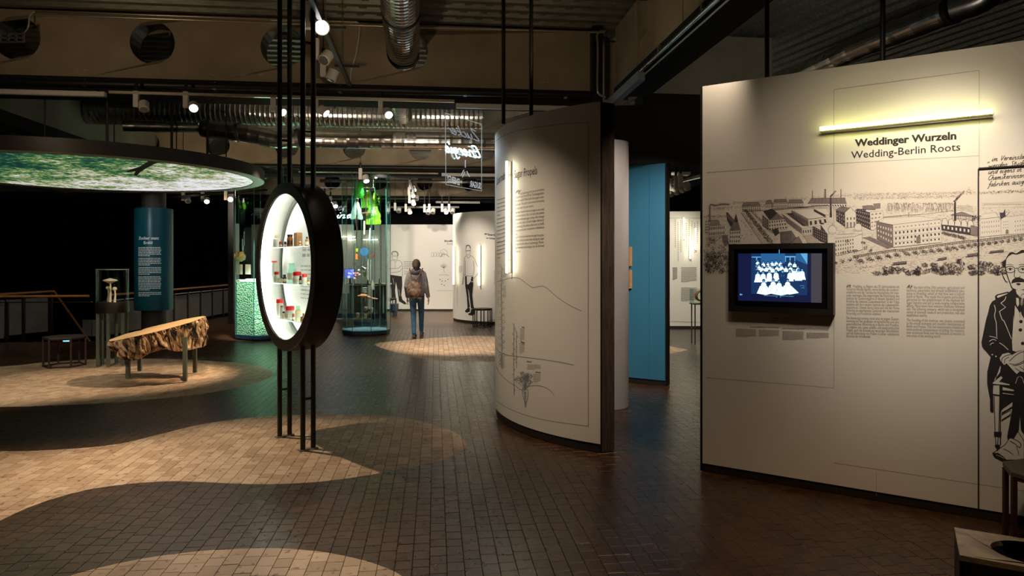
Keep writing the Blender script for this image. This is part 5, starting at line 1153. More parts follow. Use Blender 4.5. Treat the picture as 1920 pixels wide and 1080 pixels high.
pr.poly(a_([(54, 352), (66, 352), (68, 520), (52, 520)]), I2, 1); pr.line(a_([(54, 352), (54, 520)]), .6, I1, 2)
for i in range(30): t = i/30; pr.blobs(1331+t*36, 383+math.sin(t*6)*1.5+t*1.5, 2.5, 1.6, 7, I2, .9)
for i in range(12): pr.blobs(1322+i*4, 406+random.uniform(-1, 1), 3, 2, 12, I2, .8)
for x in range(14): pr.line(a_([(400+x*12.5, 335), (402+x*12.5, 395)]), .35, I2, 1)
# background rows
for x0, x1, y0, y1 in ((385, 575, 330, 400), (620, 700, 310, 370), (700, 850, 300, 365), (850, 1010, 305, 365)):
    house(a_([(x0+14, y0-8), (x1-20, y0-12), (x1, y0+22), (x0, y0+26)]), a_([(x0, y0+26), (x1, y0+22), (x1, y1), (x0, y1+4)]), win=(9, 2), rm=I3)
house(a_([(1050, 330), (1085, 280), (1430, 275), (1445, 335)]), a_([(1050, 332), (1445, 335), (1450, 372), (1130, 375)]), win=(14, 1), rm=I2, hat=10)
pr.line(a_([(385, 412), (700, 400), (1260, 350)]), .9, I1, 1); pr.line(a_([(700, 385), (1120, 362)]), 1.0, I1, 1); pr.line(a_([(700, 395), (1120, 372)]), .7, I2, 1)
for x0, x1, y0, y1, k in ((1093, 1102, 200, 280, I2), (1218, 1236, 190, 278, I2), (1382, 1391, 185, 278, I2)): pr.poly(a_([(x0, y0), (x1, y0), (x1+1, y1), (x0-1, y1)]), k, 1)
pr.blobs(1320+1227/5.4, 320+192/5.4, 2.4, 1.6, 12, I2, .8)
# centre house
pr.poly(a_([(590, 445), (655, 500), (655, 610), (590, 560)]), I2); pr.windows(a_([(590, 445), (655, 500), (655, 610), (590, 560)]), 3, 4, I1)
house(a_([(600, 412), (690, 385), (745, 430), (665, 500)]), a_([(655, 505), (820, 490), (850, 590), (655, 612)]), win=(7, 3), rm=I1, hat=5); pr.poly(a_([(735, 430), (820, 490), (672, 502)]), I2, 2); pr.line(a_([(668, 500), (740, 432), (822, 490)]), .7, I1, 3)
pr.line(a_([(690, 385), (692, 330)]), .9, I1, 2)
# long hall
pr.poly(a_([(885, 398), (1055, 492), (1058, 570), (885, 462)]), I2); pr.windows(a_([(885, 405), (1055, 500), (1058, 570), (885, 462)]), 11, 1, I1, .6, .6); pr.poly(a_([(890, 393), (1110, 385), (1240, 468), (1055, 492)]), PL, 1); pr.line(a_([(890, 393), (1110, 385), (1240, 468), (1055, 492)]), .55, I1, 2, True)
house(None, a_([(1057, 494), (1240, 470), (1262, 542), (1060, 575)]), win=(4, 1)); pr.poly(a_([(830, 432), (885, 430), (1050, 560), (1000, 560)]), I1, 0)
pr.poly(a_([(1112, 390), (1230, 450), (1230, 475), (1112, 412)]), I1, 2); pr.poly(a_([(1115, 388), (1240, 380), (1275, 440), (1232, 450)]), PL, 2); pr.line(a_([(1115, 388), (1240, 380), (1275, 440), (1232, 450)]), .5, I1, 3, True)
pr.poly(a_([(780, 430), (990, 580), (990, 640), (840, 530)]), I2); pr.hatch(a_([(780, 430), (990, 580), (990, 640), (840, 530)]), 12, .5, I1, True); house(None, a_([(992, 590), (1090, 580), (1092, 642), (1000, 650)]), win=(4, 1))
# dark roofs before the screen
for q, c in (([(690, 600), (742, 582), (765, 630), (722, 665)], I1), ([(770, 622), (885, 608), (935, 680), (885, 735), (775, 735)], I2), ([(905, 690), (960, 665), (1000, 735), (890, 735)], I2), ([(1010, 660), (1100, 655), (1180, 735), (1050, 735)], I3)):
    pr.poly(a_(q), c, 1); pr.line(a_(q), .5, I1, 2, True)
pr.hatch(a_([(770, 622), (885, 608), (890, 735), (775, 735)]), 16, .5, I1, lv=2)
pr.poly(a_([(1100, 560), (1180, 600), (1250, 600), (1250, 735), (1180, 720), (1098, 655)]), I1, 1); pr.windows(a_([(1100, 570), (1240, 610), (1240, 730), (1100, 660)]), 7, 4, I3, .3, .35, lv=2)
pr.poly(a_([(1180, 545), (1250, 540), (1300, 640), (1250, 640)]), PL, 2); pr.poly(a_([(1180, 530), (1210, 528), (1250, 600), (1182, 600)]), I1, 1)
# gabled works
pr.poly(a_([(1335, 400), (1425, 425), (1430, 572), (1340, 510)]), I1); pr.windows(a_([(1335, 415), (1425, 440), (1430, 560), (1340, 500)]), 4, 3, I3, .3, .4); pr.poly(a_([(1330, 395), (1395, 360), (1480, 375), (1425, 425)]), I2, 1); pr.hatch(a_([(1330, 395), (1395, 360), (1480, 375), (1425, 425)]), 7, .4, I1, lv=2)
g_ = a_([(1425, 425), (1485, 372), (1545, 432), (1548, 568), (1430, 580)]); pr.poly(g_, PL, 1); pr.line(g_, .7, I1, 2, True); pr.windows(a_([(1435, 470), (1540, 465), (1540, 500), (1435, 505)]), 3, 1, I1, .3, .7, 2); pr.windows(a_([(1435, 520), (1540, 515), (1540, 575), (1435, 580)]), 3, 1, I2, .5, .9, 2)
pr.poly(a_([(1277, 272), (1290, 272), (1296, 472), (1274, 472)]), I1, 3)
for i in range(26): t = i/26; pr.blobs(1557+t*10, 369-t*11, 1.6, 1.1, 5, I1 if t < .5 else I2, .8)
for q in ([(1548, 385), (1640, 390), (1640, 470), (1550, 520)],): pr.poly(a_(q), I1, 0); pr.windows(a_(q), 4, 4, I3, .4, .35)
# domed building
f_ = a_([(1255, 650), (1510, 640), (1600, 600), (1605, 800), (1318, 868), (1252, 735)]); pr.poly(f_, PL, 1); pr.line(f_, .6, I1, 2, True)
for j in range(4): pr.windows(a_([(1325, 700+j*42), (1520, 680+j*36), (1520, 716+j*36), (1325, 742+j*42)]), 8, 1, I1, .34, .5, 3)
pr.line(a_([(1320, 690), (1520, 668), (1600, 640)]), .6, I2, 3); pr.hatch(a_([(1320, 675), (1520, 652), (1520, 664), (1320, 688)]), 14, .5, I2, True, 3)
for x, y, r in ((1300, 600, 42), (1562, 575, 38)):
    c = a_([(x, y)])[0]; pr.ell(c[0], c[1], r/5.4, r/5.0, PL, 3, 18); pr.ell(c[0], c[1], r/5.4, r/5.0, I1, 4, 18, .6); pr.line([(c[0], c[1]-r/5), (c[0], c[1]-r/5-5)], .7, I1, 4); pr.poly([(c[0]-r/5.4, c[1]+1), (c[0]+r/5.4, c[1]+1), (c[0]+r/5.4, c[1]+12), (c[0]-r/5.4, c[1]+12)], PL, 4)
    for k in range(5): pr.line([(c[0]-6+k*3, c[1]+4), (c[0]-6+k*3, c[1]+8)], .6, I2, 5)
# block with flat roof
q = b_([(22, 372), (160, 402), (166, 572), (28, 508)]); pr.poly(q, I1, 2); pr.windows(q, 7, 4, I3, .35, .4, 3)
q = b_([(160, 402), (285, 388), (290, 470), (205, 572), (166, 572)]); pr.poly(q, PL, 2); pr.line(q, .5, I1, 3, True); pr.windows(b_([(165, 405), (283, 392), (240, 540), (168, 560)]), 3, 4, I2, .5, .35, 3)
q = b_([(88, 340), (185, 335), (215, 375), (90, 372)]); pr.poly(q, I2, 2); pr.line(q, .6, I1, 3, True); pr.poly(b_([(192, 318), (262, 312), (262, 365), (200, 368)]), I2, 2)
# plantation
for i in range(260):
    x = random.uniform(322, 990); y = 352+abs(x-650)*-.0+random.uniform(-34, 32); pr.line(b_([(x, y-10), (x+1, y+24)]), .55, I2 if random.random() < .6 else I3); 
for i in range(90): x = random.uniform(322, 990); pr.blobs(*b_([(x, 318+random.uniform(-8, 10))])[0], 1.6, 1.0, 4, I2, .8)
pr.line(b_([(290, 448), (530, 428), (640, 425)]), .7, I1, 2); pr.line(b_([(640, 425), (1000, 380)]), .5, I2, 2)
# main institute building
q = b_([(220, 488), (382, 522), (386, 742), (226, 660)]); pr.poly(q, I2, 3); pr.hatch(q, 12, .6, I1, lv=4); pr.windows(b_([(228, 510), (376, 545), (378, 720), (232, 640)]), 6, 3, PL, .4, .4, 5)
q = b_([(382, 522), (842, 470), (852, 692), (386, 738)]); pr.poly(q, PL, 3); pr.line(q, .6, I1, 4, True)
q = b_([(220, 488), (300, 455), (640, 440), (842, 468), (382, 522)]); pr.poly(q, PL, 3); pr.line(q, .5, I2, 4, True)
for j, y in enumerate((545, 598, 652, 702)):
    h_ = (.25, .6, .6, .42)[j]; pr.windows(b_([(392, y-16), (842, y-62), (848, y-24), (392, y+24)]), 12, 1, I1 if j else I2, .36, h_, 4)
for y in (575, 628, 684): pr.line(b_([(386, y+8), (846, y-40)]), .4, I2, 4)
pr.poly(b_([(608, 640), (628, 622), (648, 640), (650, 700), (608, 704)]), I2, 5); pr.line(b_([(590, 560), (592, 715)]), .5, I2, 5); pr.line(b_([(726, 490), (730, 700)]), .6, I2, 5); pr.line(b_([(535, 448), (535, 400)]), 1.3, I2, 5)
pr.poly(b_([(90, 645), (160, 635), (380, 740), (330, 755)]), I2, 1); pr.hatch(b_([(90, 645), (160, 635), (380, 740), (330, 755)]), 8, .4, I1, lv=2)
# boiler house and chimney
pr.poly(b_([(973, 302), (990, 302), (992, 485), (970, 485)]), I1, 4)
for i in range(34): t = i/34; pr.blobs(1600+(975+t*95)/5.144, 320+(298-t*100)/5.144, 2.2, 1.5, 6, I1 if t < .4 else I2 if t < .7 else I3, .9)
pr.poly(b_([(848, 515), (1205, 560), (1205, 635), (852, 575)]), I1, 2); pr.windows(b_([(856, 520), (1130, 555), (1130, 610), (858, 570)]), 7, 1, PL, .4, .5, 3)
for i in range(5):
    x = 860+i*62; pr.poly(b_([(x-8, 520+i*5), (x-2, 470+i*4), (x+30, 456+i*5), (x+52, 490+i*5), (x+54, 525+i*6)]), PL, 3); pr.line(b_([(x-8, 520+i*5), (x-2, 470+i*4), (x+30, 456+i*5), (x+52, 490+i*5), (x+54, 525+i*6)]), .9, I1, 4)
q = b_([(940, 425), (1045, 398), (1172, 442), (945, 430)]); pr.poly(q, I2, 2); pr.line(q, .6, I1, 3, True); pr.hatch(b_([(945, 432), (1172, 444), (1172, 478), (945, 465)]), 12, 1.0, I1, True, 3); pr.hatch(b_([(1000, 330), (1150, 340), (1165, 400), (1010, 385)]), 4, .5, I2, lv=2)
pr.poly(b_([(1130, 525), (1206, 540), (1206, 636), (1132, 618)]), I2, 3)
for i in range(30): t = i/30; pr.blobs(1600+(860+t*220)/5.144, 320+(600+t*55)/5.144, 4.5, 3.2, 18, I1 if i % 3 else I2, .85)
for i in range(16): pr.blobs(1600+(1175+random.uniform(-20, 40))/5.144, 320+(455+random.uniform(-20, 25))/5.144, 2.5, 2, 8, I1, .8, 4)
# right building with spire
q = b_([(1225, 468), (1420, 448), (1425, 620), (1225, 640)]); pr.poly(q, PL, 2); pr.line(q, .45, I2, 3, True)
for y in (500, 545, 595): pr.windows(b_([(1232, y-14), (1412, y-30), (1412, y+2), (1232, y+18)]), 8, 1, I2, .26, .55, 4)
q = b_([(1225, 466), (1250, 420), (1370, 400), (1420, 446)]); pr.poly(q, PL, 3); pr.line(q, .45, I2, 4, True); pr.poly(b_([(1410, 405), (1445, 405), (1462, 365), (1470, 440), (1420, 470)]), I1, 5); pr.line(b_([(1370, 400), (1420, 475)]), .8, I2, 5); pr.line(b_([(1470, 440), (1510, 395)]), .6, I2, 5)
q = b_([(1425, 450), (1545, 440), (1900, 390), (1900, 590), (1425, 620)]); pr.poly(q, PL, 2); pr.line(q, .45, I2, 3, True)
for y in (490, 535, 575): pr.windows(b_([(1550, y-12), (1890, y-55), (1890, y-25), (1550, y+16)]), 14, 1, I2, .26, .5, 4)
pr.windows(b_([(1440, 480), (1500, 476), (1500, 560), (1440, 566)]), 3, 3, I2, .3, .3, 4); pr.poly(b_([(1468, 610), (1470, 575), (1483, 565), (1496, 572), (1498, 608)]), I2, 4)
for y in (305, 322, 350): pr.line(b_([(1230, y+10), (1640, y), (1900, y-12)]), .5, I3)
for i in range(18): pr.line(b_([(1260+i*20, 318), (1275+i*20, 328)]), .7, I2)
pr.line(b_([(1095, 205), (1112, 155), (1130, 205)]), .6, I2); pr.blobs(*b_([(1112, 195)])[0], 4, 3, 18, I2, .7)
# wall with posts
wl = b_([(0, 822), (230, 785), (390, 760), (460, 762), (840, 708), (1040, 680), (1180, 668), (1640, 615), (1900, 590)])
pr.line(wl, .7, I1, 6); pr.line([(x, y+3) for x, y in wl], .5, I1, 6)
for (xa, ya), (xb, yb) in zip(wl[:-1], wl[1:]):
    k = max(1, int((xb-xa)/3.1))
    for i in range(k): t = i/k; pr.line([(xa+(xb-xa)*t, ya+(yb-ya)*t), (xa+(xb-xa)*t, ya+(yb-ya)*t+3.6)], 1.1, I1 if i % 2 else I2, 6)
for i, (x, y) in enumerate([(60, 870), (150, 852), (235, 838), (325, 822), (410, 812), (505, 800), (590, 790), (668, 780), (745, 772), (820, 765), (900, 752), (965, 742), (1040, 732), (1105, 722), (1168, 712)]+[(1240+k*62, 708-k*8) for k in range(11)]):
    X, Y = b_([(x, y)])[0]; tree(X, Y-1, 6.4-i*.05, 4.4, 1.35)
    if i < 15: tree(X+6.2, Y+1.6, 3.6, 3.0, .9)
for i in range(26): x, y = random.uniform(-10, 1100), 0; X = 1562+i*13; pr.blobs(X, 506-i*1.3+random.uniform(-3, 3), 9, 2, 7, I3, 1.0)
for x, y in ((1566, 492), (1580, 489), (1593, 486), (1605, 482)): tree(x, y, 4.8, 3.6, 1.1)
for x, y in ((1589, 452), (1592, 470), (1582, 474), (1604, 470), (1623, 465), (1632, 470), (1618, 455)): pr.blobs(x, y, 4.5, 3.4, 34, I1, .8, 6)
def cart(x0, x1, y0, y1):
    pr.poly(b_([(x0, y0+6), (x1, y0-8), (x1, y1-14), (x0, y1)]), I2, 6); pr.line(b_([(x0-6, y0+4), (x1+4, y0-12)]), .9, I1, 7); pr.line(b_([(x0-14, y1+4), (x1, y1-10)]), 1.1, I1, 7); pr.windows(b_([(x0, y0+6), (x1, y0-8), (x1, y1-14), (x0, y1)]), 6, 1, I1, .4, .7, 7)
cart(385, 515, 885, 905); cart(818, 900, 845, 862); cart(1100, 1205, 805, 826); cart(1320, 1450, 775, 790)
for x0, x1, y0, n_ in ((205, 475, 975, 13), (505, 620, 975, 8), (620, 720, 940, 9), (735, 790, 930, 5), (790, 860, 960, 6), (850, 960, 925, 12), (955, 1060, 890, 10), (1100, 1200, 950, 9), (1160, 1290, 925, 12), (1300, 1420, 935, 14), (1430, 1480, 900, 6), (1560, 1900, 960, 16)):
    for _ in range(n_):
        x = random.uniform(x0, x1); y = random.uniform(y0-35, 1005); X, Y = b_([(x, y)])[0]; pr.blobs(X, min(Y, 512), 5.6, 4.4, 46, I1 if random.random() < .75 else I2, .95, 7)
    for _ in range(n_//2): x = random.uniform(x0, x1); X, Y = b_([(x, random.uniform(y0, 990))])[0]; pr.blobs(X, Y, 2.6, 2, 7, PL, .8, 8)
pr.build('panorama_print', mw)

# seated gentleman, bold black print
pr = Print(SM, .0048); K_, CR_ = M['ink'], M['white']; AX = 1912.0
def both(fn, pts, *a, **k): fn(pts, *a, **k); fn([(2*AX-x, y) for x, y in pts][::-1], *a, **k)
c_ = lambda L_: [(1820+x/7.71, 460+y/7.71) for x, y in L_]
d__ = lambda L_: [(1820+x/3.72, 590+y/3.72) for x, y in L_]
pr.poly(c_([(500, 190), (520, 170), (560, 110), (640, 100), (740, 70), (850, 100), (905, 190), (915, 300), (900, 520), (800, 640), (700, 650), (600, 630), (520, 400), (490, 300)]), CR_, 0)
coat = c_([(600, 640), (540, 690), (380, 770), (310, 810), (275, 870), (250, 980), (220, 1080)])+d__([(75, 190), (80, 222), (140, 290), (115, 400), (115, 480), (135, 590), (135, 668), (148, 680), (160, 672), (155, 470), (205, 350), (290, 420)])+[(1912, 704), (1912, 560), (1903, 543)]
both(pr.poly, coat, K_, 1)
vest = c_([(640, 868), (628, 1080)])+d__([(300, 0), (288, 190), (292, 250), (330, 262)])+[(1912, 658), (1912, 600)]+c_([(720, 1000), (680, 930)]); both(pr.poly, vest, CR_, 2)
for x, y in ((350, 48), (346, 106), (362, 200)): X, Y = d__([(x, y)])[0]; pr.ell(X, Y, 3.4, 3.2, K_, 3)
pr.poly(c_([(655, 640), (771, 650), (771, 760), (720, 765), (660, 700)]), CR_, 3); both(pr.poly, c_([(655, 755), (695, 765), (700, 850), (680, 890), (660, 850)]), CR_, 4)
pr.line(c_([(650, 660), (660, 700), (715, 752), (745, 700), (771, 705)]), 1.1, K_, 5); pr.poly(c_([(700, 755), (771, 762), (771, 1060), (735, 1000), (705, 870)]), K_, 4)
both(pr.smooth, c_([(340, 860), (358, 930), (345, 1010), (358, 1080)])+d__([(178, 60), (182, 155)]), 1.3, CR_, 3); both(pr.smooth, c_([(510, 740), (490, 790), (435, 835)]), 1.3, CR_, 3); both(pr.line, c_([(435, 835), (505, 895), (415, 955)]), 1.3, CR_, 3); both(pr.smooth, c_([(415, 955), (435, 1020), (460, 1080)])+d__([(235, 50), (285, 170)]), 1.3, CR_, 3)
for q in ([(130, 150), (160, 155), (188, 165)], [(130, 185), (155, 172), (178, 180)], [(135, 212), (145, 200), (160, 196)], [(200, 195), (230, 215), (262, 245)]): pr.smooth(d__(q), 1.2, CR_, 3)
for x, y in ((150, 278), (176, 290)): X, Y = d__([(x, y)])[0]; pr.ell(X, Y, 1.6, 1.3, CR_, 3)
# head: hair, ear, face lines, glasses, moustache
pr.poly(c_([(455, 240), (500, 205), (530, 150), (560, 108), (600, 95), (655, 118), (735, 68), (800, 66), (870, 100), (905, 170), (912, 240), (880, 170), (800, 100), (740, 112), (665, 135), (600, 125), (545, 160), (515, 200), (505, 320), (490, 315), (455, 300)]), K_, 2)
pr.smooth(c_([(500, 300), (520, 400), (545, 480), (575, 560), (600, 615), (650, 640), (720, 650), (790, 630), (850, 570), (885, 470), (905, 330)]), 1.5, K_, 2); pr.smooth(c_([(508, 405), (480, 392), (460, 415), (480, 470), (505, 515), (535, 530)]), 1.3, K_, 2)
for cx in (570, 752):
    X, Y = c_([(cx, 348)])[0]; pr.ell(X, Y, 8.8, 6.1, K_, 3, 20, 1.1); pr.ell(X, Y, 2.2, 1.8, K_, 3); pr.smooth([(X-6, Y+1), (X-2, Y-2.4), (X+3, Y-2), (X+5.5, Y)], .9, K_, 3); pr.smooth([(X-7, Y-8.5), (X, Y-9.6), (X+6, Y-8)], .9 if cx > 600 else .6, K_, 3)
pr.line(c_([(640, 335), (660, 328), (684, 335)]), 1.1, K_, 3); pr.smooth(c_([(640, 360), (628, 430), (645, 465), (700, 465), (712, 440)]), 1.2, K_, 3)
pr.poly(c_([(585, 555), (598, 505), (640, 470), (690, 458), (750, 480), (790, 505), (800, 550), (760, 530), (690, 530), (630, 535)]), K_, 4); pr.poly(c_([(655, 550), (700, 545), (725, 560), (700, 578), (670, 572)]), K_, 4)
both(pr.poly, c_([(350, 735), (380, 708), (540, 668), (555, 685), (540, 705), (385, 770), (355, 765)]), K_, 2); both(pr.poly, c_([(375, 745), (395, 722), (535, 690), (530, 700), (395, 758)]), CR_, 3)
# hands
hand = d__([(205, 320), (200, 300), (220, 272), (262, 262), (290, 275), (330, 255), (372, 245), (372, 400), (345, 395), (320, 415), (290, 385), (250, 340), (232, 352)]); pr.poly(hand, CR_, 4); pr.line(hand, 1.2, K_, 5, True)
for q in ([(215, 330), (222, 300), (255, 282), (298, 275)], [(235, 340), (240, 310), (268, 295)], [(268, 325), (310, 285), (350, 262), (372, 258)], [(268, 340), (320, 345), (372, 320)], [(290, 355), (330, 350), (372, 332)], [(340, 360), (372, 385)], [(310, 372), (345, 395)]): pr.smooth(d__(q), 1.1, K_, 6)
pr.poly(d__([(372, 245), (400, 250), (440, 280), (470, 330), (430, 390), (372, 400)]), CR_, 4)
# trousers, chair, shoe
both(pr.poly, d__([(205, 350), (240, 355), (300, 400), (342, 420), (342, 700), (335, 800), (300, 850), (275, 872), (256, 862), (255, 845), (292, 640), (300, 560), (300, 480), (215, 470), (215, 430), (180, 440)]), K_, 2)
pr.poly(d__([(205, 478), (345, 480), (345, 600), (290, 612), (208, 668)]), K_, 1)
for q in ([(150, 472), (210, 425), (225, 440), (200, 465), (270, 480), (272, 494), (155, 484)], [(222, 500), (300, 520), (302, 535), (222, 528)], [(222, 540), (300, 552), (300, 562), (222, 552)], [(155, 490), (202, 490), (202, 560), (152, 552)], [(163, 568), (202, 568), (196, 815), (170, 815)], [(215, 660), (292, 605), (292, 640), (215, 685)], [(215, 700), (280, 665), (276, 695), (213, 735)], [(172, 852), (190, 852), (188, 905), (176, 905)], [(205, 350), (212, 360), (208, 400), (180, 440), (175, 436)]): pr.poly(d__(q), CR_, 4); pr.line(d__(q), 1.5, K_, 5, True)
pr.poly(d__([(162, 815), (215, 815), (212, 850), (162, 845)]), K_, 5); pr.poly(d__([(165, 908), (202, 905), (205, 925), (185, 955), (178, 925)]), K_, 5); pr.line(d__([(205, 480), (207, 905)]), 2.0, K_, 3)
sh_ = d__([(152, 965), (240, 905), (270, 860), (300, 860), (330, 815), (372, 880), (372, 1010), (215, 1012), (165, 985)]); pr.poly(sh_, CR_, 5); pr.line(sh_, 1.4, K_, 6, True)
pr.poly(d__([(152, 962), (190, 962), (225, 985), (250, 1010), (210, 1010), (165, 985)]), K_, 7); pr.smooth(d__([(175, 975), (205, 985), (232, 1002)]), .8, CR_, 8); pr.smooth(d__([(275, 880), (310, 900), (340, 925), (350, 905), (330, 880), (290, 862)]), 1.3, K_, 7); pr.smooth(d__([(228, 935), (262, 950), (298, 975)]), 1.0, K_, 7); pr.smooth(d__([(318, 915), (330, 950), (335, 980)]), 1.1, K_, 7)
both(pr.line, d__([(312, 480), (325, 440), (338, 430)]), 1.0, CR_, 5)
pr.build('portrait_print', mw)

# neon tube on the mural wall
u0, z0 = SM.uv(1541, 243.5); u1, z1 = SM.uv(1861, 211)
zt_ = (z0+z1)/2
neon_tube('neon_tube', 'long horizontal yellow-green neon tube above the title on the mural wall', SM.pt(u0, z0-.005, .07), SM.pt(u1, z1-.005, .07), M['neony'], Vector(SM.pt(u0, 0, .03))-Vector(SM.pt(u0, 0, .07))-Vector((0, 0, .014)), thick=.0135)

# ------------------------------------------------------------------ wall screen
tv = thing('wall_screen', 'black framed wall screen showing an old group photograph, on the mural wall', 'screen', SM.pt(*SM.uv(1464, 520)))
def sm_off(off): return Flat((P0[0]+SM.n.x*off, P0[1]+SM.n.y*off), MDr)
OFF = .085; ST = sm_off(OFF); SI = sm_off(OFF-.03)
uL, zt_ = ST.uv(1366, 458); uR, _ = ST.uv(1562.5, 456); _, zb = ST.uv(1366, 583.5)
ang = math.atan2(MDr.y, MDr.x)
def sbox(m, ua, ub, za, zb_, oa, ob, mi=0):
    a, b, c, d = SM.pt(ua, 0, oa), SM.pt(ub, 0, oa), SM.pt(ub, 0, ob), SM.pt(ua, 0, ob); m.prism([a, b, c, d], za, zb_, mi)
m = MB(); fw = .036
sbox(m, uL, uR, zt_-fw, zt_, .001, OFF); sbox(m, uL, uR, zb, zb+fw, .001, OFF); sbox(m, uL, uL+fw, zb+fw, zt_-fw, .001, OFF); sbox(m, uR-fw, uR, zb+fw, zt_-fw, .001, OFF); m.build('frame', M['black'], tv)
m = MB(); sbox(m, uL+fw, uR-fw, zb+fw, zt_-fw, .001, OFF-.028); m.build('screen_bezel', mat('glossy_black', (.004, .004, .005), .12, c2=(.006, .006, .007), scale=4), tv)
SD_ = sm_off(OFF-.0275); pr = Print(SD_, .0004)
def em(name, c, s_): return mat(name, (0, 0, 0), .5, emit=c, es=s_)
Sdk, Sbl, Slb, Swh, Sgr, Smb = em('screen_dark', (.006, .010, .05), 1), em('screen_blue', (.02, .12, .32), 1), em('screen_light_blue', (.12, .42, .72), 1), em('screen_white', (.75, .93, 1), 1.35), em('screen_grey', (.055, .052, .065), 1), em('screen_mid', (.008, .035, .12), 1)
e_ = lambda L_: [(1360+x/5.4, 450+y/5.4) for x, y in L_]
pr.poly(e_([(130, 138), (978, 135), (975, 636), (130, 612)]), Sdk); pr.poly(e_([(870, 136), (978, 135), (975, 636), (868, 633)]), Sgr, 1)
pr.poly(e_([(262, 137), (832, 135), (828, 560), (262, 545)]), Smb, 1); pr.poly(e_([(360, 137), (605, 136), (605, 235), (360, 235)]), Sbl, 2); pr.poly(e_([(715, 136), (832, 135), (830, 250), (715, 200)]), Sbl, 2); pr.poly(e_([(760, 136), (832, 136), (830, 245)]), Slb, 3)
for q in ([(268, 168), (362, 168), (362, 178), (268, 178)], [(312, 178), (324, 178), (324, 210), (312, 210)], [(604, 162), (712, 162), (712, 176), (604, 176)], [(650, 176), (662, 176), (662, 215), (650, 215)], [(606, 176), (614, 176), (614, 220), (606, 220)], [(700, 176), (708, 176), (708, 220), (700, 220)]): pr.poly(e_(q), Slb, 3)
def lady(x, y, s_, skirt=True, dark=False, lv=4):
    X, Y = e_([(x, y)])[0]; s_ /= 5.4
    bd, hd = (Swh, Slb) if not dark else (Smb, Slb)
    pr.poly([(X-s_*.5, Y+s_*.7), (X-s_*1.15, Y+s_*1.3), (X-s_*1.35, Y+s_*3), (X+s_*1.35, Y+s_*3), (X+s_*1.15, Y+s_*1.3), (X+s_*.5, Y+s_*.7)], bd, lv)
    if skirt: pr.poly([(X-s_*1.2, Y+s_*2.6), (X+s_*1.2, Y+s_*2.6), (X+s_*1.9, Y+s_*5), (X-s_*1.9, Y+s_*5)], bd, lv)
    pr.ell(X, Y-s_*.15, s_*.78, s_*.85, Sdk, lv+.3, 10); pr.ell(X, Y+s_*.15, s_*.5, s_*.6, hd, lv+.6, 10)
    pr.line([(X-s_*.7, Y+s_*1.6), (X-s_*.3, Y+s_*2.6)], .4, Slb, lv+.8); pr.line([(X+s_*.8, Y+s_*1.5), (X+s_*.5, Y+s_*2.6)], .4, Slb, lv+.8)
for i, (x, y) in enumerate(((328, 212), (385, 225), (432, 228), (474, 220), (516, 216), (560, 222), (655, 222), (702, 230))): lady(x, y, 15, False, lv=3)
for i, (x, y) in enumerate(((314, 262), (342, 255), (374, 272), (418, 268), (454, 262), (480, 278), (524, 264), (570, 258), (614, 272), (662, 268), (735, 275))): lady(x, y, 17, False, dark=i < 1, lv=5)
for i, (x, y) in enumerate(((330, 328), (384, 328), (446, 320), (515, 318), (580, 318), (655, 318), (696, 300), (742, 312), (778, 302))): lady(x, y, 20, True, dark=i == 4, lv=7)
for i, (x, y) in enumerate(((390, 415), (486, 408), (545, 420), (632, 410))):
    lady(x, y, 21, False, lv=9); X, Y = e_([(x, y+50)])[0]; pr.poly([(X-7, Y), (X+6, Y), (X+15+i*2, Y+14), (X+4, Y+17), (X-13, Y+14)], Swh, 9); pr.line([(X-2, Y+3), (X-6, Y+13)], .5, Slb, 10); pr.line([(X+4, Y+3), (X+9, Y+13)], .5, Slb, 10)
pr.bars(*[e_([(390, 0)])[0][0], e_([(530, 0)])[0][0], e_([(0, 566)])[0][1]], 1, 1, Slb, 1.1, .8, 1); pr.bars(e_([(552, 0)])[0][0], e_([(692, 0)])[0][0], e_([(0, 570)])[0][1], 1, 1, Slb, 1.1, .8, 1)
for x in (512, 552): pr.bars(e_([(x, 0)])[0][0], e_([(x+18, 0)])[0][0], e_([(0, 581)])[0][1], 1, 1, Slb, 1.1, 0, 1)
pr.poly(e_([(148, 541), (174, 550), (174, 556), (148, 562)]), Slb, 3); pr.poly(e_([(542, 98), (550, 98), (550, 136), (542, 136)]), Slb, 2); pr.smooth(e_([(755, 466), (780, 460), (805, 468)]), .5, Slb, 4); pr.smooth(e_([(770, 490), (790, 480), (800, 492)]), .6, Slb, 4)
pr.build('screen_picture', tv)
# ------------------------------------------------------------------ lettering on the teal column
SC = Circ(tc_.x, tc_.y, .3095); pr = Print(SC, .001); WP = M['print_white']
pr.text('Zucker statt', 260, 449, 298, 449, WP, bold=.03); pr.text('Erdöl', 269.5, 457.5, 286, 457.5, WP, bold=.03)
y = 465
for n_ in (6, 5, 5, 9, 3):
    pr.bars(259.5, 302, y, n_, 3.05, WP, 1.5, 0, .5); y += n_*3.05+2.0
pr.build('white_lettering', col)

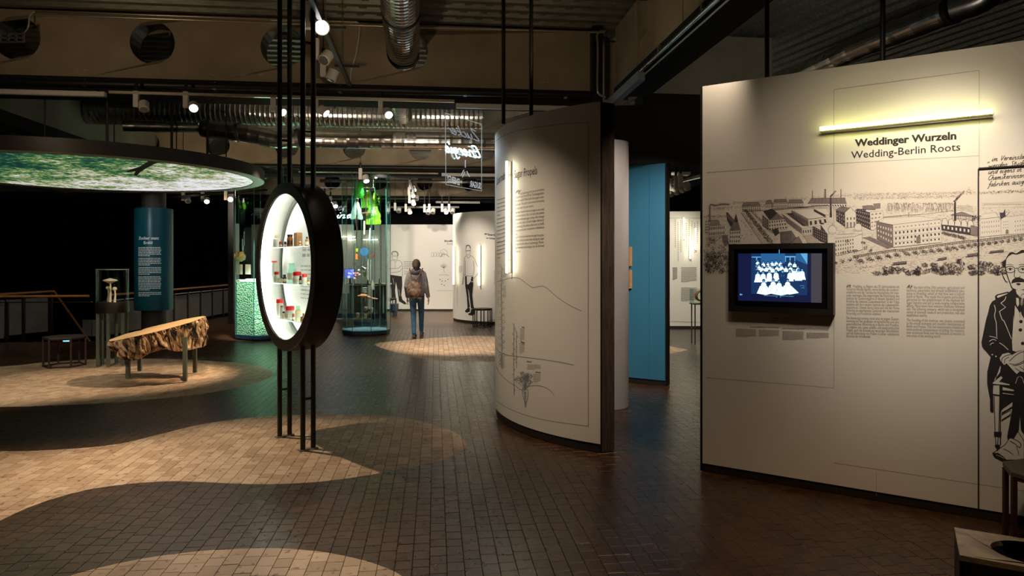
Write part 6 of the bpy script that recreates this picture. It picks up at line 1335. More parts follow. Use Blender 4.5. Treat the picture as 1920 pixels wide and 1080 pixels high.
# ------------------------------------------------------------------ gallery railing
def railing(name, label, a, b, spacing, start=0):
    a, b = Vector((a[0], a[1], 0)), Vector((b[0], b[1], 0)); d = (b-a); L_ = d.length; d.normalize(); nr_ = Vector((-d.y, d.x, 0)); nr_ = nr_ if nr_.x < 0 or nr_.y > 0 else -nr_
    t = thing(name, label, 'railing', a); m = MB(); m.tube([a+Vector((0, 0, .885))-nr_*.12, b+Vector((0, 0, .885))-nr_*.12], .024, 10); m.build('handrail', M['railw'], t, smooth=True)
    n_ = int(L_/spacing); ang = math.atan2(d.y, d.x)
    for i in range(n_+1):
        p = a+d*min(L_-.04, max(.04, i*spacing)); m = MB(); m.box((p.x, p.y, .40), (.05, .05, .74), ang); m.tube([(p.x, p.y, .76), tuple(p-nr_*.12+Vector((0, 0, .875)))], .012, 6); m.build('post', M['black'], t)
        if i < n_:
            c = a+d*(i+.5)*spacing; m = MB(); m.box((c.x, c.y, .40), (spacing-.1, .012, .64), ang); m.build('infill_panel', M['railp'], t)
    m = MB(); c = (a+b)/2; m.box((c.x, c.y, .765), (L_, .03, .02), ang); m.build('top_bar', M['railm'], t)
    return t
ra = ek(VA[0], VA[1]-.06); rl = ek(VA[0]-6.2, VA[1]-.06)
railing('gallery_railing', 'long gallery railing receding behind the teal column', (ra[0]+.05, ra[1]+.25), (VB_ := ek(VB[0]+.05, VB[1]))[:2], .72)
railing('gallery_railing', 'railing across the left side behind the dark stool', rl, (ra[0]-.02, ra[1]), 1.55)
st = thing('stair_railing', 'sloping stair handrail with grey glass panels behind the left railing', 'railing', (-9.6, 15.0, -1))
A_, B_, C_ = Vector(at(-30, 553, 12.9)), Vector(at(101, 546, 15.2)), Vector(at(168, 640, 16.5))
A_ = Vector(at(-20, 553, 14.0))
m = MB(); m.tube([A_, B_], .028, 10); m.tube([B_, C_], .024, 10); m.build('handrail', M['railw'], st, smooth=True)
for t_ in (.12, .5, .95):
    p = A_.lerp(B_, t_); m = MB(); m.box((p.x, p.y, p.z-.55), (.06, .06, 1.0)); m.build('post', M['black'], st)
for t_ in (.30, .72):
    p = A_.lerp(B_, t_); dd = (B_-A_); m = MB(); m.box((p.x, p.y, p.z-.5), (dd.length*.36, .012, .75), math.atan2(dd.y, dd.x)); m.build('infill_panel', M['railp'], st)
# the floor below, seen through the opening
for i, (x, y, w_, h_, c) in enumerate(((163, 615, .22, .42, (.16, .16, .15)), (179, 615, .16, .42, (.2, .19, .18)))):
    p = at(x, y, 17.5); m = MB(); m.box(p, (w_, .03, h_)); tag(m.build('wall_board', mat('pale_board_%d' % i, c, .7, c2=tuple(q*1.1 for q in c), scale=3)), ('left', 'right')[i]+' pale upright board seen through the stair opening', 'board')
p = at(124, 641, 16.0); m = MB(); m.box((p[0], p[1], p[2]), (.14, .02, .09)); m2 = m.build('floor_screen', em('cool_screen_glow', (.25, .7, 1), 1.5)); tag(m2, 'small glowing cyan screen low behind the dark stool', 'screen')

# ------------------------------------------------------------------ stools
def stool(c, R, label, leg_mt, ang0, n=8, H=.44, top=None, nl=None):
    t = thing('stool', label, 'stool', (c[0], c[1], .003)); P = [(c[0]+R*math.cos(ang0+2*math.pi*i/n), c[1]+R*math.sin(ang0+2*math.pi*i/n)) for i in range(n)]
    m = MB(); m.prism(P, H-.022, H); m.build('seat', top or M['stoolwood'], t)
    q = [(c[0]+(x-c[0])*.95, c[1]+(y-c[1])*.95) for x, y in P]
    m = MB(); m.tube([(x, y, H-.033) for x, y in q+q[:2]], .010, 4, caps=False); m.build('top_frame', leg_mt, t)
    for x, y in q: m = MB(); m.box((x, y, (H-.03)/2+.003), (.022, .022, H-.036), ang0); m.build('leg', leg_mt, t)
    m = MB(); m.tube([(x, y, .016) for x, y in q+q[:2]], .010, 4, caps=False); m.build('base_ring', leg_mt, t)
    return t
stool((-6.62, 10.1), .285, 'dark hexagonal stool with red-brown frame left of the log bench', M['legred'], .35, 6, .445)
stool((-.70, 16.15), .235, 'eight-sided stool standing before the curved wall with the standing man drawing', M['black'], .2)
stool((-3.72, 20.6), .24, 'stool standing under the drawing of the man with crossed arms', M['black'], .4)
stool((2.905, 3.582), .275, 'dark eight-sided stool at the right edge, before the seated man drawing', M['legred'], math.radians(177), 8, .44)

# near box with the round opening
al, si = Vector((.869, -.495)), Vector((.495, .869)); A0 = Vector((1.676, 2.555)); BW, BD, BH = .50, .31, .45
bx = thing('marbled_box', 'dark box with grey marbled top and big round opening in the lower right corner', 'box', (A0.x, A0.y, 0))
R4 = [A0, A0+al*BW, A0+al*BW+si*BD, A0+si*BD]; cen = A0+al*.245+si*.155; hr = .118
m = MB(); n = 48; hole = [cen+al*(math.cos(2*math.pi*i/n+math.pi/4)*hr*1.15)+si*(math.sin(2*math.pi*i/n+math.pi/4)*hr) for i in range(n)]; cor = [R4[2], R4[3], R4[0], R4[1]]
for z, fl_ in ((BH, 0), (BH-.02, 1)):
    vs = [(p.x, p.y, z) for p in hole]+[(p.x, p.y, z) for p in cor]; fs = []
    for c in range(4):
        for j in range(n//4): f = (n+c, (c*12+j+1) % n, (c*12+j) % n); fs.append(f if not fl_ else f[::-1])
        f = (n+c, n+(c+1) % 4, (c*12+12) % n); fs.append(f if not fl_ else f[::-1])
    m.add(vs, fs)
vs = [(p.x, p.y, BH) for p in hole]+[(p.x, p.y, BH-.02) for p in hole]; m.add(vs, [(i, (i+1) % n, n+(i+1) % n, n+i) for i in range(n)])
vs = [(p.x, p.y, BH) for p in R4]+[(p.x, p.y, BH-.02) for p in R4]; m.add(vs, [(i+4, (i+1) % 4+4, (i+1) % 4, i) for i in range(4)])
m.build('top_plate', M['marble'], bx)
for i in range(4):
    p, q = R4[i], R4[(i+1) % 4]; d = (q-p).normalized(); nb_ = Vector((-d.y, d.x)); m = MB(); quadbox(m, p+d*.013, d, (q-p).length-.026+.0, nb_, .012, .004, BH-.021); m.build('side_panel', M['black'], bx)
m = MB(); vs = [(p.x, p.y, BH-.02) for p in hole]+[((p-cen)*1.0+cen).to_tuple()+(BH-.33,) for p in hole]; m.add(vs, [(i, (i+1) % n, n+(i+1) % n, n+i) for i in range(n)]+[tuple(range(n, 2*n))]); m.build('inner_tube', M['void'], bx)

# ------------------------------------------------------------------ far walls
wb = thing('far_back_wall', 'wide pale back wall with the drawing of a man with crossed arms', 'partition wall', (-8.5, 21.35, 0))
m = MB(); m.prism([(-8.15, 21.35), (-1.0, 21.30), (-1.0, 21.5), (-8.15, 21.55)], .06, 2.70); m.build('panel', M['white2'], wb)
m = MB(); m.prism([(-8.15, 21.37), (-1.0, 21.32), (-1.0, 21.48), (-8.15, 21.53)], .004, .06); m.build('plinth', M['plinth'], wb)
SF = Flat((-8.15, 21.35), (7.15, -.05)); pr = Print(SF, .004); K_ = M['ink']; G_ = M['grey_ink']
f_ = lambda L_: [(700+x/4.5, 400+y/4.5) for x, y in L_]
pr.poly(f_([(142, 518), (242, 532), (244, 610), (236, 690), (246, 728), (214, 728), (203, 640), (190, 580), (184, 650), (190, 712), (152, 716), (150, 640), (140, 570)]), K_)
pr.poly(f_([(152, 715), (190, 712), (192, 728), (150, 738), (122, 748), (124, 736)]), K_); pr.poly(f_([(214, 728), (246, 728), (270, 748), (282, 766), (262, 768), (216, 742)]), K_)
pr.ell(*f_([(182, 362)])[0], 5.6, 8.0, K_, 1, 18, .5); pr.smooth(f_([(156, 350), (158, 328), (182, 320), (206, 332), (208, 360)]), 1.1, K_)
for x in (170, 194): pr.ell(*f_([(x, 360)])[0], 2.0, 1.5, K_, 1, 12, .5)
pr.line(f_([(172, 388), (188, 388)]), .5, K_); pr.smooth(f_([(168, 396), (135, 408), (122, 470), (130, 500), (170, 498), (218, 492), (240, 470)]), .6, K_); pr.smooth(f_([(198, 396), (235, 408), (247, 470), (244, 532)]), .6, K_); pr.smooth(f_([(126, 470), (160, 466), (210, 462), (236, 440)]), .6, K_); pr.line(f_([(142, 500), (142, 520), (242, 534)]), .6, K_); pr.line(f_([(172, 398), (184, 418), (196, 398)]), .6, K_); pr.line(f_([(184, 418), (184, 460)]), .4, K_)
pr.line(f_([(165, 545), (175, 600)]), .5, M['white2'], 1); pr.line(f_([(215, 640), (225, 700)]), .5, M['white2'], 1)
pr.build('standing_man_drawing', wb)
pr = Print(SF, .004)
pr.text('Bioraffinerie', 833.5, 453.5, 857, 453.5, K_, bold=.03); pr.text('Biorefinery', 838, 458.5, 856, 458.5, G_)
pr.bars(757, 775, 491, 5, 3.2, G_, .9); pr.bars(758, 772, 509, 3, 2.6, G_, .8)
pr.text('Masche', 637, 452, 648, 452, K_, bold=.02)
pr.build('lettering', wb)
pr = Print(SF, .004)
for i in range(5): x = 809+i*5; pr.line([(x, 481), (x, 475), (x+2, 473), (x+4, 475), (x+4, 481), (x, 481)], .5, G_)
pr.line([(826, 474), (826, 470), (832, 467), (838, 471), (839, 478)], .5, G_); pr.smooth([(826, 482), (830, 477), (836, 477), (842, 482)], 1.0, G_)
for i in range(9): a = -math.pi/2+(i-4)*.3; pr.line([(832, 503), (832+math.cos(a)*7, 502+math.sin(a)*8)], .5, M['blueink'])
pr.line([(832, 502), (833, 511)], .6, M['blueink']); pr.smooth([(822, 516), (832, 515), (842, 516)], .5, G_)
for x, y in ((825, 524), (829, 527), (835, 527), (840, 524), (828, 533), (833, 535)): pr.ell(x, y, 1.2, 1.0, M['blueink'], 1)
pr.line([(820, 545), (850, 545)], .4, G_); pr.build('plant_drawing', wb)
for x0, x1, y, l in ((632.5, 668, 444.2, 'upper'), (654, 667.5, 450, 'middle'), (682, 709, 449.6, 'right')):
    u0, z0 = SF.uv(x0, y); u1, _ = SF.uv(x1, y); neon_tube('neon_tube', l+' of the three short horizontal neon tubes on the far back wall', SF.pt(u0, z0, .08), SF.pt(u1, z0, .08), M['neonf'], Vector((0, .04, 0)), thick=.018)
W2C, W2R = (-.02, 18.2), 1.55
w2 = thing('far_curved_wall', 'curved white wall with the drawing of a standing man between two neon tubes', 'partition wall', (-.8, 17, 0))
strip(arc(W2C, W2R, -50, -225, 60), arc(W2C, W2R-.1, -50, -225, 60), .07, 2.785).build('curved_panel', M['white2'], w2, smooth=True)
strip(arc(W2C, W2R-.012, -50, -225, 60), arc(W2C, W2R-.1, -50, -225, 60), .004, .07).build('plinth', M['plinth'], w2, smooth=True)
S2 = Circ(*W2C, W2R); pr = Print(S2, .004)
pr.poly(f_([(775, 530), (842, 535), (845, 600), (836, 690), (846, 780), (852, 800), (826, 805), (815, 720), (806, 640), (806, 720), (816, 790), (796, 800), (790, 700), (776, 610)]), K_)
pr.poly(f_([(800, 795), (816, 800), (816, 830), (790, 838), (774, 830), (776, 820)]), K_); pr.poly(f_([(826, 808), (852, 806), (854, 850), (840, 864), (806, 858), (800, 848), (820, 838)]), K_)
pr.ell(*f_([(800, 312)])[0], 4.6, 9, K_, 1, 18, .5); pr.smooth(f_([(782, 300), (786, 275), (802, 268), (818, 280), (820, 300)]), .9, K_); pr.line(f_([(782, 316), (820, 314)]), 1.0, K_)
for q in ([(790, 352), (770, 380), (766, 450), (764, 520), (756, 560), (752, 600)], [(814, 352), (850, 378), (872, 430), (888, 470), (880, 510), (848, 548), (820, 556)], [(790, 360), (804, 378), (820, 358)], [(776, 400), (776, 520)], [(846, 400), (852, 470), (842, 520)], [(764, 520), (800, 530), (842, 528)], [(766, 540), (760, 585), (750, 602)]): pr.smooth(f_(q), .6, K_)
pr.smooth(f_([(815, 560), (835, 580), (848, 560)]), .8, M['white2'], 1); pr.line(f_([(800, 640), (812, 740)]), .5, M['white2'], 1)
pr.build('standing_man_drawing', w2)
pr = Print(S2, .004)
pr.text('Energie', 915.5, 441.5, 930, 442.5, K_, bold=.03); pr.text('im Verkehr', 912, 447.5, 930, 449, K_, bold=.03); scr(pr, 'mit', 908.5, 439.5, 913.5, 439.8, K_, .8, 1.6)
pr.bars(860, 868, 500, 6, 2.2, G_, .7, 0, .7); pr.bars(926, 929.5, 508, 13, 2.2, G_, .7); pr.build('lettering', w2)
for x, y0, y1, l in ((856, 461.5, 533, 'left'), (901.5, 459.5, 535, 'right')):
    u0, z0 = S2.uv(x, y0); _, z1 = S2.uv(x, y1); neon_tube('neon_tube', l+' of the two vertical neon tubes beside the standing man drawing', S2.pt(u0, z0, .08), S2.pt(u0, z1, .08), M['neonf'], Vector(S2.pt(u0, 0, .04))-Vector(S2.pt(u0, 0, .08)), thick=.022)
p = S2.pt(S2.uv(852.5, 525)[0], 1.1, .03); m = MB(); m.box((p[0], p[1], 1.2), (.05, .05, .42)); tag(m.build('sample_holder', mat('ochre_wood', (.36, .24, .10), .6, c2=(.42, .28, .13), scale=9)), 'small ochre block at the left rim of the far curved wall', 'sample')
# right gap wall
w3 = thing('gap_wall', 'white wall with columns of small letters, seen between blue wall and mural wall', 'partition wall', (3.6, 15.7, 0))
o3 = [(3.2+2.4*t, 15.85-.35*math.sin(t*3.14*.5)+.5*max(0, t-.6)**2*6) for t in [i/20 for i in range(21)]]; o3 = [(3.2+2.4*t, 15.78-.25*t+.5*t*t*.4) for t in [i/20 for i in range(21)]]
strip(o3, [(x, y+.1) for x, y in o3], .06, 2.70).build('panel', M['white2'], w3, smooth=True); strip([(x, y+.01) for x, y in o3], [(x, y+.09) for x, y in o3], .004, .06).build('plinth', M['plinth'], w3)
S3 = Flat((3.2, 15.765), (1.0, -.06)); pr = Print(S3, .012)
for i in range(9):
    x = 1266+i*5.2; y = 414+random.uniform(-2, 6); ye = random.uniform(450, 490)
    while y < ye: pr.poly([(x-.7, y-1.6), (x+.7, y-1.6), (x+.7, y), (x-.7, y)], G_); y += 3.6
pr.bars(1277, 1306, 502, 12, 2.4, G_, .8); pr.bars(1277, 1306, 540, 11, 2.4, G_, .8); pr.bars(1261, 1270, 502, 14, 1.7, G_, .8); pr.line([(1255, 409), (1316, 409)], .5, M['seam']); pr.line([(1255, 409), (1255, 602)], .5, M['seam']); pr.line([(1255, 602), (1316, 604)], .5, M['seam'])
pr.build('lettering', w3)
for x, y0, y1, l in ((1280.5, 409, 448, 'left'), (1292.5, 445, 485, 'middle'), (1302.5, 428, 468, 'right')):
    u0, z0 = S3.uv(x, y0); _, z1 = S3.uv(x, y1); neon_tube('neon_tube', l+' of the three vertical neon tubes on the wall in the right gap', S3.pt(u0, z0, .1), S3.pt(u0, z1, .1), M['neonf'], Vector((0, .04, 0)), thick=.016)
m = MB(); p = at(1250, 510, 12.5); m.box((p[0], p[1], 1.42), (.08, .06, 1.05)); m.build('side_board', M['black'], bw)
gx = Vector(at(1312, 555, 12.8)); t = thing('glass_showcase', 'small glass showcase with stacked copper rings in the right gap', 'showcase', (gx.x, gx.y, 0))
for dx, dy, sx_, sy_ in ((0, -.15, .3, .004), (0, .15, .3, .004), (-.15, 0, .004, .3), (.15, 0, .004, .3)): m = MB(); m.box((gx.x+dx, gx.y+dy, gx.z+.0), (sx_, sy_, .27)); m.build('glass_pane', M['glass'], t)
m = MB(); m.box((gx.x, gx.y, gx.z-.145), (.31, .31, .02)); m.build('base_plate', M['leggrey'], t)
for dx in (-.12, .12):
    for dy in (-.12, .12): m = MB(); m.box((gx.x+dx, gx.y+dy, (gx.z-.155)/2+.002), (.02, .02, gx.z-.158)); m.build('leg', M['leggrey'], t)
t = thing('copper_rings', 'stack of copper coloured rings inside the small glass showcase', 'rings', (gx.x, gx.y, gx.z-.13))
for i in range(5):
    m = MB(); m.tube([(gx.x+.09*math.cos(a*.4189)+.02, gx.y-.06+i*.03, gx.z+.0+.09*math.sin(a*.4189)) for a in range(16)], .013, 6, caps=False); m.build('ring', mat('copper_ring_%d' % i, (.45, .2, .1), .35, .6, c2=(.5, .24, .12), scale=9), t)

# ------------------------------------------------------------------ tall glass vitrines
def vitrine(c, R, a0, z1, label, ztop=.10):
    t = thing('glass_vitrine', label, 'showcase', (c[0], c[1], .003)); V8 = [(c[0]+R*math.cos(a0+i*math.pi/4), c[1]+R*math.sin(a0+i*math.pi/4)) for i in range(8)]
    m = MB(); q = [(c[0]+(x-c[0])*.97, c[1]+(y-c[1])*.97) for x, y in V8]; m.prism(q, .003, .03); m.prism(V8, .03, ztop); m.build('base', M['navy'], t)
    q = [(c[0]+(x-c[0])*.985, c[1]+(y-c[1])*.985) for x, y in V8]; m = MB(); m.prism(q, ztop, ztop+.006); m.build('base_top', mat('blue_grey_base_top', (.10, .22, .26), .4, c2=(.12, .25, .29), scale=6), t)
    for i in range(8):
        p, q_ = Vector(V8[i]), Vector(V8[(i+1) % 8]); d = (q_-p).normalized(); nb_ = Vector((-d.y, d.x)); m = MB(); quadbox(m, p+d*.008, d, (q_-p).length-.016, nb_, .01, ztop, z1); m.build('glass_pane', M['glass'], t)
        m = MB(); m.box((p.x, p.y, (ztop+z1)/2), (.009, .009, z1-ztop), a0); m.build('glass_edge', M['glassedge'], t)
    return t
VC = (-3.10, 14.55); vitrine(VC, .51, math.radians(-112.5), 3.40, 'tall eight-sided glass vitrine with hanging objects in the centre of the hall')
VL = (-4.91, 13.93); vl = vitrine(VL, .706, math.radians(-97.3), 3.40, 'tall glass vitrine with the green granular block, behind the round case')
VB2 = (-3.42, 16.6); vitrine(VB2, .42, math.radians(-112.5), 3.3, 'second glass vitrine standing behind the central one')
m = MB(); q = [(VL[0]+.685*math.cos(math.radians(-97.3+45*i)), VL[1]+.685*math.sin(math.radians(-97.3+45*i))) for i in range(8)]
gm = bpy.data.materials.new('green_granules'); gm.use_nodes = True; nt = gm.node_tree; N = nt.nodes; L = nt.links; b = N['Principled BSDF']; tc = N.new('ShaderNodeTexCoord'); vo = N.new('ShaderNodeTexVoronoi'); vo.inputs['Scale'].default_value = 34; L.new(tc.outputs['Object'], vo.inputs['Vector'])
r = N.new('ShaderNodeValToRGB'); r.color_ramp.elements[0].color = (.86, 1, .80, 1); r.color_ramp.elements[1].color = (.20, .58, .30, 1); r.color_ramp.elements[1].position = .65; L.new(vo.outputs['Distance'], r.inputs[0]); L.new(r.outputs[0], b.inputs['Base Color']); bp_ = N.new('ShaderNodeBump'); bp_.inputs['Strength'].default_value = 1; bp_.inputs['Distance'].default_value = .02; bp_.invert = True; L.new(vo.outputs['Distance'], bp_.inputs['Height']); L.new(bp_.outputs[0], b.inputs['Normal']); b.inputs['Roughness'].default_value = .6
m.prism(q, .107, 1.15); gb = m.build('granule_block', gm); tag(gb, 'tall bright green block of packed granules inside the left vitrine', 'block')
for i, (x, w_) in enumerate(((449.5, .15), (465, .15))):
    p = at(x, 505, 13.75); m = MB(); m.box(p, (w_, .006, .20), -.5); o = m.build('text_sheet', M['milk']); tag(o, ('left', 'right')[i]+' white text sheet inside the left vitrine above the green block', 'sheet')
p = at(450, 481, 13.8); m = MB(); m.ell(p, (.11, .11, .10), 14, 10, f=lambda v: v*(1+.25*noise.noise(v*28))); tag(m.build('straw_bundle', mat('dry_straw', (.30, .22, .09), .9, c2=(.5, .4, .2), scale=60, bump=.6)), 'round dry straw bundle hanging in the left vitrine', 'sample')
m = MB(); p = at(462, 527, 13.6)
for x, w_, h_ in ((455, .16, .035), (472, .2, .05), (448, .08, .02)): q = at(x, 527, 13.7); m.box((q[0], q[1], 1.1505+h_/2), (w_, .14, h_))
tag(m.build('sample_tray', M['milk']), 'low white sample trays on top of the green block', 'tray')
# hanging things in the central vitrine
def hx_(x, y, d=14.5): return Vector(at(x, y, d))
def wire(m, p, top=3.38): m.tube([(p.x, p.y, p.z), (p.x, p.y, top)], .0025, 4)
GR = mat('green_plastic_bag', (.06, .42, .02), .3, c2=(.35, .75, .05), scale=6, bump=.4); GR2 = mat('dark_green_plastic_bag', (.015, .22, .03), .35, c2=(.05, .35, .04), scale=6, bump=.4); GW = mat('pale_green_bag', (.35, .6, .45), .35, c2=(.6, .75, .62), scale=6, bump=.4)
def bag(x0, x1, y0, y1, d, mt, label, tp=.75, handles=True):
    a, b = hx_(x0, y0, d), hx_(x1, y1, d); cx = (a.x+b.x)/2; H_ = a.z-b.z; W_ = b.x-a.x; t = thing('plastic_bag', label, 'bag', (cx, d, b.z)); m = MB(); vs = []; fs = []; n = 16; k = 9
    for i in range(k+1):
        v = i/k; w_ = W_/2*(1-(1-tp)*v)*(.85+.15*math.sin(v*3)); th = .05*math.sin(math.pi*min(max(v*.9+.07, 0), 1))+.006
        for j in range(n):
            an = 2*math.pi*j/n; q = 1+.18*noise.noise(Vector((math.cos(an)*2, v*4, d+x0))); vs.append((cx+math.cos(an)*w_*q, d+math.sin(an)*th*q, b.z+H_*v*(.98)+.02*noise.noise(Vector((an, v*3, x0)))))
    for i in range(k):
        for j in range(n): q = (j+1) % n; fs.append((i*n+j, i*n+q, (i+1)*n+q, (i+1)*n+j))
    fs += [tuple(range(n))[::-1], tuple(range(k*n, (k+1)*n))]; m.add(vs, fs); m.build('bag_body', mt, t, smooth=True)
    m = MB()
    for s in (-1, 1): m.tube([(cx+s*W_*.22*tp, d, b.z+H_*.95), (cx+s*W_*.12, d, b.z+H_*1.16), (cx, d, b.z+H_*1.18)], .008, 5)
    wire(m, Vector((cx, d, b.z+H_*1.17))); m.build('handle', mt, t); return t
bag(664, 683, 341, 372, 14.6, GR2, 'dark green plastic bag hanging highest at the left in the central vitrine', .95)
bag(674, 705, 357, 390, 14.4, GR, 'bright green plastic bag in the middle of the hanging bags', .35)
bag(699, 707, 362, 384, 14.55, GR, 'narrow green bag hanging at the right of the middle bag', .7)
bag(655, 682, 378, 411, 14.45, GW, 'pale translucent bag hanging at the left below the dark green one', .3)
bag(683, 716, 386, 421, 14.35, GR, 'large bright green bag hanging lowest at the right', .6)
bag(682, 698, 360, 378, 14.7, GR2, 'dark green bag behind the middle bright one', .9)
p = hx_(687, 400, 14.2); t = thing('root_chunk', 'brown fibrous root hanging before the green bags', 'root', p); m = MB(); m.ell(p, (.11, .04, .025), 14, 8, f=lambda v: v*(1+.5*noise.noise(v*30))); wire(m, p); m.build('root', mat('brown_root', (.16, .07, .035), .9, c2=(.3, .15, .08), scale=30, bump=.5), t)
def simple(name, cat, label, x, y, d, fn, mt, smooth=True):
    p = hx_(x, y, d); t = thing(name, label, cat, p); m = MB(); fn(m, p); m.build('body', mt, t, smooth=smooth); m = MB(); wire(m, p); m.build('hanging_wire', M['railm'], t); return t
simple('twig', 'twig', 'crooked dark twig hanging at the left of the central vitrine', 668, 425, 14.3, lambda m, p: m.tube([p+Vector((.01, 0, .25)), p+Vector((-.01, 0, .1)), p+Vector((.015, 0, -.05)), p+Vector((-.01, 0, -.25))], .012, 6, rs=[.012, .016, .01, .012]), M['hair'])
simple('white_rod', 'rod', 'thick white rod hanging below the brown root', 683, 427, 14.2, lambda m, p: m.tube([p+Vector((0, 0, .14)), p-Vector((0, 0, .14))], .018, 10), M['milk'])
simple('net_cone', 'net', 'white cone-shaped net hanging beside the white rod', 694, 438, 14.4, lambda m, p: m.lathe(p, [(.045, -.13), (.03, -.02), (.012, .12)], 14), M['milk'])
simple('blue_disc', 'disc', 'round blue disc with handle in the central vitrine', 683, 472, 14.2, lambda m, p: (m.tube([p+Vector((0, -.006, 0)), p+Vector((0, .006, 0))], .088, 32), m.tube([p+Vector((.03, 0, -.08)), p+Vector((.04, 0, -.19))], .012, 8)), mat('blue_plastic', (.03, .14, .28), .4, c2=(.04, .17, .33), scale=6))
simple('yellow_tub', 'tub', 'small yellow-green tub above the orange bottle', 669, 469, 14.3, lambda m, p: m.lathe(p, [(.026, -.035), (.03, .035)], 14), mat('lime_plastic', (.45, .62, .02), .4, c2=(.5, .68, .04), scale=6))
simple('orange_bottle', 'bottle', 'small orange bottle left of the blue disc', 668.5, 481, 14.3, lambda m, p: m.lathe(p, [(.03, -.06), (.03, .03), (.014, .045), (.014, .06)], 14), mat('orange_plastic', (.75, .22, .04), .4, c2=(.8, .26, .06), scale=6))
simple('red_tin', 'tin', 'small red tin right of the blue disc', 698.5, 479, 14.4, lambda m, p: m.lathe(p, [(.03, -.035), (.034, 0), (.03, .035)], 14), mat('dull_red_plastic', (.4, .04, .05), .4, c2=(.45, .06, .06), scale=6))
simple('dark_cube', 'box', 'small dark cube below the orange bottle', 669, 495, 14.3, lambda m, p: m.box(p, (.085, .085, .09), .3, bev=.004), mat('olive_cube', (.06, .065, .055), .6, c2=(.08, .085, .07), scale=8), False)
simple('scoop', 'scoop', 'dark metal scoop tilted below the blue disc', 683, 503, 14.2, lambda m, p: (m.tube([p+Vector((-.05, 0, .03)), p+Vector((.03, 0, -.02))], .03, 12, rs=[.022, .05]), m.tube([p+Vector((-.04, 0, .03)), p+Vector((.07, 0, .09))], .008, 6)), M['galvd'])
for x, y0, y1, l in ((690, 485, 525, 'left'), (695, 487, 527, 'right')): simple('white_tube', 'tube', l+' of the two thin white upright tubes in the central vitrine', x, (y0+y1)/2, 14.3, lambda m, p: m.tube([p+Vector((0, 0, .22)), p-Vector((0, 0, .22))], .008, 8), M['milk'])
simple('sauce_bottle', 'bottle', 'clear bottle hanging low at the right of the central vitrine', 698.5, 534, 14.3, lambda m, p: m.lathe(p, [(.04, -.1), (.042, 0), (.015, .05), (.012, .1)], 16), mat('pale_bottle', (.36, .37, .28), .3, c2=(.42, .43, .33), scale=9))
simple('sachet', 'sachet', 'green and white sachet beside the scoop', 684, 514, 14.3, lambda m, p: m.box(p, (.08, .02, .11), .1, bev=.006), mat('green_white_print', (.3, .55, .15), .4, c2=(.7, .75, .6), scale=12), False)
simple('toy_figures', 'toy', 'cluster of red, white and blue small plastic pieces', 669, 515, 14.3, lambda m, p: [m.ell(p+Vector((random.uniform(-.06, .06), 0, random.uniform(-.09, .11))), (.026, .02, .026), 8, 6) for _ in range(9)], mat('mixed_plastic', (.65, .1, .08), .4, c2=(.7, .72, .8), scale=14))
# amber skeleton-like specimen
p = hx_(681, 556, 14.1); t = thing('shell_specimen', 'amber ribbed specimen with a long thin tail in the central vitrine', 'specimen', p)
m = MB(); m.ell(p, (.115, .06, .055), 24, 12, f=lambda v: v*(1+.12*math.sin(v.x*110))*(1 if v.z > 0 else .5)); m.build('ribbed_body', mat('amber_shell', (.62, .28, .05), .4, c2=(.85, .6, .3), scale=26, bump=.5), t, smooth=True)
m = MB(); m.tube(curve([p+Vector((.09, 0, 0)), p+Vector((.18, .0, -.035)), p+Vector((.26, .02, -.045)), p+Vector((.30, .02, -.05))], 4), .02, 8, rs=[.028-.0019*i for i in range(13)]); m.build('tail', M['mush'], t, smooth=True); m = MB(); wire(m, p); m.build('hanging_wire', M['railm'], t)
for x, y, l in ((671, 591, 'lower left'), (685.5, 593, 'lower right'), (686, 579, 'upper left'), (697, 581, 'upper right')):
    p = hx_(x, y, 14.3); t = thing('paper_cup', l+' of the four small paper cups in the vitrine', 'cup', p-Vector((0, 0, .05))); m = MB(); m.lathe(p-Vector((0, 0, .045)), [(.026, 0), (.036, .09)], 16); m.build('cup_body', M['milk'], t, smooth=True); m = MB(); m.ell(p+Vector((0, -.03, 0)), (.016, .004, .02), 10, 6); m.build('green_mark', mat('leaf_green_print', (.1, .35, .08), .6, c2=(.12, .4, .1), scale=9), t); m = MB(); wire(m, p+Vector((0, 0, .04))); m.build('hanging_wire', M['railm'], t)
simple('bone_pieces', 'specimen', 'stack of thin pale discs above the amber specimen', 684, 545, 14.3, lambda m, p: [m.lathe(p+Vector((0, 0, .03*i-.04)), [(.05, 0), (.055, .008), (.04, .014)], 14) for i in range(4)], mat('pale_discs', (.4, .45, .38), .5, c2=(.5, .55, .48), scale=9))

# ------------------------------------------------------------------ laboratory bench behind the vitrine
d_b = 17.9; bt_ = thing('laboratory_bench', 'long laboratory bench with pale top behind the central vitrine', 'bench', ((660-960)/F*d_b, d_b, .003))
x0b, x1b = (597-960)/F*d_b, (726-960)/F*d_b; m = MB(); m.box(((x0b+x1b)/2, d_b+.3, .945), (x1b-x0b, .7, .04)); m.build('bench_top', M['milk'], bt_)
for x in (600, 621, 700, 722): X = (x-960)/F*d_b; m = MB(); m.box((X, d_b+.05, .465), (.05, .05, .92)); m.build('leg', M['black'], bt_)
for x0, x1 in ((630, 655), (657, 680), (700, 716)): a, b = (x0-960)/F*d_b, (x1-960)/F*d_b; m = MB(); m.box(((a+b)/2, d_b+.35, .54), (b-a, .5, .72)); m.build('cabinet', mat('grey_green_cabinet', (.18, .21, .19), .6, c2=(.22, .25, .23), scale=4), bt_)
m = MB(); m.box(((x0b+x1b)/2, d_b+.3, .12), (x1b-x0b-.1, .6, .12)); m.build('base_shelf', M['navy'], bt_)
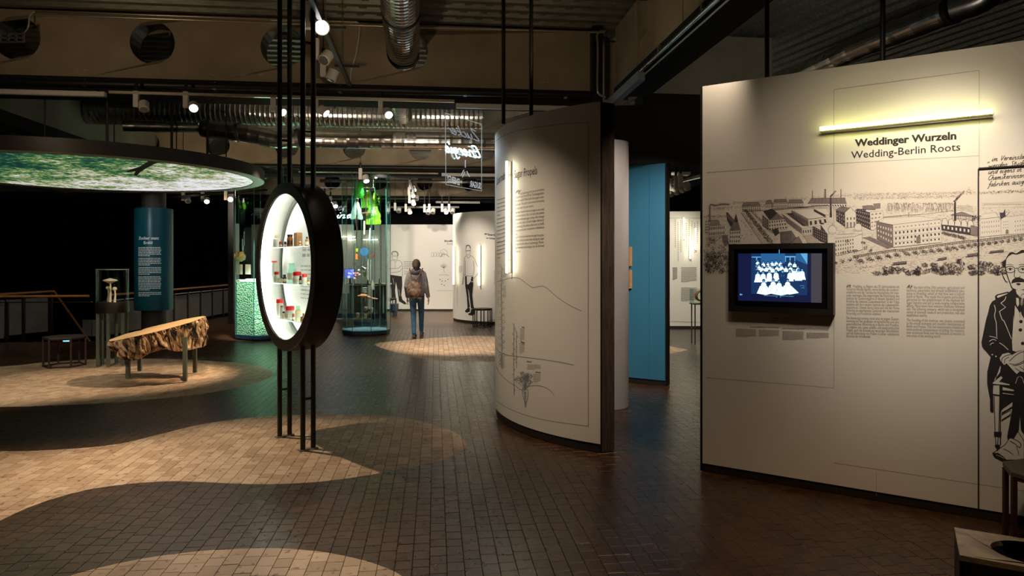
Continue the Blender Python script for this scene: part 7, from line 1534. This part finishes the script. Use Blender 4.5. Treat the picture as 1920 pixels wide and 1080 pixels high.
p = at(656, 513, 17.8); t = thing('monitor', 'monitor with vivid blue picture on the laboratory bench', 'monitor', (p[0], p[1], .966)); m = MB(); m.box(p, (.30, .03, .26), 0, bev=.004); m.build('frame', M['black'], t); m = MB(); m.box((p[0], p[1]-.017, p[2]), (.27, .003, .23)); 
bm = bpy.data.materials.new('blue_screen_picture'); bm.use_nodes = True; nt = bm.node_tree; b = nt.nodes['Principled BSDF']; n_ = nt.nodes.new('ShaderNodeTexNoise'); n_.inputs['Scale'].default_value = 16; r = nt.nodes.new('ShaderNodeValToRGB'); r.color_ramp.elements[0].color = (.005, .01, .5, 1); r.color_ramp.elements[1].color = (.5, .6, 1, 1); r.color_ramp.elements[0].position = .5; r.color_ramp.elements[1].position = .7; tc = nt.nodes.new('ShaderNodeTexCoord'); nt.links.new(tc.outputs['Object'], n_.inputs['Vector']); nt.links.new(n_.outputs[0], r.inputs[0]); nt.links.new(r.outputs[0], b.inputs['Emission Color']); b.inputs['Emission Strength'].default_value = 2.2
m.build('screen_picture', bm, t); m = MB(); m.tube([(p[0], p[1]+.02, .966), (p[0], p[1]+.02, p[2]-.1)], .02, 8); m.lathe((p[0], p[1]+.02, .966), [(.07, 0), (.07, .01)], 16); m.build('stand', M['black'], t)
for i, (x, c, l) in enumerate(((636.5, (.1, .6, .15), 'green'), (640, (.5, .1, .6), 'purple'), (645, (.7, .7, .75), 'pale'), (712, (.6, .6, .55), 'cream'), (690, (.75, .75, .7), 'white'))):
    X = (x-960)/F*17.85; jar((X, 17.85, .966), .03, .13, mat('bench_jar_%s' % l, c, .4, c2=tuple(min(1, q*1.1) for q in c), scale=9), M['milk'], 'small %s jar standing on the laboratory bench' % l, group=None)
p = at(648, 541, 17.2); m = MB(); m.box(p, (.19, .01, .24), .15); m.tube([(p[0], p[1], p[2]+.11), (p[0], p[1], 4.46)], .002, 4); tag(m.build('hanging_sheet', M['milk']), 'white paper sheet hanging before the laboratory bench', 'sheet')
# dark low cabinet by the far wall and the black item under the man
m = MB(); p = at(733, 581, 19.3); m.box((p[0]-.15, 19.4, .25), (.62, .5, .18)); 
for dx in (-.4, .1): m.box((p[0]+dx, 19.4, .085), (.06, .4, .15))
tag(m.build('low_cabinet', M['navy']), 'low dark blue cabinet between the vitrine and the far wall', 'cabinet')

# ------------------------------------------------------------------ hanging neon sign and the second one
def sign(p0, dr, cn, lines, neon, base, label, mirror):
    S = Flat(p0, dr); t = thing('neon_sign', label, 'neon sign', S.pt(*S.uv(*cn[0])))
    m = MB(); P = [S.uv(x, y) for x, y in cn]; vs = [S.pt(u, z, .004) for u, z in P]+[S.pt(u, z, -.004) for u, z in P]; m.add(vs, [(0, 1, 2, 3), (7, 6, 5, 4)]+[(i, i+4, (i+1) % 4+4, (i+1) % 4) for i in range(4)]); m.build('acrylic_sheet', M['clear'], t)
    m = MB(); m.tube([S.pt(u, z) for u, z in P+P[:1]], .0055, 6); m.build('bright_edge', mat('acrylic_edge', (.6, .68, .7), .2, c2=(.65, .72, .75), scale=6, emit=(.6, .7, .72), es=.3), t)
    m = MB()
    P_, Wd = script_paths(neon); (xa, ya), (xb, yb), hk = base; k = (xb-xa)/Wd
    for path in P_:
        q = [((xa+a*k), ya+(yb-ya)*a/Wd-b*hk) for a, b in path]; q3 = [Vector(S.pt(*S.uv(x, y), .03)) for x, y in q]; m.tube(curve(q3, 4), .0075, 6)
    m.build('glowing_script', M['neonb'], t, smooth=True)
    for f in lines: pr = Print(S, .0055); f(pr); pr.build('lettering', t)
    return S, t
LG = mat('frosted_lettering', (.36, .38, .46), .5, c2=(.4, .42, .5), scale=9, emit=(.42, .44, .52), es=.5); WH = mat('edge_lit_lettering', (.75, .78, .8), .5, c2=(.8, .83, .85), scale=9, emit=(.8, .85, .9), es=.45)
z5 = lambda x, y: (600+x/5.333, 200+y/5.333)
def zl(pr): 
    P_, Wd = script_paths('Zucker'); (xa, ya), (xb, yb) = z5(1595, 345), z5(1280, 262); k = (xb-xa)/Wd
    for path in P_: pr.smooth([(xa+a*k, ya+(yb-ya)*a/Wd-b*9.2) for a, b in path], 1.7, LG, n=4)
def sg(pr):
    a, b = z5(1495, 800), z5(1606, 822); pr.text('SUGAR', a[0], a[1], b[0], b[1], WH, bold=.03, mirror=True, size=.115)
def sg2(pr):
    a, b = z5(1263, 745), z5(1392, 785); pr.text('ENERGY', a[0], a[1], b[0], b[1], WH, bold=.03, mirror=True, size=.115)
def sg3(pr):
    for q in ([(1450, 535), (1450, 610)], [(1437, 632), (1408, 688)], [(1447, 650), (1420, 706)], [(1464, 645), (1492, 702)], [(1398, 742), (1418, 748)], [(1398, 755), (1418, 762)]): pr.line([z5(*v) for v in q], 1.5, WH)
SG, sgt = sign((-.84, 8.6), (.425, .73), [(835, 212), (903, 233), (903, 358), (836, 346)], [zl, sg, sg2, sg3], 'Energie', (z5(1590, 512), z5(1238, 452), 10.0), 'hanging acrylic neon sign with mirrored glowing script, upper centre', True)
for x in (840, 897):
    u, z = SG.uv(x, 214 if x < 860 else 231); p = SG.pt(u, z); m = MB(); m.tube([p, (p[0], p[1], 3.52)], .003, 5); m.build('hanging_wire', M['railm'], sgt)
z6 = lambda x, y: (420+x/6, 330+y/6)
def z2(pr):
    P_, Wd = script_paths('Zucker'); (xa, ya), (xb, yb) = z6(1010, 385), z6(1375, 380); k = (xb-xa)/Wd
    for path in P_: pr.smooth([(xa+a*k, ya-b*7.4) for a, b in path], .9, LG, n=4)
p = at(560, 380, 16.9); S_, _t = sign((p[0], p[1]), (1, 0), [(556, 352), (703, 352), (703, 432), (556, 432)], [z2], 'Vereine', (z6(1010, 478), z6(1430, 472), 6.2), 'hanging neon sign with glowing script half hidden by the round case', False)
for x in (575, 700): p = at(x, 352, 16.9); m = MB(); m.tube([p, (p[0], p[1], 4.45)], .004, 5); m.build('hanging_wire', M['railm'], _t)

# ------------------------------------------------------------------ walking visitor
def fuse(mb, vox, mt, name, parent, it=6, f=.5):
    me = bpy.data.meshes.new('tmp'); me.from_pydata(mb.v, [], mb.f); me.update(); o = bpy.data.objects.new('tmp', me); COL.objects.link(o)
    r = o.modifiers.new('r', 'REMESH'); r.mode = 'VOXEL'; r.voxel_size = vox; s = o.modifiers.new('s', 'SMOOTH'); s.iterations = it; s.factor = f
    dg = bpy.context.evaluated_depsgraph_get(); dg.update(); ev = o.evaluated_get(dg); n_ = bpy.data.meshes.new_from_object(ev); n_.name = name; bpy.data.objects.remove(o); bpy.data.meshes.remove(me)
    n_.materials.clear(); n_.materials.append(mt); n_.polygons.foreach_set('use_smooth', [True]*len(n_.polygons))
    q = bpy.data.objects.new(name, n_); COL.objects.link(q); q.parent = parent; q.location = -world_loc(parent); return q
PX0, PY0 = -1.955, 13.95
pe = thing('person', 'person seen from behind walking away in grey hoodie and blue jeans', 'person', (PX0, PY0, .003))
def Q(x, y, z): return Vector((PX0+x, PY0+y, z))
lf_, rf_ = Q(-.035, -.08, .08), Q(.055, .36, .10)
hipL, hipR = Q(-.075, .0, .86), Q(.08, .02, .86); kL, kR = Q(-.06, .02, .47), Q(.075, .20, .48)
shL, shR = Q(-.150, 0, 1.31), Q(.155, 0, 1.31); elL, elR = Q(-.195, -.05, 1.03), Q(.205, -.02, 1.03); haL, haR = Q(-.19, .06, .80), Q(.235, .06, .80)
m = MB()
m.tube([hipL, kL, lf_], .05, 12, rs=[.076, .050, .036]); m.tube([hipR, kR, rf_], .05, 12, rs=[.076, .050, .036])
m.tube([Q(0, 0, .80), Q(0, 0, .92), Q(0, -.01, 1.08), Q(0, -.01, 1.25), Q(0, 0, 1.34), Q(0, 0, 1.38)], .1, 16, rs=[.11, .115, .105, .115, .085, .05], squash=[(1.05, .75)]*6)
m.tube([Q(0, 0, 1.34), Q(0, .015, 1.42)], .05, 12)
m.ell(Q(0, .02, 1.475), (.072, .09, .105), 20, 14); m.ell(Q(0, .115, 1.465), (.012, .018, .02), 8, 6)
for s in (-1, 1): m.ell(Q(.073*s, .02, 1.47), (.012, .02, .03), 8, 6)
for sh, el, ha in ((shL, elL, haL), (shR, elR, haR)): m.tube([Q((.06 if sh is shR else -.06), 0, 1.30), sh*.9+Q((.1 if sh is shR else -.1), 0, 1.28)*.1, el, ha], .04, 10, rs=[.035, .036, .034, .028])
for s, ha in ((-1, haL), (1, haR)):
    pm = ha+Vector((.005*s, .012, -.05)); m.ell(pm, (.020, .036, .048), 12, 8)
    for k in range(4):
        b_ = pm+Vector((0, -.027+.018*k, -.035)); l = (.050, .060, .063, .052)[k]; m.tube([b_, b_+Vector((-.004*s, .004, -l*.55)), b_+Vector((-.014*s, .008, -l))], .008, 6, rs=[.009, .0085, .007])
    m.tube([pm+Vector((-.008*s, .028, .012)), pm+Vector((-.018*s, .052, -.018)), pm+Vector((-.02*s, .058, -.042))], .009, 6, rs=[.011, .010, .008])
for ft, s in ((lf_, -1), (rf_, 1)): m.tube([ft+Vector((0, -.03, -.045)), ft+Vector((0, .10, -.055)), ft+Vector((0, .15, -.06))], .03, 10, rs=[.032, .03, .02])
fuse(m, .0065, M['skin'], 'body', pe, 3, .4)
m = MB(); m.tube([hipL+Vector((0, 0, .03)), kL, lf_-Vector((0, 0, .015))], .05, 14, rs=[.088, .060, .044]); m.tube([hipR+Vector((0, 0, .03)), kR, rf_-Vector((0, 0, .015))], .05, 14, rs=[.088, .060, .044]); m.tube([Q(0, 0, .82), Q(0, 0, .98)], .14, 16, rs=[.142, .135], squash=[(1.02, .8)]*2); fuse(m, .011, M['jeans'], 'jeans', pe, 6)
m = MB(); m.tube([Q(0, 0, .845), Q(0, 0, .93), Q(0, -.01, 1.08), Q(0, -.01, 1.25), Q(0, 0, 1.33), Q(0, 0, 1.39)], .1, 18, rs=[.152, .160, .142, .150, .112, .070], squash=[(1.03, .80)]*6)
for sh, el, ha in ((shL, elL, haL), (shR, elR, haR)): m.tube([sh+Vector((-sh.x*0+(-.09 if sh is shR else .09), 0, .055)), sh+Vector((-.012 if sh is shR else .012, 0, -.01)), sh.lerp(el, .5), el, ha+Vector((0, 0, .015))], .06, 12, rs=[.045, .058, .056, .052, .042])
fuse(m, .011, M['hoodie'], 'hoodie', pe, 6)
m = MB(); m.ell(Q(0, -.075, 1.335), (.105, .075, .08), 18, 12); m.ell(Q(0, -.01, 1.375), (.10, .09, .055), 18, 10); fuse(m, .010, M['hood'], 'hood', pe, 5)
m = MB(); m.ell(Q(0, -.004, 1.492), (.086, .097, .108), 22, 16, f=lambda v: v if v.y < .03 else Vector((v.x, .03+(v.y-.03)*.3, v.z))); m.tube([Q(0, -.07, 1.49), Q(.005, -.105, 1.43), Q(.02, -.12, 1.36)], .05, 10, rs=[.06, .06, .035]); fuse(m, .009, M['hair'], 'hair', pe, 4)
for ft in (lf_, rf_):
    m = MB(); z = -.068 if ft is lf_ else -.085; m.tube([ft+Vector((0, -.055, z+.03)), ft+Vector((0, .02, z+.035)), ft+Vector((0, .12, z+.028)), ft+Vector((0, .18, z+.02))], .04, 12, rs=[.030, .044, .040, .022], squash=[(1, .8)]*4); m.box(tuple(ft+Vector((0, .06, z+.004))), (.075, .25, .016), math.pi*0, bev=.004); fuse(m, .007, M['shoe'], 'shoe', pe, 3)
bp_o = thing('backpack', 'brown patterned backpack worn on the back of the walking person', 'backpack', tuple(Q(-.01, -.2, .9)))
m = MB(); m.ell(Q(-.015, -.205, .985), (.155, .075, .185), 22, 16, f=lambda v: Vector((v.x*(1+.12*(-v.z/.18)), v.y*(1+.25*(-v.z/.18)), v.z*(1 if v.z < 0 else .95)))); fuse(m, .010, M['bag'], 'bag_body', bp_o, 3)
m = MB(); m.ell(Q(-.015, -.272, .93), (.10, .03, .075), 16, 10); m.build('front_pocket', M['bag'], bp_o, smooth=True)
for s in (-1, 1): m = MB(); m.tube(curve([Q(-.01+.03*s, -.21, 1.16), Q(.07*s, -.165, 1.24), Q(.12*s, -.11, 1.36), Q(.13*s, -.02, 1.405)], 4), .013, 8); m.build('shoulder_strap', M['strap'], bp_o, smooth=True)
m = MB(); m.tube(curve([Q(-.04, -.205, 1.15), Q(-.015, -.21, 1.20), Q(.01, -.205, 1.15)], 4), .008, 8); m.build('carry_loop', M['strap'], bp_o, smooth=True)
